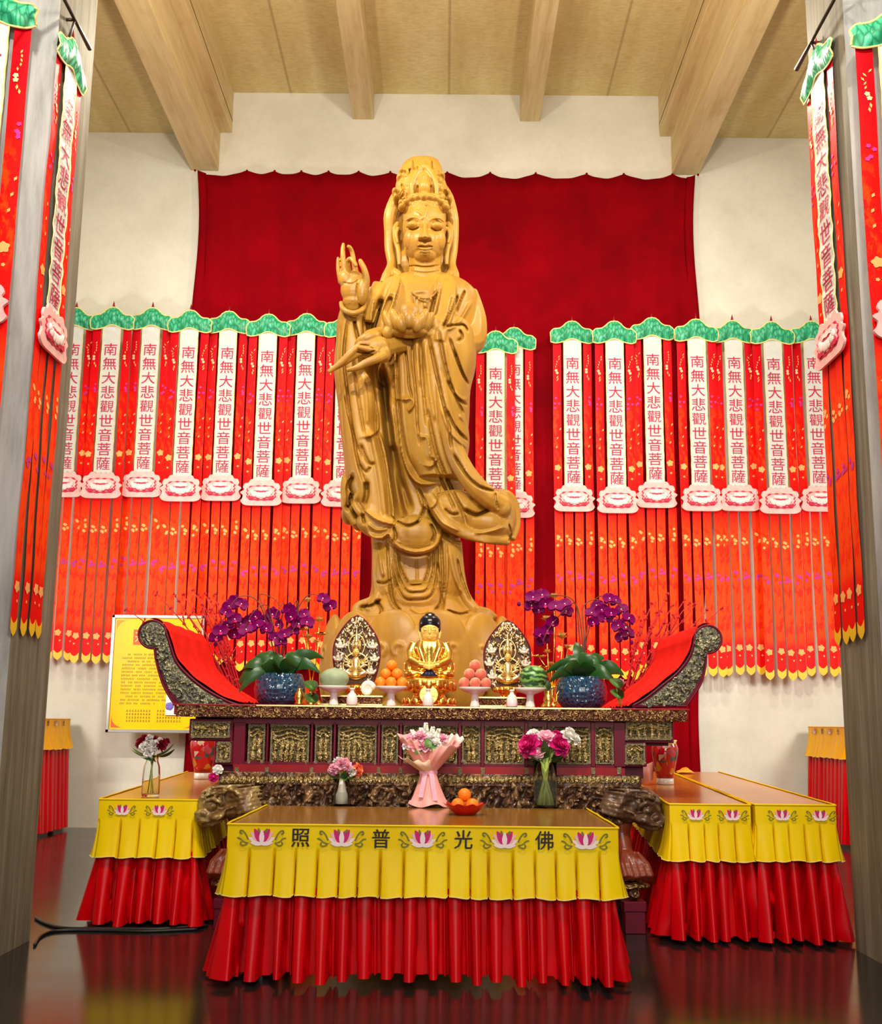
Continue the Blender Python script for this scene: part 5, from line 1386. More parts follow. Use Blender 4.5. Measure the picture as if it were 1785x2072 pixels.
def pyramid(cx_, r, mat, nm, cat, grp, word):
    rows = [([(-1.9, 0.1), (0, -0.9), (1.9, 0.1), (-1.0, 1.75), (1.0, 1.75)], 0.0), ([(-1.0, 0.2), (1.0, 0.2), (0, 1.9)], 1.55), ([(0, 0.8)], 3.1)]
    words_ = [['front left %s of the bottom row on the dish of %s', 'front middle %s of the bottom row on the dish of %s', 'front right %s of the bottom row on the dish of %s', 'back left %s of the bottom row on the dish of %s', 'back right %s of the bottom row on the dish of %s'], ['left %s of the middle row on the dish of %s', 'right %s of the middle row on the dish of %s', 'back %s of the middle row on the dish of %s'], ['topmost %s of the pyramid on the dish of %s']]
    rad = r*kz_; c = on(cx_, YD, zt); rnd = random.Random(int(cx_))
    for (pts, h), ws in zip(rows, words_):
        for (x, y), w in zip(pts, ws):
            mb = MB(); rr = rad*rnd.uniform(.96, 1.03); a = Euler((rnd.uniform(-1, 1), rnd.uniform(-1, 1), rnd.uniform(0, 6))).to_matrix()
            mb.ell((0, 0, 0), (rr, rr, rr*0.96), a, 22, 14); q = a@Vector((0, 0, rr*.95)); mb.ell(q, (0.006, 0.006, 0.003), a, 8, 6, 1)
            o = link(nm, mb.mesh(nm, [mat, STEM])); o.location = (c.x+x*rad, c.y+(y-0.6)*rad, c.z+rad*(1.0+h)-0.008)
            tag(o, w % (nm, word), cat, grp)
pyramid(791, 11.2, ORANGE, 'orange', 'orange', GO, 'oranges')
pyramid(961, 11.6, PEACH, 'peach', 'peach', GP, 'peaches')
c = on(675, YD, 0); k = kz_
m_ = MB(); m_.ell((0, 0, 0), (30*k, 26*k, 21*k), None, 30, 18); m_.ell((0, 0, 21*k), (3*k, 3*k, 1.2*k), None, 8, 6, 1)
o = link('green_melon', m_.mesh('green_melon', [MELON, STEM])); o.location = (c.x, YD, P1[2]+19*k-.012); tag(o, 'pale green melon on the white pedestal dish beside the left orchid pot', 'melon')
m_ = MB(); m_.ell((0, 0, 0), (29*k, 29*k, 25*k), None, 32, 20)
o = link('watermelon', m_.mesh('watermelon', [MELON_STRIPE])); c = on(1080, YD, 0); o.location = (c.x, YD+0.02, P4[2]+23*k-.004); tag(o, 'dark striped green watermelon on the white pedestal dish by the right orchid pot', 'watermelon')
# --- small white bottles
for px, lab in ((712, 'small white china bottle before the left leaf-shaped shrine figure'), (866, 'small white china bottle before the black-haired golden seated figure'), (1036, 'small white china bottle before the right leaf-shaped shrine figure')):
    p = on(px, 8.56, Z0); k = mY(8.56)
    mb = MB(); mb.lathe((0, 0, 0), [(10.5*k, 0), (11.5*k, 2*k), (11*k, 14*k), (8.5*k, 22*k), (4.5*k, 26*k), (4*k, 31*k), (5.5*k, 32*k), (5.5*k, 34*k), (2*k, 35*k), (0, 35*k)], 24)
    o = link('china_bottle', mb.mesh('china_bottle', [WHITEC])); o.location = p; tag(o, lab, 'bottle', 'white bottles on the altar edge')
# --- golden seated figure
YG = 9.15; kg = mY(YG); g = on(868, YG, Z0)
gold = thing('golden_seated_statue', 'golden cross-legged seated statue with black hair on a gilt lotus throne, altar centre', 'statue', g)
def gp(x, z, d=0.0): return Vector((g.x+x*kg, YG+d, g.z+z*kg))
mb = MB()
mb.lathe(g, [(54*kg, 0), (56*kg, 4*kg), (50*kg, 9*kg), (36*kg, 15*kg), (32*kg, 24*kg), (38*kg, 30*kg), (50*kg, 36*kg), (56*kg, 46*kg), (54*kg, 55*kg), (44*kg, 58*kg)], 48)
for row, (z, r, h) in enumerate(((44, 51, 13), (10, 50, 10))):
    for k in range(16):
        a = 2*math.pi*(k+.5*row)/16; mt = Matrix.Rotation(a+math.pi/2, 3, 'Z')
        mb.ell((g.x+r*kg*math.cos(a), YG+r*kg*math.sin(a), g.z+z*kg), (10.5*kg, 6*kg, (h-1)*kg), mt, 12, 10)
mb.build('lotus_throne', [GOLD], gold)
rb = MB()
def ge(x, z, d, rx, rz, rd, a=0): rb.ell(gp(x, z, d), (rx*kg, rd, rz*kg), Euler((0, a, 0)).to_matrix(), 18, 12)
ge(0, 66, -.02, 48, 13, .14); ge(-32, 66, -.06, 20, 12, .1); ge(32, 66, -.06, 20, 12, .1)
rb.lathe(gp(0, 62), [(34*kg, 0), (32*kg, 18*kg), (33*kg, 40*kg), (35*kg, 58*kg), (28*kg, 70*kg), (14*kg, 76*kg), (9*kg, 84*kg)], 24, fn=lambda r, z, a: (r*(0.72+0.28*abs(math.cos(a))), z))
for sx in (-1, 1):
    rb.tube([gp(sx*30, 128, 0), gp(sx*38, 108, -.02), gp(sx*37, 92, -.06), gp(sx*18, 82, -.13), gp(sx*4, 80, -.15)], [v*kg for v in (11, 12, 12, 9, 7)], 12)
    rb.tube([gp(sx*37, 100, -.05), gp(sx*42, 85, -.06), gp(sx*44, 70, -.06)], [v*kg for v in (10, 11, 9)], 10)
    rb.tube([gp(sx*16, 134, -.06), gp(sx*20, 116, -.1), gp(sx*13, 96, -.13), gp(sx*7, 84, -.14)], [v*kg for v in (5, 6, 6, 4)], 8)
for k in range(4): rb.tube([gp(-34+6*k, 76, -.1), gp(-24+8*k, 68, -.15), gp(-12+10*k, 64, -.16)], [2*kg, 3*kg, 1.5*kg], 6)
clay('robe', rb, 0.0065, GOLD, gold, 1)
hb = MB(); hb.ell(gp(0, 154, -.02), (19*kg, .075, 24*kg), None, 24, 18); hb.ell(gp(0, 143, -.04), (15*kg, .055, 14*kg), None, 18, 12)
hb.tube([gp(0, 162, -.09), gp(0, 152, -.105), gp(0, 147, -.11)], [1.6*kg, 2.2*kg, 3*kg], 8); hb.tube([gp(0, 142, -.02), gp(0, 128, -.0)], [11*kg, 12*kg], 14)
hb.tube([gp(-6, 140.5, -.092), gp(0, 141.5, -.10), gp(6, 140.5, -.092)], [1*kg, 1.7*kg, 1*kg], 6); hb.tube([gp(-5, 138, -.09), gp(0, 137.5, -.098), gp(5, 138, -.09)], [1*kg, 1.7*kg, 1*kg], 6)
for sx in (-1, 1):
    hb.ell(gp(sx*8, 154.5, -.082), (5*kg, .012, 2.2*kg), None, 10, 8); hb.tube([gp(sx*3, 159, -.088), gp(sx*9, 161, -.085), gp(sx*15, 157, -.065)], [.8*kg, 1.1*kg, .7*kg], 6)
    hb.tube([gp(sx*19, 160, .0), gp(sx*21, 150, -.01), gp(sx*19.5, 138, -.015)], [2.5*kg, 3.4*kg, 2*kg], 8)
GHEAD = clay('head', hb, 0.0036, GOLD_FACE, gold, 1, [([(px_, py_) for px_, py_ in ((855.5, 1275), (860, 1276.5), (864, 1275))], 1.1, -.006, 'g'), ([(872, 1275), (876, 1276.5), (881, 1275)], 1.1, -.006, 'g')])
hr = MB()
hr.lathe(gp(0, 168, .0), [(21.5*kg, -8*kg), (22.5*kg, 0), (21*kg, 9*kg), (15*kg, 16*kg), (8*kg, 19*kg), (0, 20*kg)], 26); hr.ell(gp(0, 186, .0), (11*kg, .045, 6*kg)); hr.ell(gp(0, 162, .03), (22*kg, .075, 15*kg))
for sx in (-1, 1): hr.ell(gp(sx*19, 158, .01), (3.5*kg, .05, 10*kg))
hr.build('hair', [BLACK], GHEAD)['label'] = 'black coiled hair'
MB().ell(gp(0, 186, -.043), (3*kg, .008, 2.4*kg)).build('hair_jewel', [WHITEC], GHEAD)
hh = MB()
for sx in (-1, 1):
    hh.ell(gp(sx*6, 80, -.165), (7*kg, .03, 5*kg), Euler((0, sx*.3, 0)).to_matrix(), 12, 8)
    for k in range(4): hh.tube([gp(sx*8, 81-1.6*k, -.185), gp(sx*1, 80-1.6*k, -.195), gp(-sx*6, 80-1.6*k, -.19)], [1.5*kg, 1.5*kg, 1*kg], 6)
    hh.tube([gp(sx*9, 83, -.175), gp(sx*4, 87, -.185), gp(sx*1, 88, -.185)], [1.8*kg, 1.6*kg, 1.1*kg], 6)
clay('folded_hands', hh, 0.004, GOLD_FACE, gold, 1)
lc = MB(); lc.grid(lambda i, j: gp((i/8-.5)*(10+26*j/5), 74-14*j/5, -.155-.035*math.sin(j/5*2.2)-.008*math.cos(i*1.6)), 9, 6); lc.build('lap_cloth', [NAVY], gold)['label'] = 'dark blue cloth on the lap'
rg = MB(); rg.lathe(gp(0, 23, -.21), [(17*kg, -.012), (21*kg, -.012), (21*kg, .004), (17*kg, .004)], 28, mtx=Matrix.Rotation(math.pi/2, 3, 'X')); rg.lathe(gp(0, 23, -.205), [(0, 0), (18*kg, 0)], 28, mtx=Matrix.Rotation(math.pi/2, 3, 'X')); rg.build('throne_disc', [GOLD], gold)

# --- leaf-shaped shrine figures
def shrine(px, py_top, label):
    Y = 9.32; k = mY(Y); p = on(px, Y, Z0); r = thing('mandorla_figure', label, 'figurine', p, 'leaf-shaped shrine figures')
    H = (1428-py_top)*k
    def q(x, z, d=0.0): return Vector((p.x+x*k, Y+d, p.z+z*k))
    T = (1428-py_top); zb0 = 36.0
    def halfw(z):
        t = (z-zb0)/(T-zb0); return 48*math.sin(math.pi*min(1, t*0.62+0.20))**0.9*(1 if t < .55 else math.sqrt(max(0, 1-((t-.55)/.45)**1.7)))
    zs_ = [zb0+(T-zb0)*j/24 for j in range(25)]
    poly = [(halfw(z), z) for z in zs_]+[(-halfw(z), z) for z in reversed(zs_[:-1])]
    pl_ = MB(); pl_.prism(poly, lambda x, z, d: q(x, z, d), 0.0, 0.03, 0); pl_.build('leaf_plate', [BRONZE], r)
    rim = MB(); rim.tube([q(x, z, 0.0) for x, z in poly], 0.006, 8, 0, closed=True); rim.build('rim', [LACQ], r)
    rnd = random.Random(int(px)); orn = MB()
    for n_ in range(520):
        z = rnd.uniform(zb0+4, T-6); w = halfw(z)-4
        if w < 2: continue
        x = rnd.uniform(-w, w)
        if abs(x) < 22 and zb0 < z < T-62: continue
        a = rnd.uniform(-.9, .9)
        orn.ell(q(x, z, -.008), (rnd.uniform(1.2, 2.6)*k, .016, rnd.uniform(2.0, 4.6)*k), Euler((0, a, 0)).to_matrix(), 8, 6, rnd.choice((0, 1, 2, 2)) if z > T-52 else rnd.choice((0, 0, 1, 2)))
    for (x, z) in ((-33, T-66), (33, T-66), (-37, T-92), (37, T-92), (-31, T-118), (31, T-118)):     # little seated attendants on clouds
        orn.ell(q(x, z, -.03), (8*k, .03, 3*k), None, 12, 8, 0); orn.ell(q(x, z+6, -.03), (4.5*k, .02, 6*k), None, 10, 8, 0); orn.ell(q(x, z+13, -.03), (2.4*k, .012, 3*k), None, 8, 6, 0)
        for s_ in (-1, 1): orn.ell(q(x+s_*7, z+4, -.025), (3*k, .015, 5*k), Euler((0, s_*.6, 0)).to_matrix(), 8, 6, 0)
    orn.build('cloud_ornament', [SILVER, BRONZE, GOLD_PALE], r)
    hl = MB()
    hl.tube([q(20*math.cos(t)*.82, T-62+22*math.sin(t), -.02) for t in np.linspace(0, 6.283, 33)[:-1]], 0.0065, 8, closed=True)
    hl.tube([q(26*math.cos(t), T-103+26*math.sin(t), -.025) for t in np.linspace(0, 6.283, 33)[:-1]], 0.009, 8, closed=True)
    hl.build('halo_rings', [GOLD_PALE], r)
    fg = MB()
    fg.ell(q(0, T-122, -.06), (22*k, .05, 7*k)); fg.ell(q(0, T-104, -.05), (11*k, .04, 20*k)); fg.ell(q(0, T-76, -.055), (7*k, .032, 9*k)); fg.ell(q(0, T-62, -.05), (6*k, .03, 7*k)); fg.lathe(q(0, T-58, -.04), [(6*k, 0), (7*k, 5*k), (4*k, 12*k), (1.5*k, 22*k), (0.3*k, 34*k)], 14)
    for s_ in (-1, 1):
        fg.tube([q(s_*9, T-92, -.06), q(s_*17, T-104, -.08), q(s_*6, T-108, -.1)], [4*k, 3.6*k, 2.6*k], 8)
        for j in range(4):
            a = .5+.45*j; fg.tube([q(s_*8, T-98, -.04), q(s_*(18+4*math.sin(a)), T-98+14*math.cos(a), -.04), q(s_*(22+6*math.sin(a)), T-96+22*math.cos(a), -.035)], [2.2*k, 1.8*k, 1.2*k], 6)
        fg.ell(q(s_*7, T-62, -.03), (3*k, .02, 10*k)); fg.tube([q(s_*8, T-110, -.08), q(s_*20, T-118, -.09), q(s_*4, T-122, -.11)], [5*k, 6*k, 4*k], 8)
    fgo = fg.build('seated_deity', [GOLD_PALE], r)
    fc = MB(); fc.ell(q(0, T-76, -.075), (5*k, .016, 7*k)); fc.ell(q(0, T-76, -.09), (1.2*k, .006, 2*k)); fc.build('face', [GOLD_FACE], fgo)
    st = MB(); st.lathe(q(0, 0, -.02), [(30*k, 0), (30*k, 4*k), (22*k, 8*k), (14*k, 16*k), (13*k, 26*k), (22*k, 33*k), (27*k, 40*k), (20*k, 44*k)], 30)
    for j in range(12):
        a = 2*math.pi*j/12
        st.ell(q(24*math.cos(a), 37, -.02+24*k*math.sin(a)), (6*k, .02, 6*k), None, 8, 6); st.ell(q(16*math.cos(a), 16, -.02+16*k*math.sin(a)), (3.6*k, .014, 10*k), None, 8, 6)
    st.build('lotus_stand', [GOLD], r)
    return r
shrine(719, 1243, 'gilt figurine in a dark leaf-shaped mandorla, behind the melon dish left of centre')
shrine(1027, 1250, 'gilt figurine in a dark leaf-shaped mandorla, behind the watermelon dish right of centre')
for x0, x1, lab in ((652, 772, 'low dark and gold fretted stand before the left leaf-shaped shrine figure'), (966, 1068, 'low dark and gold fretted stand before the right leaf-shaped shrine figure')):
    a, b = on(x0, 8.9, Z0), on(x1, 8.9, Z0); k = mY(8.9); r = thing('low_offering_stand', lab, 'stand', ((a.x+b.x)/2, 8.9, Z0), 'low fretted stands')
    mb = MB(); mb.box((a.x, 8.86, Z0+4*k), (b.x, 9.0, Z0+18*k), 0); mb.build('fretwork_body', [GILT_FINE], r)
    mb = MB(); mb.box((a.x-.01, 8.85, Z0), (b.x+.01, 9.01, Z0+4*k)); mb.box((a.x-.01, 8.85, Z0+18*k), (b.x+.01, 9.01, Z0+21*k)); mb.build('gold_rail', [GOLD_PALE], r)
# --- flower heads shared by every bunch
def petal_sheet(mb, c, dirv, up, L, w, curl=0.3, cup=0.15, mat=0, n=5, m=7, tipw=0.35):
    d = Vector(dirv).normalized(); u = Vector(up); u = (u-d*u.dot(d)).normalized(); s = d.cross(u)
    def fn(i, j):
        t = j/(m-1); a = (i/(n-1)-.5)*2; ww = w*math.sin(math.pi*min(.98, t*.82+.1))**.8*(1-(1-tipw)*max(0, t-.75)*2)
        return Vector(c)+d*L*t+s*a*ww+u*(curl*L*t*t+cup*ww*a*a*2)
    mb.grid(fn, n, m, mat)
def orchid_mesh():
    mb = MB(); f = Vector((0, -1, 0))
    for an, L, w in ((90, 1.0, .42), (210, .98, .42), (330, .98, .42)): petal_sheet(mb, (0, 0.02, 0), (math.cos(math.radians(an)), 0.05, math.sin(math.radians(an))), f, L, w, -.12, .1)
    for an in (18, 162): petal_sheet(mb, (0, -.02, 0), (math.cos(math.radians(an)), -.05, math.sin(math.radians(an))), f, 1.0, .66, -.1, .1, tipw=.8)
    petal_sheet(mb, (0, -.1, -.05), (0, -.5, -.8), f, .5, .22, .3, -.3, 1); mb.ell((0, -.16, .02), (.1, .12, .1), seg=8, ring=6, mat=2)
    return mb.mesh('flower', [ORCHID, F_HOT, F_WHITE])
def rose_mesh(mat, frill=0.0, rows=((.32, 4, .2), (.55, 5, .55), (.8, 6, .95), (1.0, 7, 1.35))):
    mb = MB(); mb.ell((0, 0, .0), (.45, .45, .5), seg=12, ring=8)
    for j, (r, n, tilt) in enumerate(rows):
        for k in range(n):
            a = 2*math.pi*(k+.37*j)/n; out = Vector((math.cos(a), math.sin(a), 0)); d = Vector((0, 0, 1))*math.cos(tilt)+out*math.sin(tilt)
            petal_sheet(mb, out*.12+Vector((0, 0, -.35)), d, -out, .95+.1*j, .5+.07*j, -.12 if j < 3 else -.3, .25, 0, 5, 6, .8+frill*((k % 2)-.5))
    return mb.mesh('flower', [mat])
def carn_mesh(mat, seed=1):
    mb = MB(); rnd = random.Random(seed)
    for k in range(34):
        v = Vector((rnd.gauss(0, 1), rnd.gauss(0, 1), abs(rnd.gauss(0, 1))+.2)).normalized()
        petal_sheet(mb, (0, 0, -.3), v, Vector((rnd.gauss(0, 1), rnd.gauss(0, 1), rnd.gauss(0, 1))), rnd.uniform(.8, 1.1), .34, rnd.uniform(-.3, .3), .5, 0, 4, 5, 1.0)
    return mb.mesh('flower', [mat])
M_ORCH = orchid_mesh()
M_R = {n: rose_mesh(m) for n, m in (('pink', F_PINK), ('hot', F_HOT), ('white', F_WHITE), ('coral', F_CORAL), ('red', F_RED))}
M_C = {n: carn_mesh(m, 3) for n, m in (('pink', F_PINK), ('white', F_WHITE), ('red', F_RED))}
def leaf_mesh(mat, wave=0.0):
    mb = MB(); petal_sheet(mb, (0, 0, 0), (0, 0, 1), (0, -1, 0), 1.0, .2, -.45, .25, 0, 5, 10, .3); return mb.mesh('leaf', [mat])
M_LEAF, M_LEAF2 = leaf_mesh(LEAF), leaf_mesh(LEAF_LT)
def aim(d, roll=0.0):
    """euler that turns +Z towards d"""
    q = Vector(d).normalized().to_track_quat('Z', 'Y'); return (q @ Euler((0, 0, roll)).to_quaternion()).to_euler()
def rel(root, p): return Vector(p)-wloc(root)
def put_flower(root, me, p, size, d, roll=0.0):
    return inst('flower', me, root, rel(root, p), aim(d, roll), (size, size, size))
# --- orchids in hammered blue pots
def orchid(px, label, flowers, stems, leaves, buds, seed):
    Y = 8.9; k = mY(Y); p = on(px, Y, Z0); r = thing('potted_orchid', label, 'potted plant', p, 'potted orchids on the altar'); rnd = random.Random(seed)
    mb = MB(); mb.lathe(p, [(34*k, 0), (40*k, 2*k), (49*k, 14*k), (52*k, 30*k), (50*k, 46*k), (45*k, 60*k), (43.5*k, 63*k), (41*k, 63*k), (42*k, 58*k), (40*k, 52*k), (0, 52*k)], 56,
             fn=lambda R_, z, a: (R_*(1+0.012*math.cos(a*22+z*260)*(1 if .01 < z < 58*k else 0)), z)); mb.build('pot', [POT], r)
    for (lx_, ly_, ld, w) in leaves:
        tip = at(lx_, ly_, Y+ld); st = p+Vector((rnd.uniform(-.06, .06)+(tip.x-p.x)*.2, rnd.uniform(-.05, .0), 56*k)); d = tip-st; L = d.length
        wd = 0.055*(w/0.11); tw = rnd.uniform(-.5, .5); mbl = MB()
        side = d.cross(Vector((0, 1, 0))).normalized(); nrm = Vector((0, -1, 0))
        ax_ = (side*math.cos(tw)+nrm*math.sin(tw))
        def lf_(i, j):
            t = j/11; c = st+d*t+Vector((0, 0, 1))*(0.30*L*4*t*(1-t))*(.35+.65*min(1, abs(d.x)/max(L, .01)))
            ww = wd*math.sin(math.pi*min(.985, t*.86+.12))**.7; q = (i/4-.5)*2
            return c+ax_*q*ww+Vector((0, -1, 0))*(-.22*ww*q*q+0.05*math.sin(t*3))
        mbl.grid(lf_, 5, 12); mbl.build('leaf', [LEAF], r, fix=False)
    STM = []
    for pts in stems:
        mb = MB(); P = smooth_poly([(px+(pts[0][0]-px)*.1, 1372, 0)]+list(pts), 6); mb.tube([at(q[0], q[1], Y+q[2]) for q in P], np.linspace(.0055, .003, len(P)), 6); STM.append((mb.build('flower_stem', [STEM_D], r), P))
    for (fx, fy) in flowers:
        q = at(fx, fy, Y+rnd.uniform(-.14, .06)); s_ = rnd.uniform(13.5, 17)*k
        so = min(STM, key=lambda e: min(math.hypot(c[0]-fx, c[1]-fy) for c in e[1][6:]))[0]
        o = inst('flower', M_ORCH, so, rel(r, q), (rnd.uniform(-.5, .35), rnd.uniform(-.5, .5), rnd.uniform(-.7, .7)), (s_, s_, s_))
    for (fx, fy) in buds:
        mb = MB(); mb.ell(at(fx, fy, Y-.05), (4*k, 4*k, 5*k), None, 10, 8); mb.build('bud', [ORCHID], r)
    return r
STEM_D = plain('dark_stem', (0.12, 0.035, 0.02), 0.5)
orchid(565, 'magenta orchid in a hammered blue pot at the left of the altar',
       [(464, 1227), (475, 1216), (489, 1223), (457, 1239), (475, 1253), (461, 1266), (489, 1262), (446, 1277), (437, 1289), (475, 1284), (498, 1275), (518, 1248), (522, 1266), (507, 1257), (536, 1257), (552, 1243), (540, 1273), (565, 1264), (586, 1234), (590, 1248), (575, 1284), (593, 1277), (568, 1299), (556, 1291), (615, 1243), (622, 1260), (654, 1212), (668, 1226), (604, 1262)],
       [[(545, 1280, 0), (520, 1215, -.05), (480, 1210, -.08), (450, 1260, -.1), (437, 1290, -.1)], [(552, 1270, 0), (540, 1225, -.03), (512, 1240, -.08), (490, 1285, -.1)], [(566, 1280, 0), (575, 1222, 0), (560, 1240, -.06), (548, 1280, -.08)], [(575, 1290, 0), (600, 1215, 0), (600, 1262, -.05), (570, 1300, -.06)], [(580, 1290, 0), (615, 1212, .0), (648, 1206, -.02), (672, 1232, -.04)], [(560, 1290, 0), (525, 1208, .05), (552, 1210, .05), (566, 1226, .05)]],
       [(482, 1382, -.02, .1), (492, 1352, -.05, .1), (484, 1400, -.1, .09), (520, 1325, .0, .11), (540, 1318, .05, .1), (565, 1322, -.02, .12), (590, 1318, .02, .12), (610, 1325, -.06, .12), (632, 1322, .0, .11), (655, 1332, -.03, .1), (648, 1362, -.08, .1), (530, 1345, -.18, .11), (600, 1350, -.2, .11), (566, 1352, -.22, .11), (508, 1338, .1, .1)], [(436, 1304), (572, 1237)], 21)
orchid(1177, 'magenta orchid in a hammered blue pot at the right of the altar',
       [(1079, 1209), (1097, 1205), (1075, 1226), (1090, 1234), (1104, 1222), (1125, 1228), (1143, 1223), (1147, 1238), (1118, 1259), (1093, 1284), (1107, 1277), (1099, 1296), (1197, 1241), (1201, 1259), (1218, 1234), (1233, 1212), (1245, 1216), (1236, 1241), (1258, 1234), (1272, 1252), (1251, 1266), (1265, 1271), (1258, 1289), (1270, 1283), (1226, 1250), (1208, 1226)],
       [[(1172, 1280, 0), (1160, 1215, 0), (1110, 1205, -.05), (1080, 1222, -.08), (1052, 1222, -.08)], [(1178, 1290, 0), (1165, 1222, 0), (1138, 1240, -.05), (1112, 1270, -.08), (1098, 1298, -.1)], [(1185, 1290, 0), (1200, 1218, 0), (1235, 1208, -.05), (1270, 1250, -.08), (1262, 1290, -.1)], [(1188, 1290, 0), (1205, 1232, .02), (1200, 1262, -.02)], [(1182, 1290, 0), (1180, 1230, .05), (1210, 1214, .05), (1248, 1250, 0), (1283, 1276, 0)]],
       [(1104, 1362, -.04, .1), (1112, 1380, -.1, .1), (1120, 1345, .02, .1), (1150, 1325, .0, .11), (1165, 1300, .05, .1), (1178, 1320, -.04, .12), (1200, 1325, -.02, .11), (1222, 1330, .02, .11), (1245, 1350, -.05, .12), (1262, 1365, -.08, .12), (1240, 1376, -.14, .12), (1140, 1352, -.18, .11), (1205, 1352, -.2, .11), (1178, 1352, -.22, .11)], [(1050, 1222), (1278, 1300)], 22)
# --- gilt lotus sprays behind the orchids
def gilt_spray(label, base_px, blooms, leaves_):
    Y = 9.62; p = on(base_px, Y, Z0); k = mY(Y); r = thing('gilt_lotus_spray', label, 'ornament', p, 'gilt lotus sprays')
    MB().lathe(p, [(22*k, 0), (24*k, 6*k), (16*k, 16*k), (10*k, 30*k), (14*k, 44*k), (12*k, 46*k)], 20).build('gilt_vase', [GOLD], r)
    for (x, y, s_) in blooms:
        q = at(x, y, Y); st = p+Vector((0, 0, 40*k))
        mid = (q+st)/2+Vector(((q.x-st.x)*.35, 0, 0))
        gs = MB().tube([st, mid, q], [.006, .005, .004], 6).build('gilt_stem', [GOLD], r)
        mb = MB()
        for j, (n, t, L) in enumerate(((5, .35, .8), (7, .85, 1.0), (8, 1.35, .95))):
            for i in range(n):
                a = 2*math.pi*(i+.4*j)/n; d = Vector((math.cos(a)*math.sin(t), math.sin(a)*math.sin(t), math.cos(t)))
                petal_sheet(mb, q, d, Vector((0, 0, 1)), L*s_*k, .36*s_*k, .15, .3)
        mb.ell(q+Vector((0, 0, .2*s_*k)), .3*s_*k, seg=10, ring=8); mb.build('gilt_bloom', [GOLD_PALE], gs)
    for (x, y) in leaves_:
        q = at(x, y, Y); st = p+Vector((0, 0, 40*k)); gs = MB().tube([st, (st+q)/2+Vector((0, 0, .05)), q], .004, 6).build('gilt_stem', [GOLD], r)
        mb = MB(); mb.lathe(q, [(0, 0), (8*k, 1*k), (14*k, 4*k)], 18, fn=lambda R_, z, a: (R_, z+.12*R_*math.sin(3*a))); mb.build('gilt_leaf', [GOLD], gs)
gilt_spray('gilt lotus spray rising behind the left orchid', 628, [(622, 1218, 12), (646, 1258, 12), (624, 1292, 12), (640, 1300, 8)], [(612, 1275), (650, 1285)])
gilt_spray('gilt lotus spray rising behind the right orchid', 1118, [(1122, 1210, 12), (1106, 1256, 13), (1138, 1292, 15), (1148, 1312, 10), (1108, 1322, 10), (1116, 1346, 9)], [(1092, 1330), (1098, 1352)])
# --- red twigs
def twigs(label, base_px, tops, seed):
    Y = 10.12; p = on(base_px, Y, 0.0); k = mY(Y); rnd = random.Random(seed); r = thing('red_twig_bunch', label, 'branches', p, 'bunches of red twigs')
    MB().lathe(p, [(.1, 0), (.11, .03), (.08, .3), (.09, .8), (.1, 1.05), (.07, 1.3), (.06, 1.38), (.07, 1.44)], 24).build('holder', [DARK], r)
    for (x, y) in tops:
        q = at(x, y, Y+rnd.uniform(-.1, .08)); st = p+Vector((rnd.uniform(-.02, .02), 0, 1.36)); mb = MB(); pts = []
        for j in range(9):
            t = j/8; b = st.lerp(q, t); b.x += (q.x-st.x)*.25*(t*t-t)+rnd.uniform(-.008, .008); b.z += abs(q.x-st.x)*.18*(t-t*t); pts.append(b)
        mb.tube(pts, np.linspace(.0085, .0045, 9), 6)
        for j in range(3, 9):
            for s_ in (-1, 1): mb.ell(pts[j]+Vector((s_*.008, rnd.uniform(-.006, .006), rnd.uniform(-.02, .02))), (.009, .009, .015), seg=8, ring=6)
        if rnd.random() < .8:
            j = rnd.choice((4, 5, 6)); e = pts[j]+Vector((rnd.uniform(-.09, .09), 0, rnd.uniform(.07, .14))); mb.tube([pts[j], (pts[j]+e)/2+Vector((.006, 0, 0)), e], [.006, .005, .004], 6)
            for t in (.35, .6, .9): mb.ell(pts[j].lerp(e, t), (.006, .006, .011), seg=8, ring=6)
        mb.build('twig', [TWIG], r)
twigs('bunch of budding red twigs behind the left scroll end of the altar', 500, [(253, 1232), (316, 1200), (352, 1205), (362, 1218), (372, 1204), (392, 1194), (402, 1206), (414, 1200), (424, 1212), (434, 1205), (440, 1225), (428, 1235), (408, 1232)], 5)
twigs('bunch of budding red twigs behind the right scroll end of the altar', 1250, [(1296, 1252), (1306, 1238), (1318, 1222), (1330, 1240), (1346, 1212), (1352, 1202), (1362, 1226), (1384, 1216), (1396, 1218), (1404, 1226), (1432, 1236), (1462, 1230)], 6)
# --- small ornaments between the dishes
def lotus_bud(label, px, py, Y, s_, leaf_px, mat):
    p = on(px, Y, Z0); k = mY(Y); r = thing('artificial_lotus', label, 'ornament', p, 'small artificial lotuses'); q = at(px, py, Y)
    MB().tube([p+Vector((0, 0, .007)), (p+q)/2+Vector((.01, 0, 0)), q], .005, 6).build('stalk', [STEM], r)
    mb = MB()
    for j, (n, t) in enumerate(((4, .2), (6, .6), (7, 1.0))):
        for i in range(n):
            a = 2*math.pi*(i+.4*j)/n; d = Vector((math.cos(a)*math.sin(t), math.sin(a)*math.sin(t), math.cos(t))); petal_sheet(mb, q, d, Vector((0, 0, 1)), s_*k*1.2, .45*s_*k, .1, .3)
    mb.build('bloom', [mat], r)
    for (x, y) in leaf_px:
        u = at(x, y, Y-.05); MB().tube([p+Vector((0, 0, .007)), (p+u)/2, u], .004, 6).build('stalk', [STEM], r)
        MB().lathe(u, [(0, 0), (8*k, 1*k), (15*k, 4*k)], 20, fn=lambda R_, z, a: (R_, z+.15*R_*math.sin(2*a)), mtx=Euler((.7, .3, 0)).to_matrix()).build('leaf', [LEAF_LT], r)
lotus_bud('small pink artificial lotus with round leaves right of the right orchid pot', 1256, 1390, 8.54, 14, [(1246, 1384), (1248, 1406)], F_PINK)
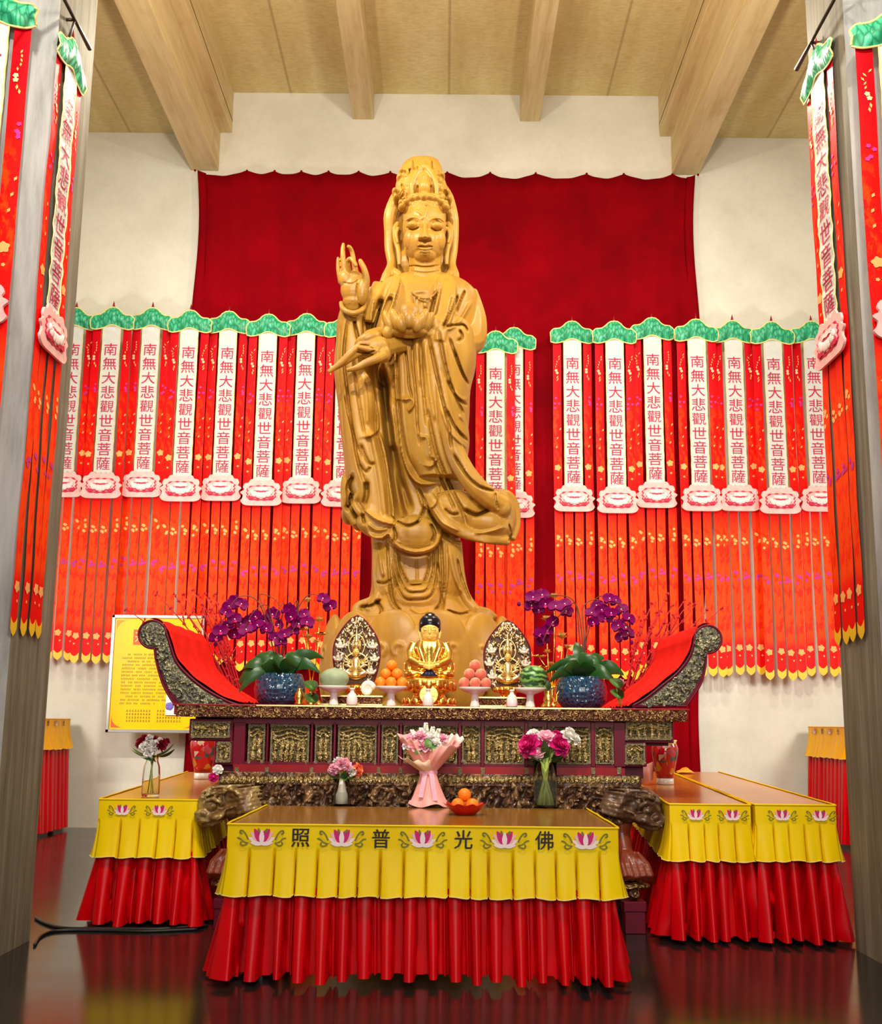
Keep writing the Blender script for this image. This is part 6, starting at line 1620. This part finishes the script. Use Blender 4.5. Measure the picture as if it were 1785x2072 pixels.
lotus_bud('small peach-coloured artificial lotus between the left orchid pot and the melon', 634, 1404, 8.62, 11, [(630, 1414), (628, 1388)], F_CORAL)
lotus_bud('small cream artificial lotus between the watermelon and the right orchid pot', 1108, 1402, 9.0, 14, [(1100, 1388)], F_WHITE)
for px, lab in ((605, 'little gilt cup beside the left orchid pot'), (1110, 'little gilt ewer beside the right orchid pot')):
    p = on(px, 8.6, Z0); k = mY(8.6); mb = MB(); mb.lathe((0, 0, 0), [(9*k, 0), (10*k, 3*k), (7*k, 6*k), (11*k, 14*k), (8*k, 24*k), (4*k, 30*k), (5*k, 33*k), (3*k, 33*k)], 20)
    if px > 800: mb.tube([(10*k, 0, 8*k), (17*k, 0, 14*k), (17*k, 0, 26*k), (22*k, 0, 34*k)], [.008, .006, .005, .003], 8)
    o = link('gilt_vessel', mb.mesh('gilt_vessel', [GOLD])); o.location = p; tag(o, lab, 'vessel')
p = on(743, 8.98, Z0+21*mY(8.9)+.002); k = mY(8.98); mb = MB()
for j in range(26):
    t = j/25*9; R_ = (3+1.25*t)*k; mb.ell((-R_*.9*math.cos(t)*.9, 0, 10*k+R_*.9*math.sin(t)), (3.2*k+.4*t*k, 4*k+.5*t*k, 3.2*k+.4*t*k), seg=10, ring=8)
o = clay('white_conch', mb, 0.004, WHITEC, None, 1); o.location = (p.x, p.y, p.z+.012); tag(o, 'white spiral conch ornament beside the dish of oranges', 'ornament')
# ------------------------------------------------------------------ flowers, fruit and vessels on the tables
def glass_vase(name, label, p, R0, h, prof, wat, grp=None):
    r = thing(name, label, 'vase', p, grp); mb = MB()
    t = 0.004; outer = [(R0*a, h*b) for a, b in prof]; inner = [(max(a-t, .001), max(b, .012)) for a, b in reversed(outer)]
    mb.lathe(p, [(0.0005, 0)]+outer+inner+[(0.0005, .012)], 32); mb.build('glass', [GLASS], r)
    if wat: 
        w = MB(); W_ = [(a-t-.001, b) for a, b in outer if b < wat*h]; W_[0] = (W_[0][0], .013); w.lathe(p, [(.0005, .0125)]+W_+[(.0005, W_[-1][1])], 28); w.build('water', [WATER], r)
    return r
def bunch(name, label, p, items, stems_from, leaves, grp=None, stem_r=.003, stem_mat=None, brad=.02):
    """items: (px, py, dY, size, mesh, spread)"""
    r = thing(name, label, 'flowers', p, grp); rnd = random.Random(int(p.x*1000) % 999)
    sm = MB()
    for (px, py, dy, s_, me) in items:
        q = at(px, py, p.y+dy); c = stems_from+Vector((0, 0, .05)); d = q-c
        b = p+Vector((max(-brad, min(brad, -(q.x-p.x)*.8+rnd.uniform(-.02, .02))), max(-brad, min(brad, rnd.uniform(-1, 1)*brad)), .02))
        put_flower(r, me, q, s_, Vector((d.x*.8, d.y-.35*abs(d.z)-.05, d.z)), rnd.uniform(0, 6))
        sm.tube([b, c+Vector((max(-brad, min(brad, (q.x-p.x)*.4)), rnd.uniform(-.6, .6)*brad, 0)), q-Vector((0, 0, s_*.3))], stem_r, 6)
    if brad > .05:
        for k_ in range(16):
            a_ = rnd.uniform(-1, 1)*brad; y_ = rnd.uniform(-.8, .8)*brad
            sm.tube([p+Vector((a_, y_*.6, .02)), p+Vector((-a_*.15, y_, (stems_from.z-p.z)*.55)), stems_from+Vector((-a_*.9, -y_*.5, .02))], stem_r*.9, 6)
    sm.build('stems', [stem_mat or STEM], r)
    for (px, py, dy, L, w, m) in leaves:
        tip = at(px, py, p.y+dy); c = stems_from; d = tip-c
        inst('leaf', m, r, rel(r, c+d*.25), aim(d, rnd.uniform(-.4, .4)), (L*w*6, L*w*4, L))
    return r
YT = 8.12
def tbl(px, py, z=None): return atz(px, py, (z or TZ)+.002)
# pale little vase, left
p = tbl(691, 1630); k = mY(p.y)
glass_vase('glass_vase', 'small clear glass vase of milky water at the rear left of the front table', p, 16.5*k, 52*k, [(1, 0), (1.02, .1), (.95, .5), (.86, .8), (.98, 1.0)], .7)
sl = MB(); sl.lathe(p+Vector((0, 0, .014)), [(12*k, 0), (11*k, 15*k), (7.5*k, 32*k), (5*k, 44*k)], 20, fn=lambda r, z, a: (r*(1+.07*math.sin(3*a)), z))
bw = bunch('flower_bunch', 'little bunch of pink carnations with one coral bloom, in the small clear vase', p, [(676, 1555, -.03, 13*k, M_C['pink']), (690, 1546, -.04, 14*k, M_C['pink']), (703, 1553, -.02, 13*k, M_C['pink']), (684, 1540, .03, 12*k, M_C['white']), (698, 1541, .02, 11*k, M_C['pink']), (713, 1562, -.03, 11*k, M_C['white']), (726, 1558, .0, 11*k, M_R['coral']), (671, 1562, 0, 11*k, M_C['pink'])], p+Vector((0, 0, 52*k)),
           [(668, 1572, 0, .10, .22, M_LEAF), (716, 1576, -.02, .10, .22, M_LEAF), (695, 1572, -.05, .08, .25, M_LEAF), (728, 1572, .02, .10, .2, M_LEAF), (706, 1580, -.05, .08, .25, M_LEAF2)])
sl.build('stem_wrap', [W_PAPER], bw)['label'] = 'white paper round the stems'
# tall cylinder vase, right
p = tbl(1104, 1634); k = mY(p.y)
glass_vase('glass_vase', 'tall clear cylinder vase crowded with green stems at the rear right of the front table', p, 23*k, 88*k, [(1, 0), (1.0, .3), (1.0, .6), (1.0, 1.0)], .75)
b2 = bunch('flower_bunch', 'bunch of hot pink, pale pink and white roses in the tall cylinder vase', p, [(1067, 1506, -.03, 19*k, M_R['hot']), (1136, 1506, -.04, 18*k, M_R['hot']), (1105, 1491, -.03, 15*k, M_R['pink']), (1077, 1485, .02, 12*k, M_R['white']), (1088, 1487, .03, 10*k, M_R['pink']), (1122, 1492, .02, 12*k, M_R['pink']), (1150, 1488, .0, 12*k, M_R['white']), (1165, 1494, .0, 12*k, M_R['white']), (1156, 1479, .04, 9*k, M_R['white']), (1099, 1505, -.06, 9*k, M_R['hot']), (1088, 1520, -.05, 11*k, M_R['pink']), (1070, 1522, -.02, 9*k, M_R['pink']), (1128, 1484, .05, 9*k, M_R['hot'])], p+Vector((0, 0, 92*k)),
           [(1078, 1535, -.04, .15, .2, M_LEAF), (1130, 1530, -.05, .15, .2, M_LEAF), (1104, 1520, -.08, .14, .2, M_LEAF), (1090, 1545, .03, .14, .2, M_LEAF), (1120, 1540, .03, .14, .2, M_LEAF)], stem_r=.005, brad=.055)
# wrapped bouquet
p = tbl(862, 1633); k = mY(p.y)
bq = thing('wrapped_bouquet', 'bouquet wrapped in pink and cream paper standing at the rear middle of the front table', 'bouquet', p)
waist = p+Vector((4*k, 0, 66*k))
def cone(px0, py0, px1, py1, spread, mat, nm, seed, dy=0.0, depth=.09, frill=.012, k0=0.0):
    """a sheet of paper flaring from the waist to the edge between two pixels, curved round the front (dy < 0) or back"""
    rnd = random.Random(seed); a, b = at(px0, py0, p.y), at(px1, py1, p.y); mb = MB()
    def fn(i, j):
        u = i/20; t = j/12; e = a.lerp(b, u); e.y += dy*math.sin(math.pi*u)*depth/.09; e.z += spread*math.sin(math.pi*u)
        base_ = waist+Vector(((u-.5)*26*k, dy*.12*math.sin(math.pi*u), 0)); q = base_.lerp(e, t**.85)
        q.y += dy*.25*math.sin(math.pi*t)*math.sin(math.pi*u)
        q += Vector((0, math.sin(u*17+seed)*frill*t, math.sin(u*23+seed*2)*frill*.8*t)); return q
    mb.grid(fn, 21, 13); o = mb.build(nm, [mat], bq, fix=False); md = o.modifiers.new('t', 'SOLIDIFY'); md.thickness = .0015
cone(803, 1486, 935, 1500, .03, P_PAPER, 'wrapping_paper', 1, .12); cone(806, 1492, 862, 1500, .0, P_PAPER, 'wrapping_paper', 2, -.10); cone(900, 1490, 940, 1494, .02, W_PAPER, 'wrapping_paper', 3, .06)
cone(804, 1530, 884, 1538, -.015, C_PAPER, 'wrapping_paper', 4, -.15); cone(858, 1522, 934, 1510, .025, P_PAPER, 'wrapping_paper', 5, -.14); cone(880, 1498, 924, 1490, .01, P_PAPER, 'wrapping_paper', 6, .08)
mb = MB()
def sk(i, j):
    t = j/10; a = 2*math.pi*i/40; R_ = (17+24*t**1.3)*k; c = waist.lerp(p+Vector((4*k, 0, .002)), t)
    return c+Vector((R_*math.cos(a)*(1+.07*math.sin(5*a+2)*t), R_*math.sin(a)*.7*(1+.09*math.sin(7*a)*t), (.012*math.sin(4*a)*t if j > 8 else 0)+ (0.012 if j > 8 else 0)))
mb.grid(sk, 40, 11, closed=True); mb.build('paper_skirt', [P_PAPER], bq, fix=False)
mb = MB(); mb.lathe(waist+Vector((0, 0, -4*k)), [(17*k, 0), (18.5*k, 3*k), (18.5*k, 8*k), (17*k, 10*k)], 24, fn=lambda r, z, a: (r*(1 if abs(math.sin(a)) < .5 else .85), z))
for sx, L in ((-1, 46), (1, 52)): mb.grid(lambda i, j: waist+Vector((sx*(2+i*6+10*j/8)*k*.8, -.062-.03*j/8, -(j/8)*L*k)), 3, 9)
mb.build('ribbon', [F_PINK], bq)
rnd = random.Random(8)
for (px, py, dy, s_, me) in ((833, 1494, -.02, 13, M_R['pink']), (850, 1488, -.04, 12, M_R['pink']), (868, 1492, -.03, 12, M_R['white']), (842, 1508, -.06, 12, M_R['pink']), (860, 1508, -.07, 12, M_R['pink']), (880, 1502, -.05, 11, M_R['white']), (826, 1506, -.03, 10, M_R['white']), (892, 1494, .0, 11, M_R['pink']), (874, 1486, .02, 9, M_R['white'])):
    q = at(px, py, p.y+dy); put_flower(bq, me, q, s_*k, Vector((rnd.uniform(-.4, .4), -.7, 1)), rnd.uniform(0, 6))
for (px0, py0, px1, py1, n) in ((848, 1500, 834, 1478, 7), (862, 1500, 862, 1464, 11), (872, 1500, 876, 1472, 9), (858, 1498, 852, 1474, 8), (880, 1500, 888, 1476, 7)):
    mb = MB(); a, b = at(px0, py0, p.y-.02), at(px1, py1, p.y-.02); mb.tube([a, b], .003, 6, 1)
    for j in range(n):
        q = a.lerp(b, .25+.75*j/(n-1)); s_ = 4.2*k*(1-.45*j/n)
        for sd in (-1, 1): mb.ell(q+Vector((sd*s_*.9, rnd.uniform(-.01, .01), 0)), (s_, s_*.8, s_*.8), Euler((0, sd*.6, 0)).to_matrix(), 8, 6, 0)
    mb.build('white_spike_flower', [F_WHITE, STEM], bq)
for tp in ((846, 1512), (866, 1500), (880, 1510)):
    t_ = at(tp[0], tp[1], p.y-.09); inst('leaf', M_LEAF2, bq, rel(bq, t_-Vector((0, 0, .05))), aim((0.1, -.3, 1)), (.14, .12, .06))
# red dish of oranges
p = tbl(941, 1648); k = mY(p.y)
mb = MB(); mb.lathe((0, 0, 0), [(0.001, 0), (20*k, 0), (23*k, 3*k), (30*k, 8*k), (41*k, 20*k), (42*k, 21*k), (39*k, 19*k), (28*k, 9.5*k), (18*k, 5*k), (0.001, 5*k)], 72, fn=lambda r, z, a: (r*(1+.06*math.cos(10*a)*min(1, z/(16*k))), z+.10*z*math.cos(10*a)))
o = link('fluted_dish', mb.mesh('fluted_dish', [RED_DISH])); o.location = p; tag(o, 'red fluted dish of oranges on the front table', 'dish')
for (x, y, z, w) in ((-14.5, -5, 15, 'left'), (14, -4.5, 15, 'right'), (0, 16.5, 15.5, 'rear'), (-1, 3, 34, 'topmost')):
    r = 13.2*k; mb = MB(); a = Euler((.5*x, .3, .1*y)).to_matrix(); mb.ell((0, 0, 0), (r, r, r*.95), a, 22, 14); mb.ell(a@Vector((0, 0, r*.93)), (.006, .006, .003), a, 8, 6, 1)
    o = link('orange', mb.mesh('orange', [ORANGE, STEM])); o.location = (p.x+x*k, p.y+y*k, p.z+(z+4)*k); tag(o, '%s orange in the red fluted dish on the front table' % w, 'orange', 'oranges in the red dish')
# left side table: bottle-shaped glass vase with mixed flowers
p = tbl(304, 1611, HT[0]); k = mY(p.y)
glass_vase('glass_vase', 'bottle-shaped clear glass vase on the left side table', p, 17.5*k, 80*k, [(.93, 0), (1.0, .05), (1.0, .5), (.92, .72), (.7, .86), (.66, 1.0)], .45)
bunch('flower_bunch', 'white and dark red flowers in the glass vase on the left side table', p, [(292, 1512, -.03, 13*k, M_C['white']), (312, 1508, -.03, 13*k, M_C['white']), (300, 1522, -.05, 13*k, M_C['white']), (328, 1507, -.02, 14*k, M_C['red']), (322, 1500, .02, 10*k, M_C['white']), (281, 1502, 0, 9*k, M_R['red']), (289, 1493, .02, 8*k, M_R['red']), (302, 1494, .02, 10*k, M_C['white']), (312, 1494, .04, 8*k, M_R['red']), (338, 1500, .02, 8*k, M_C['red'])], p+Vector((0, 0, 80*k)),
      [(284, 1530, -.02, .13, .22, M_LEAF), (336, 1530, -.02, .14, .22, M_LEAF), (318, 1534, -.06, .11, .24, M_LEAF), (296, 1536, -.05, .10, .24, M_LEAF), (342, 1520, .02, .14, .2, M_LEAF), (274, 1524, .02, .13, .16, M_LEAF2), (308, 1540, -.05, .1, .24, M_LEAF)])
# red porcelain vases at the back of the side tables
for (px, py, lab) in ((410, 1576, 'red figured porcelain vase on the left side table, half behind the altar'), (1346, 1587, 'red figured porcelain vase on the right side table beside the altar end')):
    p = tbl(px, py, HT[0] if px < 800 else HT[1]); k = mY(p.y); h = 86*k
    mb = MB(); mb.lathe((0, 0, 0), [(16*k, 0), (17.5*k, 1*k), (17*k, 12*k)], 36, 1)
    mb.lathe((0, 0, 0), [(17*k, 12*k), (19*k, 24*k), (23*k, 42*k), (27*k, 60*k), (27.5*k, 70*k), (25*k, 78*k), (23*k, 82*k), (25*k, 86*k), (24*k, 86.5*k), (21*k, 82*k), (22*k, 70*k), (.001, 30*k)], 40, 0)
    mb.lathe((0, 0, 0), [(24.5*k, 79*k), (23.6*k, 82*k), (25.6*k, 86*k), (25*k, 87*k)], 36, 2)
    o = link('porcelain_vase', mb.mesh('porcelain_vase', [PORC, WHITEC, TRIM_Y])); o.location = p; tag(o, lab, 'vase', 'red porcelain vases')
    print('vase', px, p)
# paper offerings by the right vase and fallen bloom on the left
p = tbl(1312, 1588, HT[1])
cd = MB(); k = mY(p.y)
cd.grid(lambda i, j: Vector((p.x+(-14+9*i)*k, p.y+.05*abs(i-1.5), p.z+(36*j+3*i)*k)), 4, 2); o = cd.build('folded_card', [P_PAPER]); md = o.modifiers.new('t', 'SOLIDIFY'); md.thickness = .002; tag(o, 'pink folded paper card standing beside the right red porcelain vase', 'card')
q = atz(1385, 1566, HT[1]+.002); k = mY(q.y); mb = MB(); mb.grid(lambda i, j: Vector((q.x+(-18+5*i)*k, q.y+(-.12+.05*j), q.z+.014+(9+3*math.sin(i*1.3+j))*k*math.sin(math.pi*(j+.4)/5.2)*math.sin(math.pi*(i+.5)/8))), 8, 6); o = mb.build('folded_cloth', [ORANGE_CLOTH if 'ORANGE_CLOTH' in globals() else plain('orange_cloth', (.95, .3, .01), .6)]); md = o.modifiers.new('t', 'SOLIDIFY'); md.thickness = .003; tag(o, 'crumpled orange cloth on the right side table behind the porcelain vase', 'cloth')
q = at(434, 1571, 8.42); z = q.z
fb = thing('artificial_lotus', 'pink and white cut lotus lying on the altar ledge above the left beast head', 'ornament', (q.x, 8.42, az(1570)+.002)); k = mY(8.42)
for (px, py, me, s_) in ((432, 1572, M_R['hot'], 8), (441, 1556, M_R['white'], 8)):
    put_flower(fb, me, at(px, py, 8.40), s_*k, (.2, -1, .5))
mb = MB(); mb.tube([at(433, 1578, 8.41), at(440, 1566, 8.42), at(442, 1558, 8.41)], .004, 6); mb.build('stem', [STEM], fb)

# ------------------------------------------------------------------ notice board
YN = YW-0.62
BD = thing('notice_board', 'yellow framed notice board with brown printed text, on the back wall left of the altar', 'notice board', at(306, 1362, YN))
tl, tr, br_, bl_ = (231, 1248), (404, 1248), (400, 1479), (217, 1480)
A0, A1 = at(*tl, YN), at(*tr, YN); B0, B1 = at(*bl_, YN), at(*br_, YN)
bw_ = (A1.x-A0.x+B1.x-B0.x)/2*1.02; x0 = (A0.x+B0.x)/2; zt_, zb_ = (A0.z+A1.z)/2, (B0.z+B1.z)/2
def bd(u, v, d=0.0): return Vector((x0+bw_*u, YN-d, zb_+(zt_-zb_)*v))
mb = MB(); a, b = bd(0, 0), bd(1, 1); mb.box((a.x, YN, a.z), (b.x, YN+.02, b.z)); 
def rect(mb, u0, v0, u1, v1, d, mat): mb.add([bd(u0, v0, d), bd(u1, v0, d), bd(u1, v1, d), bd(u0, v1, d)], [(0, 1, 2, 3)], mat, False)
rect(mb, .23, .75, .77, .885, .003, 1)
write(mb, '开', lambda x, y: bd(.305+x/bw_, .817+y/(zt_-zb_), .005), .135, 3); write(mb, '光', lambda x, y: bd(.475+x/bw_, .817+y/(zt_-zb_), .005), .135, 3)
rnd = random.Random(2)
# the print is too small to read: rows of little brown marks, grouped like words
for row in range(15):
    v = .665-.0305*row; u = .12 if row not in (0, 2, 12) else .18
    while u < .86:
        n = rnd.randint(2, 9)
        for k in range(n):
            if u > .88: break
            if row in (14,) and u > .5: break
            for s_ in range(2): rect(mb, u+rnd.uniform(0, .004), v-.007+.008*s_, u+.011, v-.003+.008*s_, .003, 2)
            rect(mb, u+.004, v-.009, u+.0075, v+.008, .0035, 2); u += .0165
        u += rnd.choice((.018, .03))
for blk in range(2):
    for row in range(4):
        for k in range(9):
            u = .2+.34*blk+.031*k; v = .175-.029*row
            for s_ in range(2): rect(mb, u, v-.008+.009*s_, u+.018, v-.004+.009*s_, .003, 2)
            rect(mb, u+.006, v-.010, u+.010, v+.009, .0035, 2)
for cu, cv, su, sv in ((.035, .965, 1, -1), (.965, .965, -1, -1), (.035, .03, 1, 1), (.965, .03, -1, 1)):
    pts = [bd(cu, cv, .003)]+[bd(cu+su*.13*(1-math.sin(t)), cv+sv*.10*(1-math.cos(t)), .003) for t in np.linspace(0, math.pi/2, 9)]
    mb.add(pts, [tuple(range(len(pts)))], 1 if cv < .5 else 4, False)
mb.build('printed_sheet', [BOARD_Y, BOARD_RED, BOARD_INK, TRIM_Y, plain('ochre_print', (.62, .3, .01), .5)], BD)
for nm, (p0, p1) in {'a': ((0, 0), (1, 0)), 'b': ((0, 1), (1, 1)), 'c': ((0, 0), (0, 1)), 'd': ((1, 0), (1, 1))}.items():
    a, b = bd(*p0), bd(*p1); e = .022; MB().box((min(a.x, b.x)-e, YN-.018, min(a.z, b.z)-e), (max(a.x, b.x)+e, YN+.03, max(a.z, b.z)+e), 0, .006).build('frame', [STEEL], BD)
ph = MB(); a, b = at(334, 1447, YN-.03), at(358, 1407, YN-.03); ph.box((a.x, YN-.03, a.z), (b.x+.02, YN-.021, b.z), 0); 
for k in range(5): c = at(343+2*math.cos(k*1.26)*2, 1429+3*math.sin(k*1.26), YN-.035); ph.ell(c, (.03, .004, .035), seg=10, ring=6, mat=1)
ph.build('picture_card', [PHOTO_W, PHOTO_P], BD)['label'] = 'white card with a violet flower'
mb = MB()
for u in (.2, .6):
    for v in (.12, .40): c = bd(u, v); mb.box((c.x-.02, YN+.02, c.z-.02), (c.x+.02, YW-.005, c.z+.02))
mb.build('wall_bracket', [STEEL], BD)

# ------------------------------------------------------------------ cables on the floor
def cable(name, label, pts, r):
    P = smooth_poly([(*atz(x, y, r)[:2],) for x, y in pts], 8); mb = MB(); mb.tube([(q[0], q[1], r) for q in P], r, 8)
    o = mb.build(name, [CABLE]); tag(o, label, 'cable', 'cables on the floor')
cable('floor_cable', 'black cable on the floor running straight from the left pillar under the left table', [(72, 1857), (92, 1868), (125, 1877), (170, 1879), (230, 1879), (330, 1879), (420, 1872)], .011)
cable('floor_cable', 'black cable on the floor curling back towards the left pillar base', [(70, 1912), (80, 1896), (100, 1886), (128, 1882.5), (170, 1882), (215, 1882.5), (300, 1884), (400, 1880)], .010)
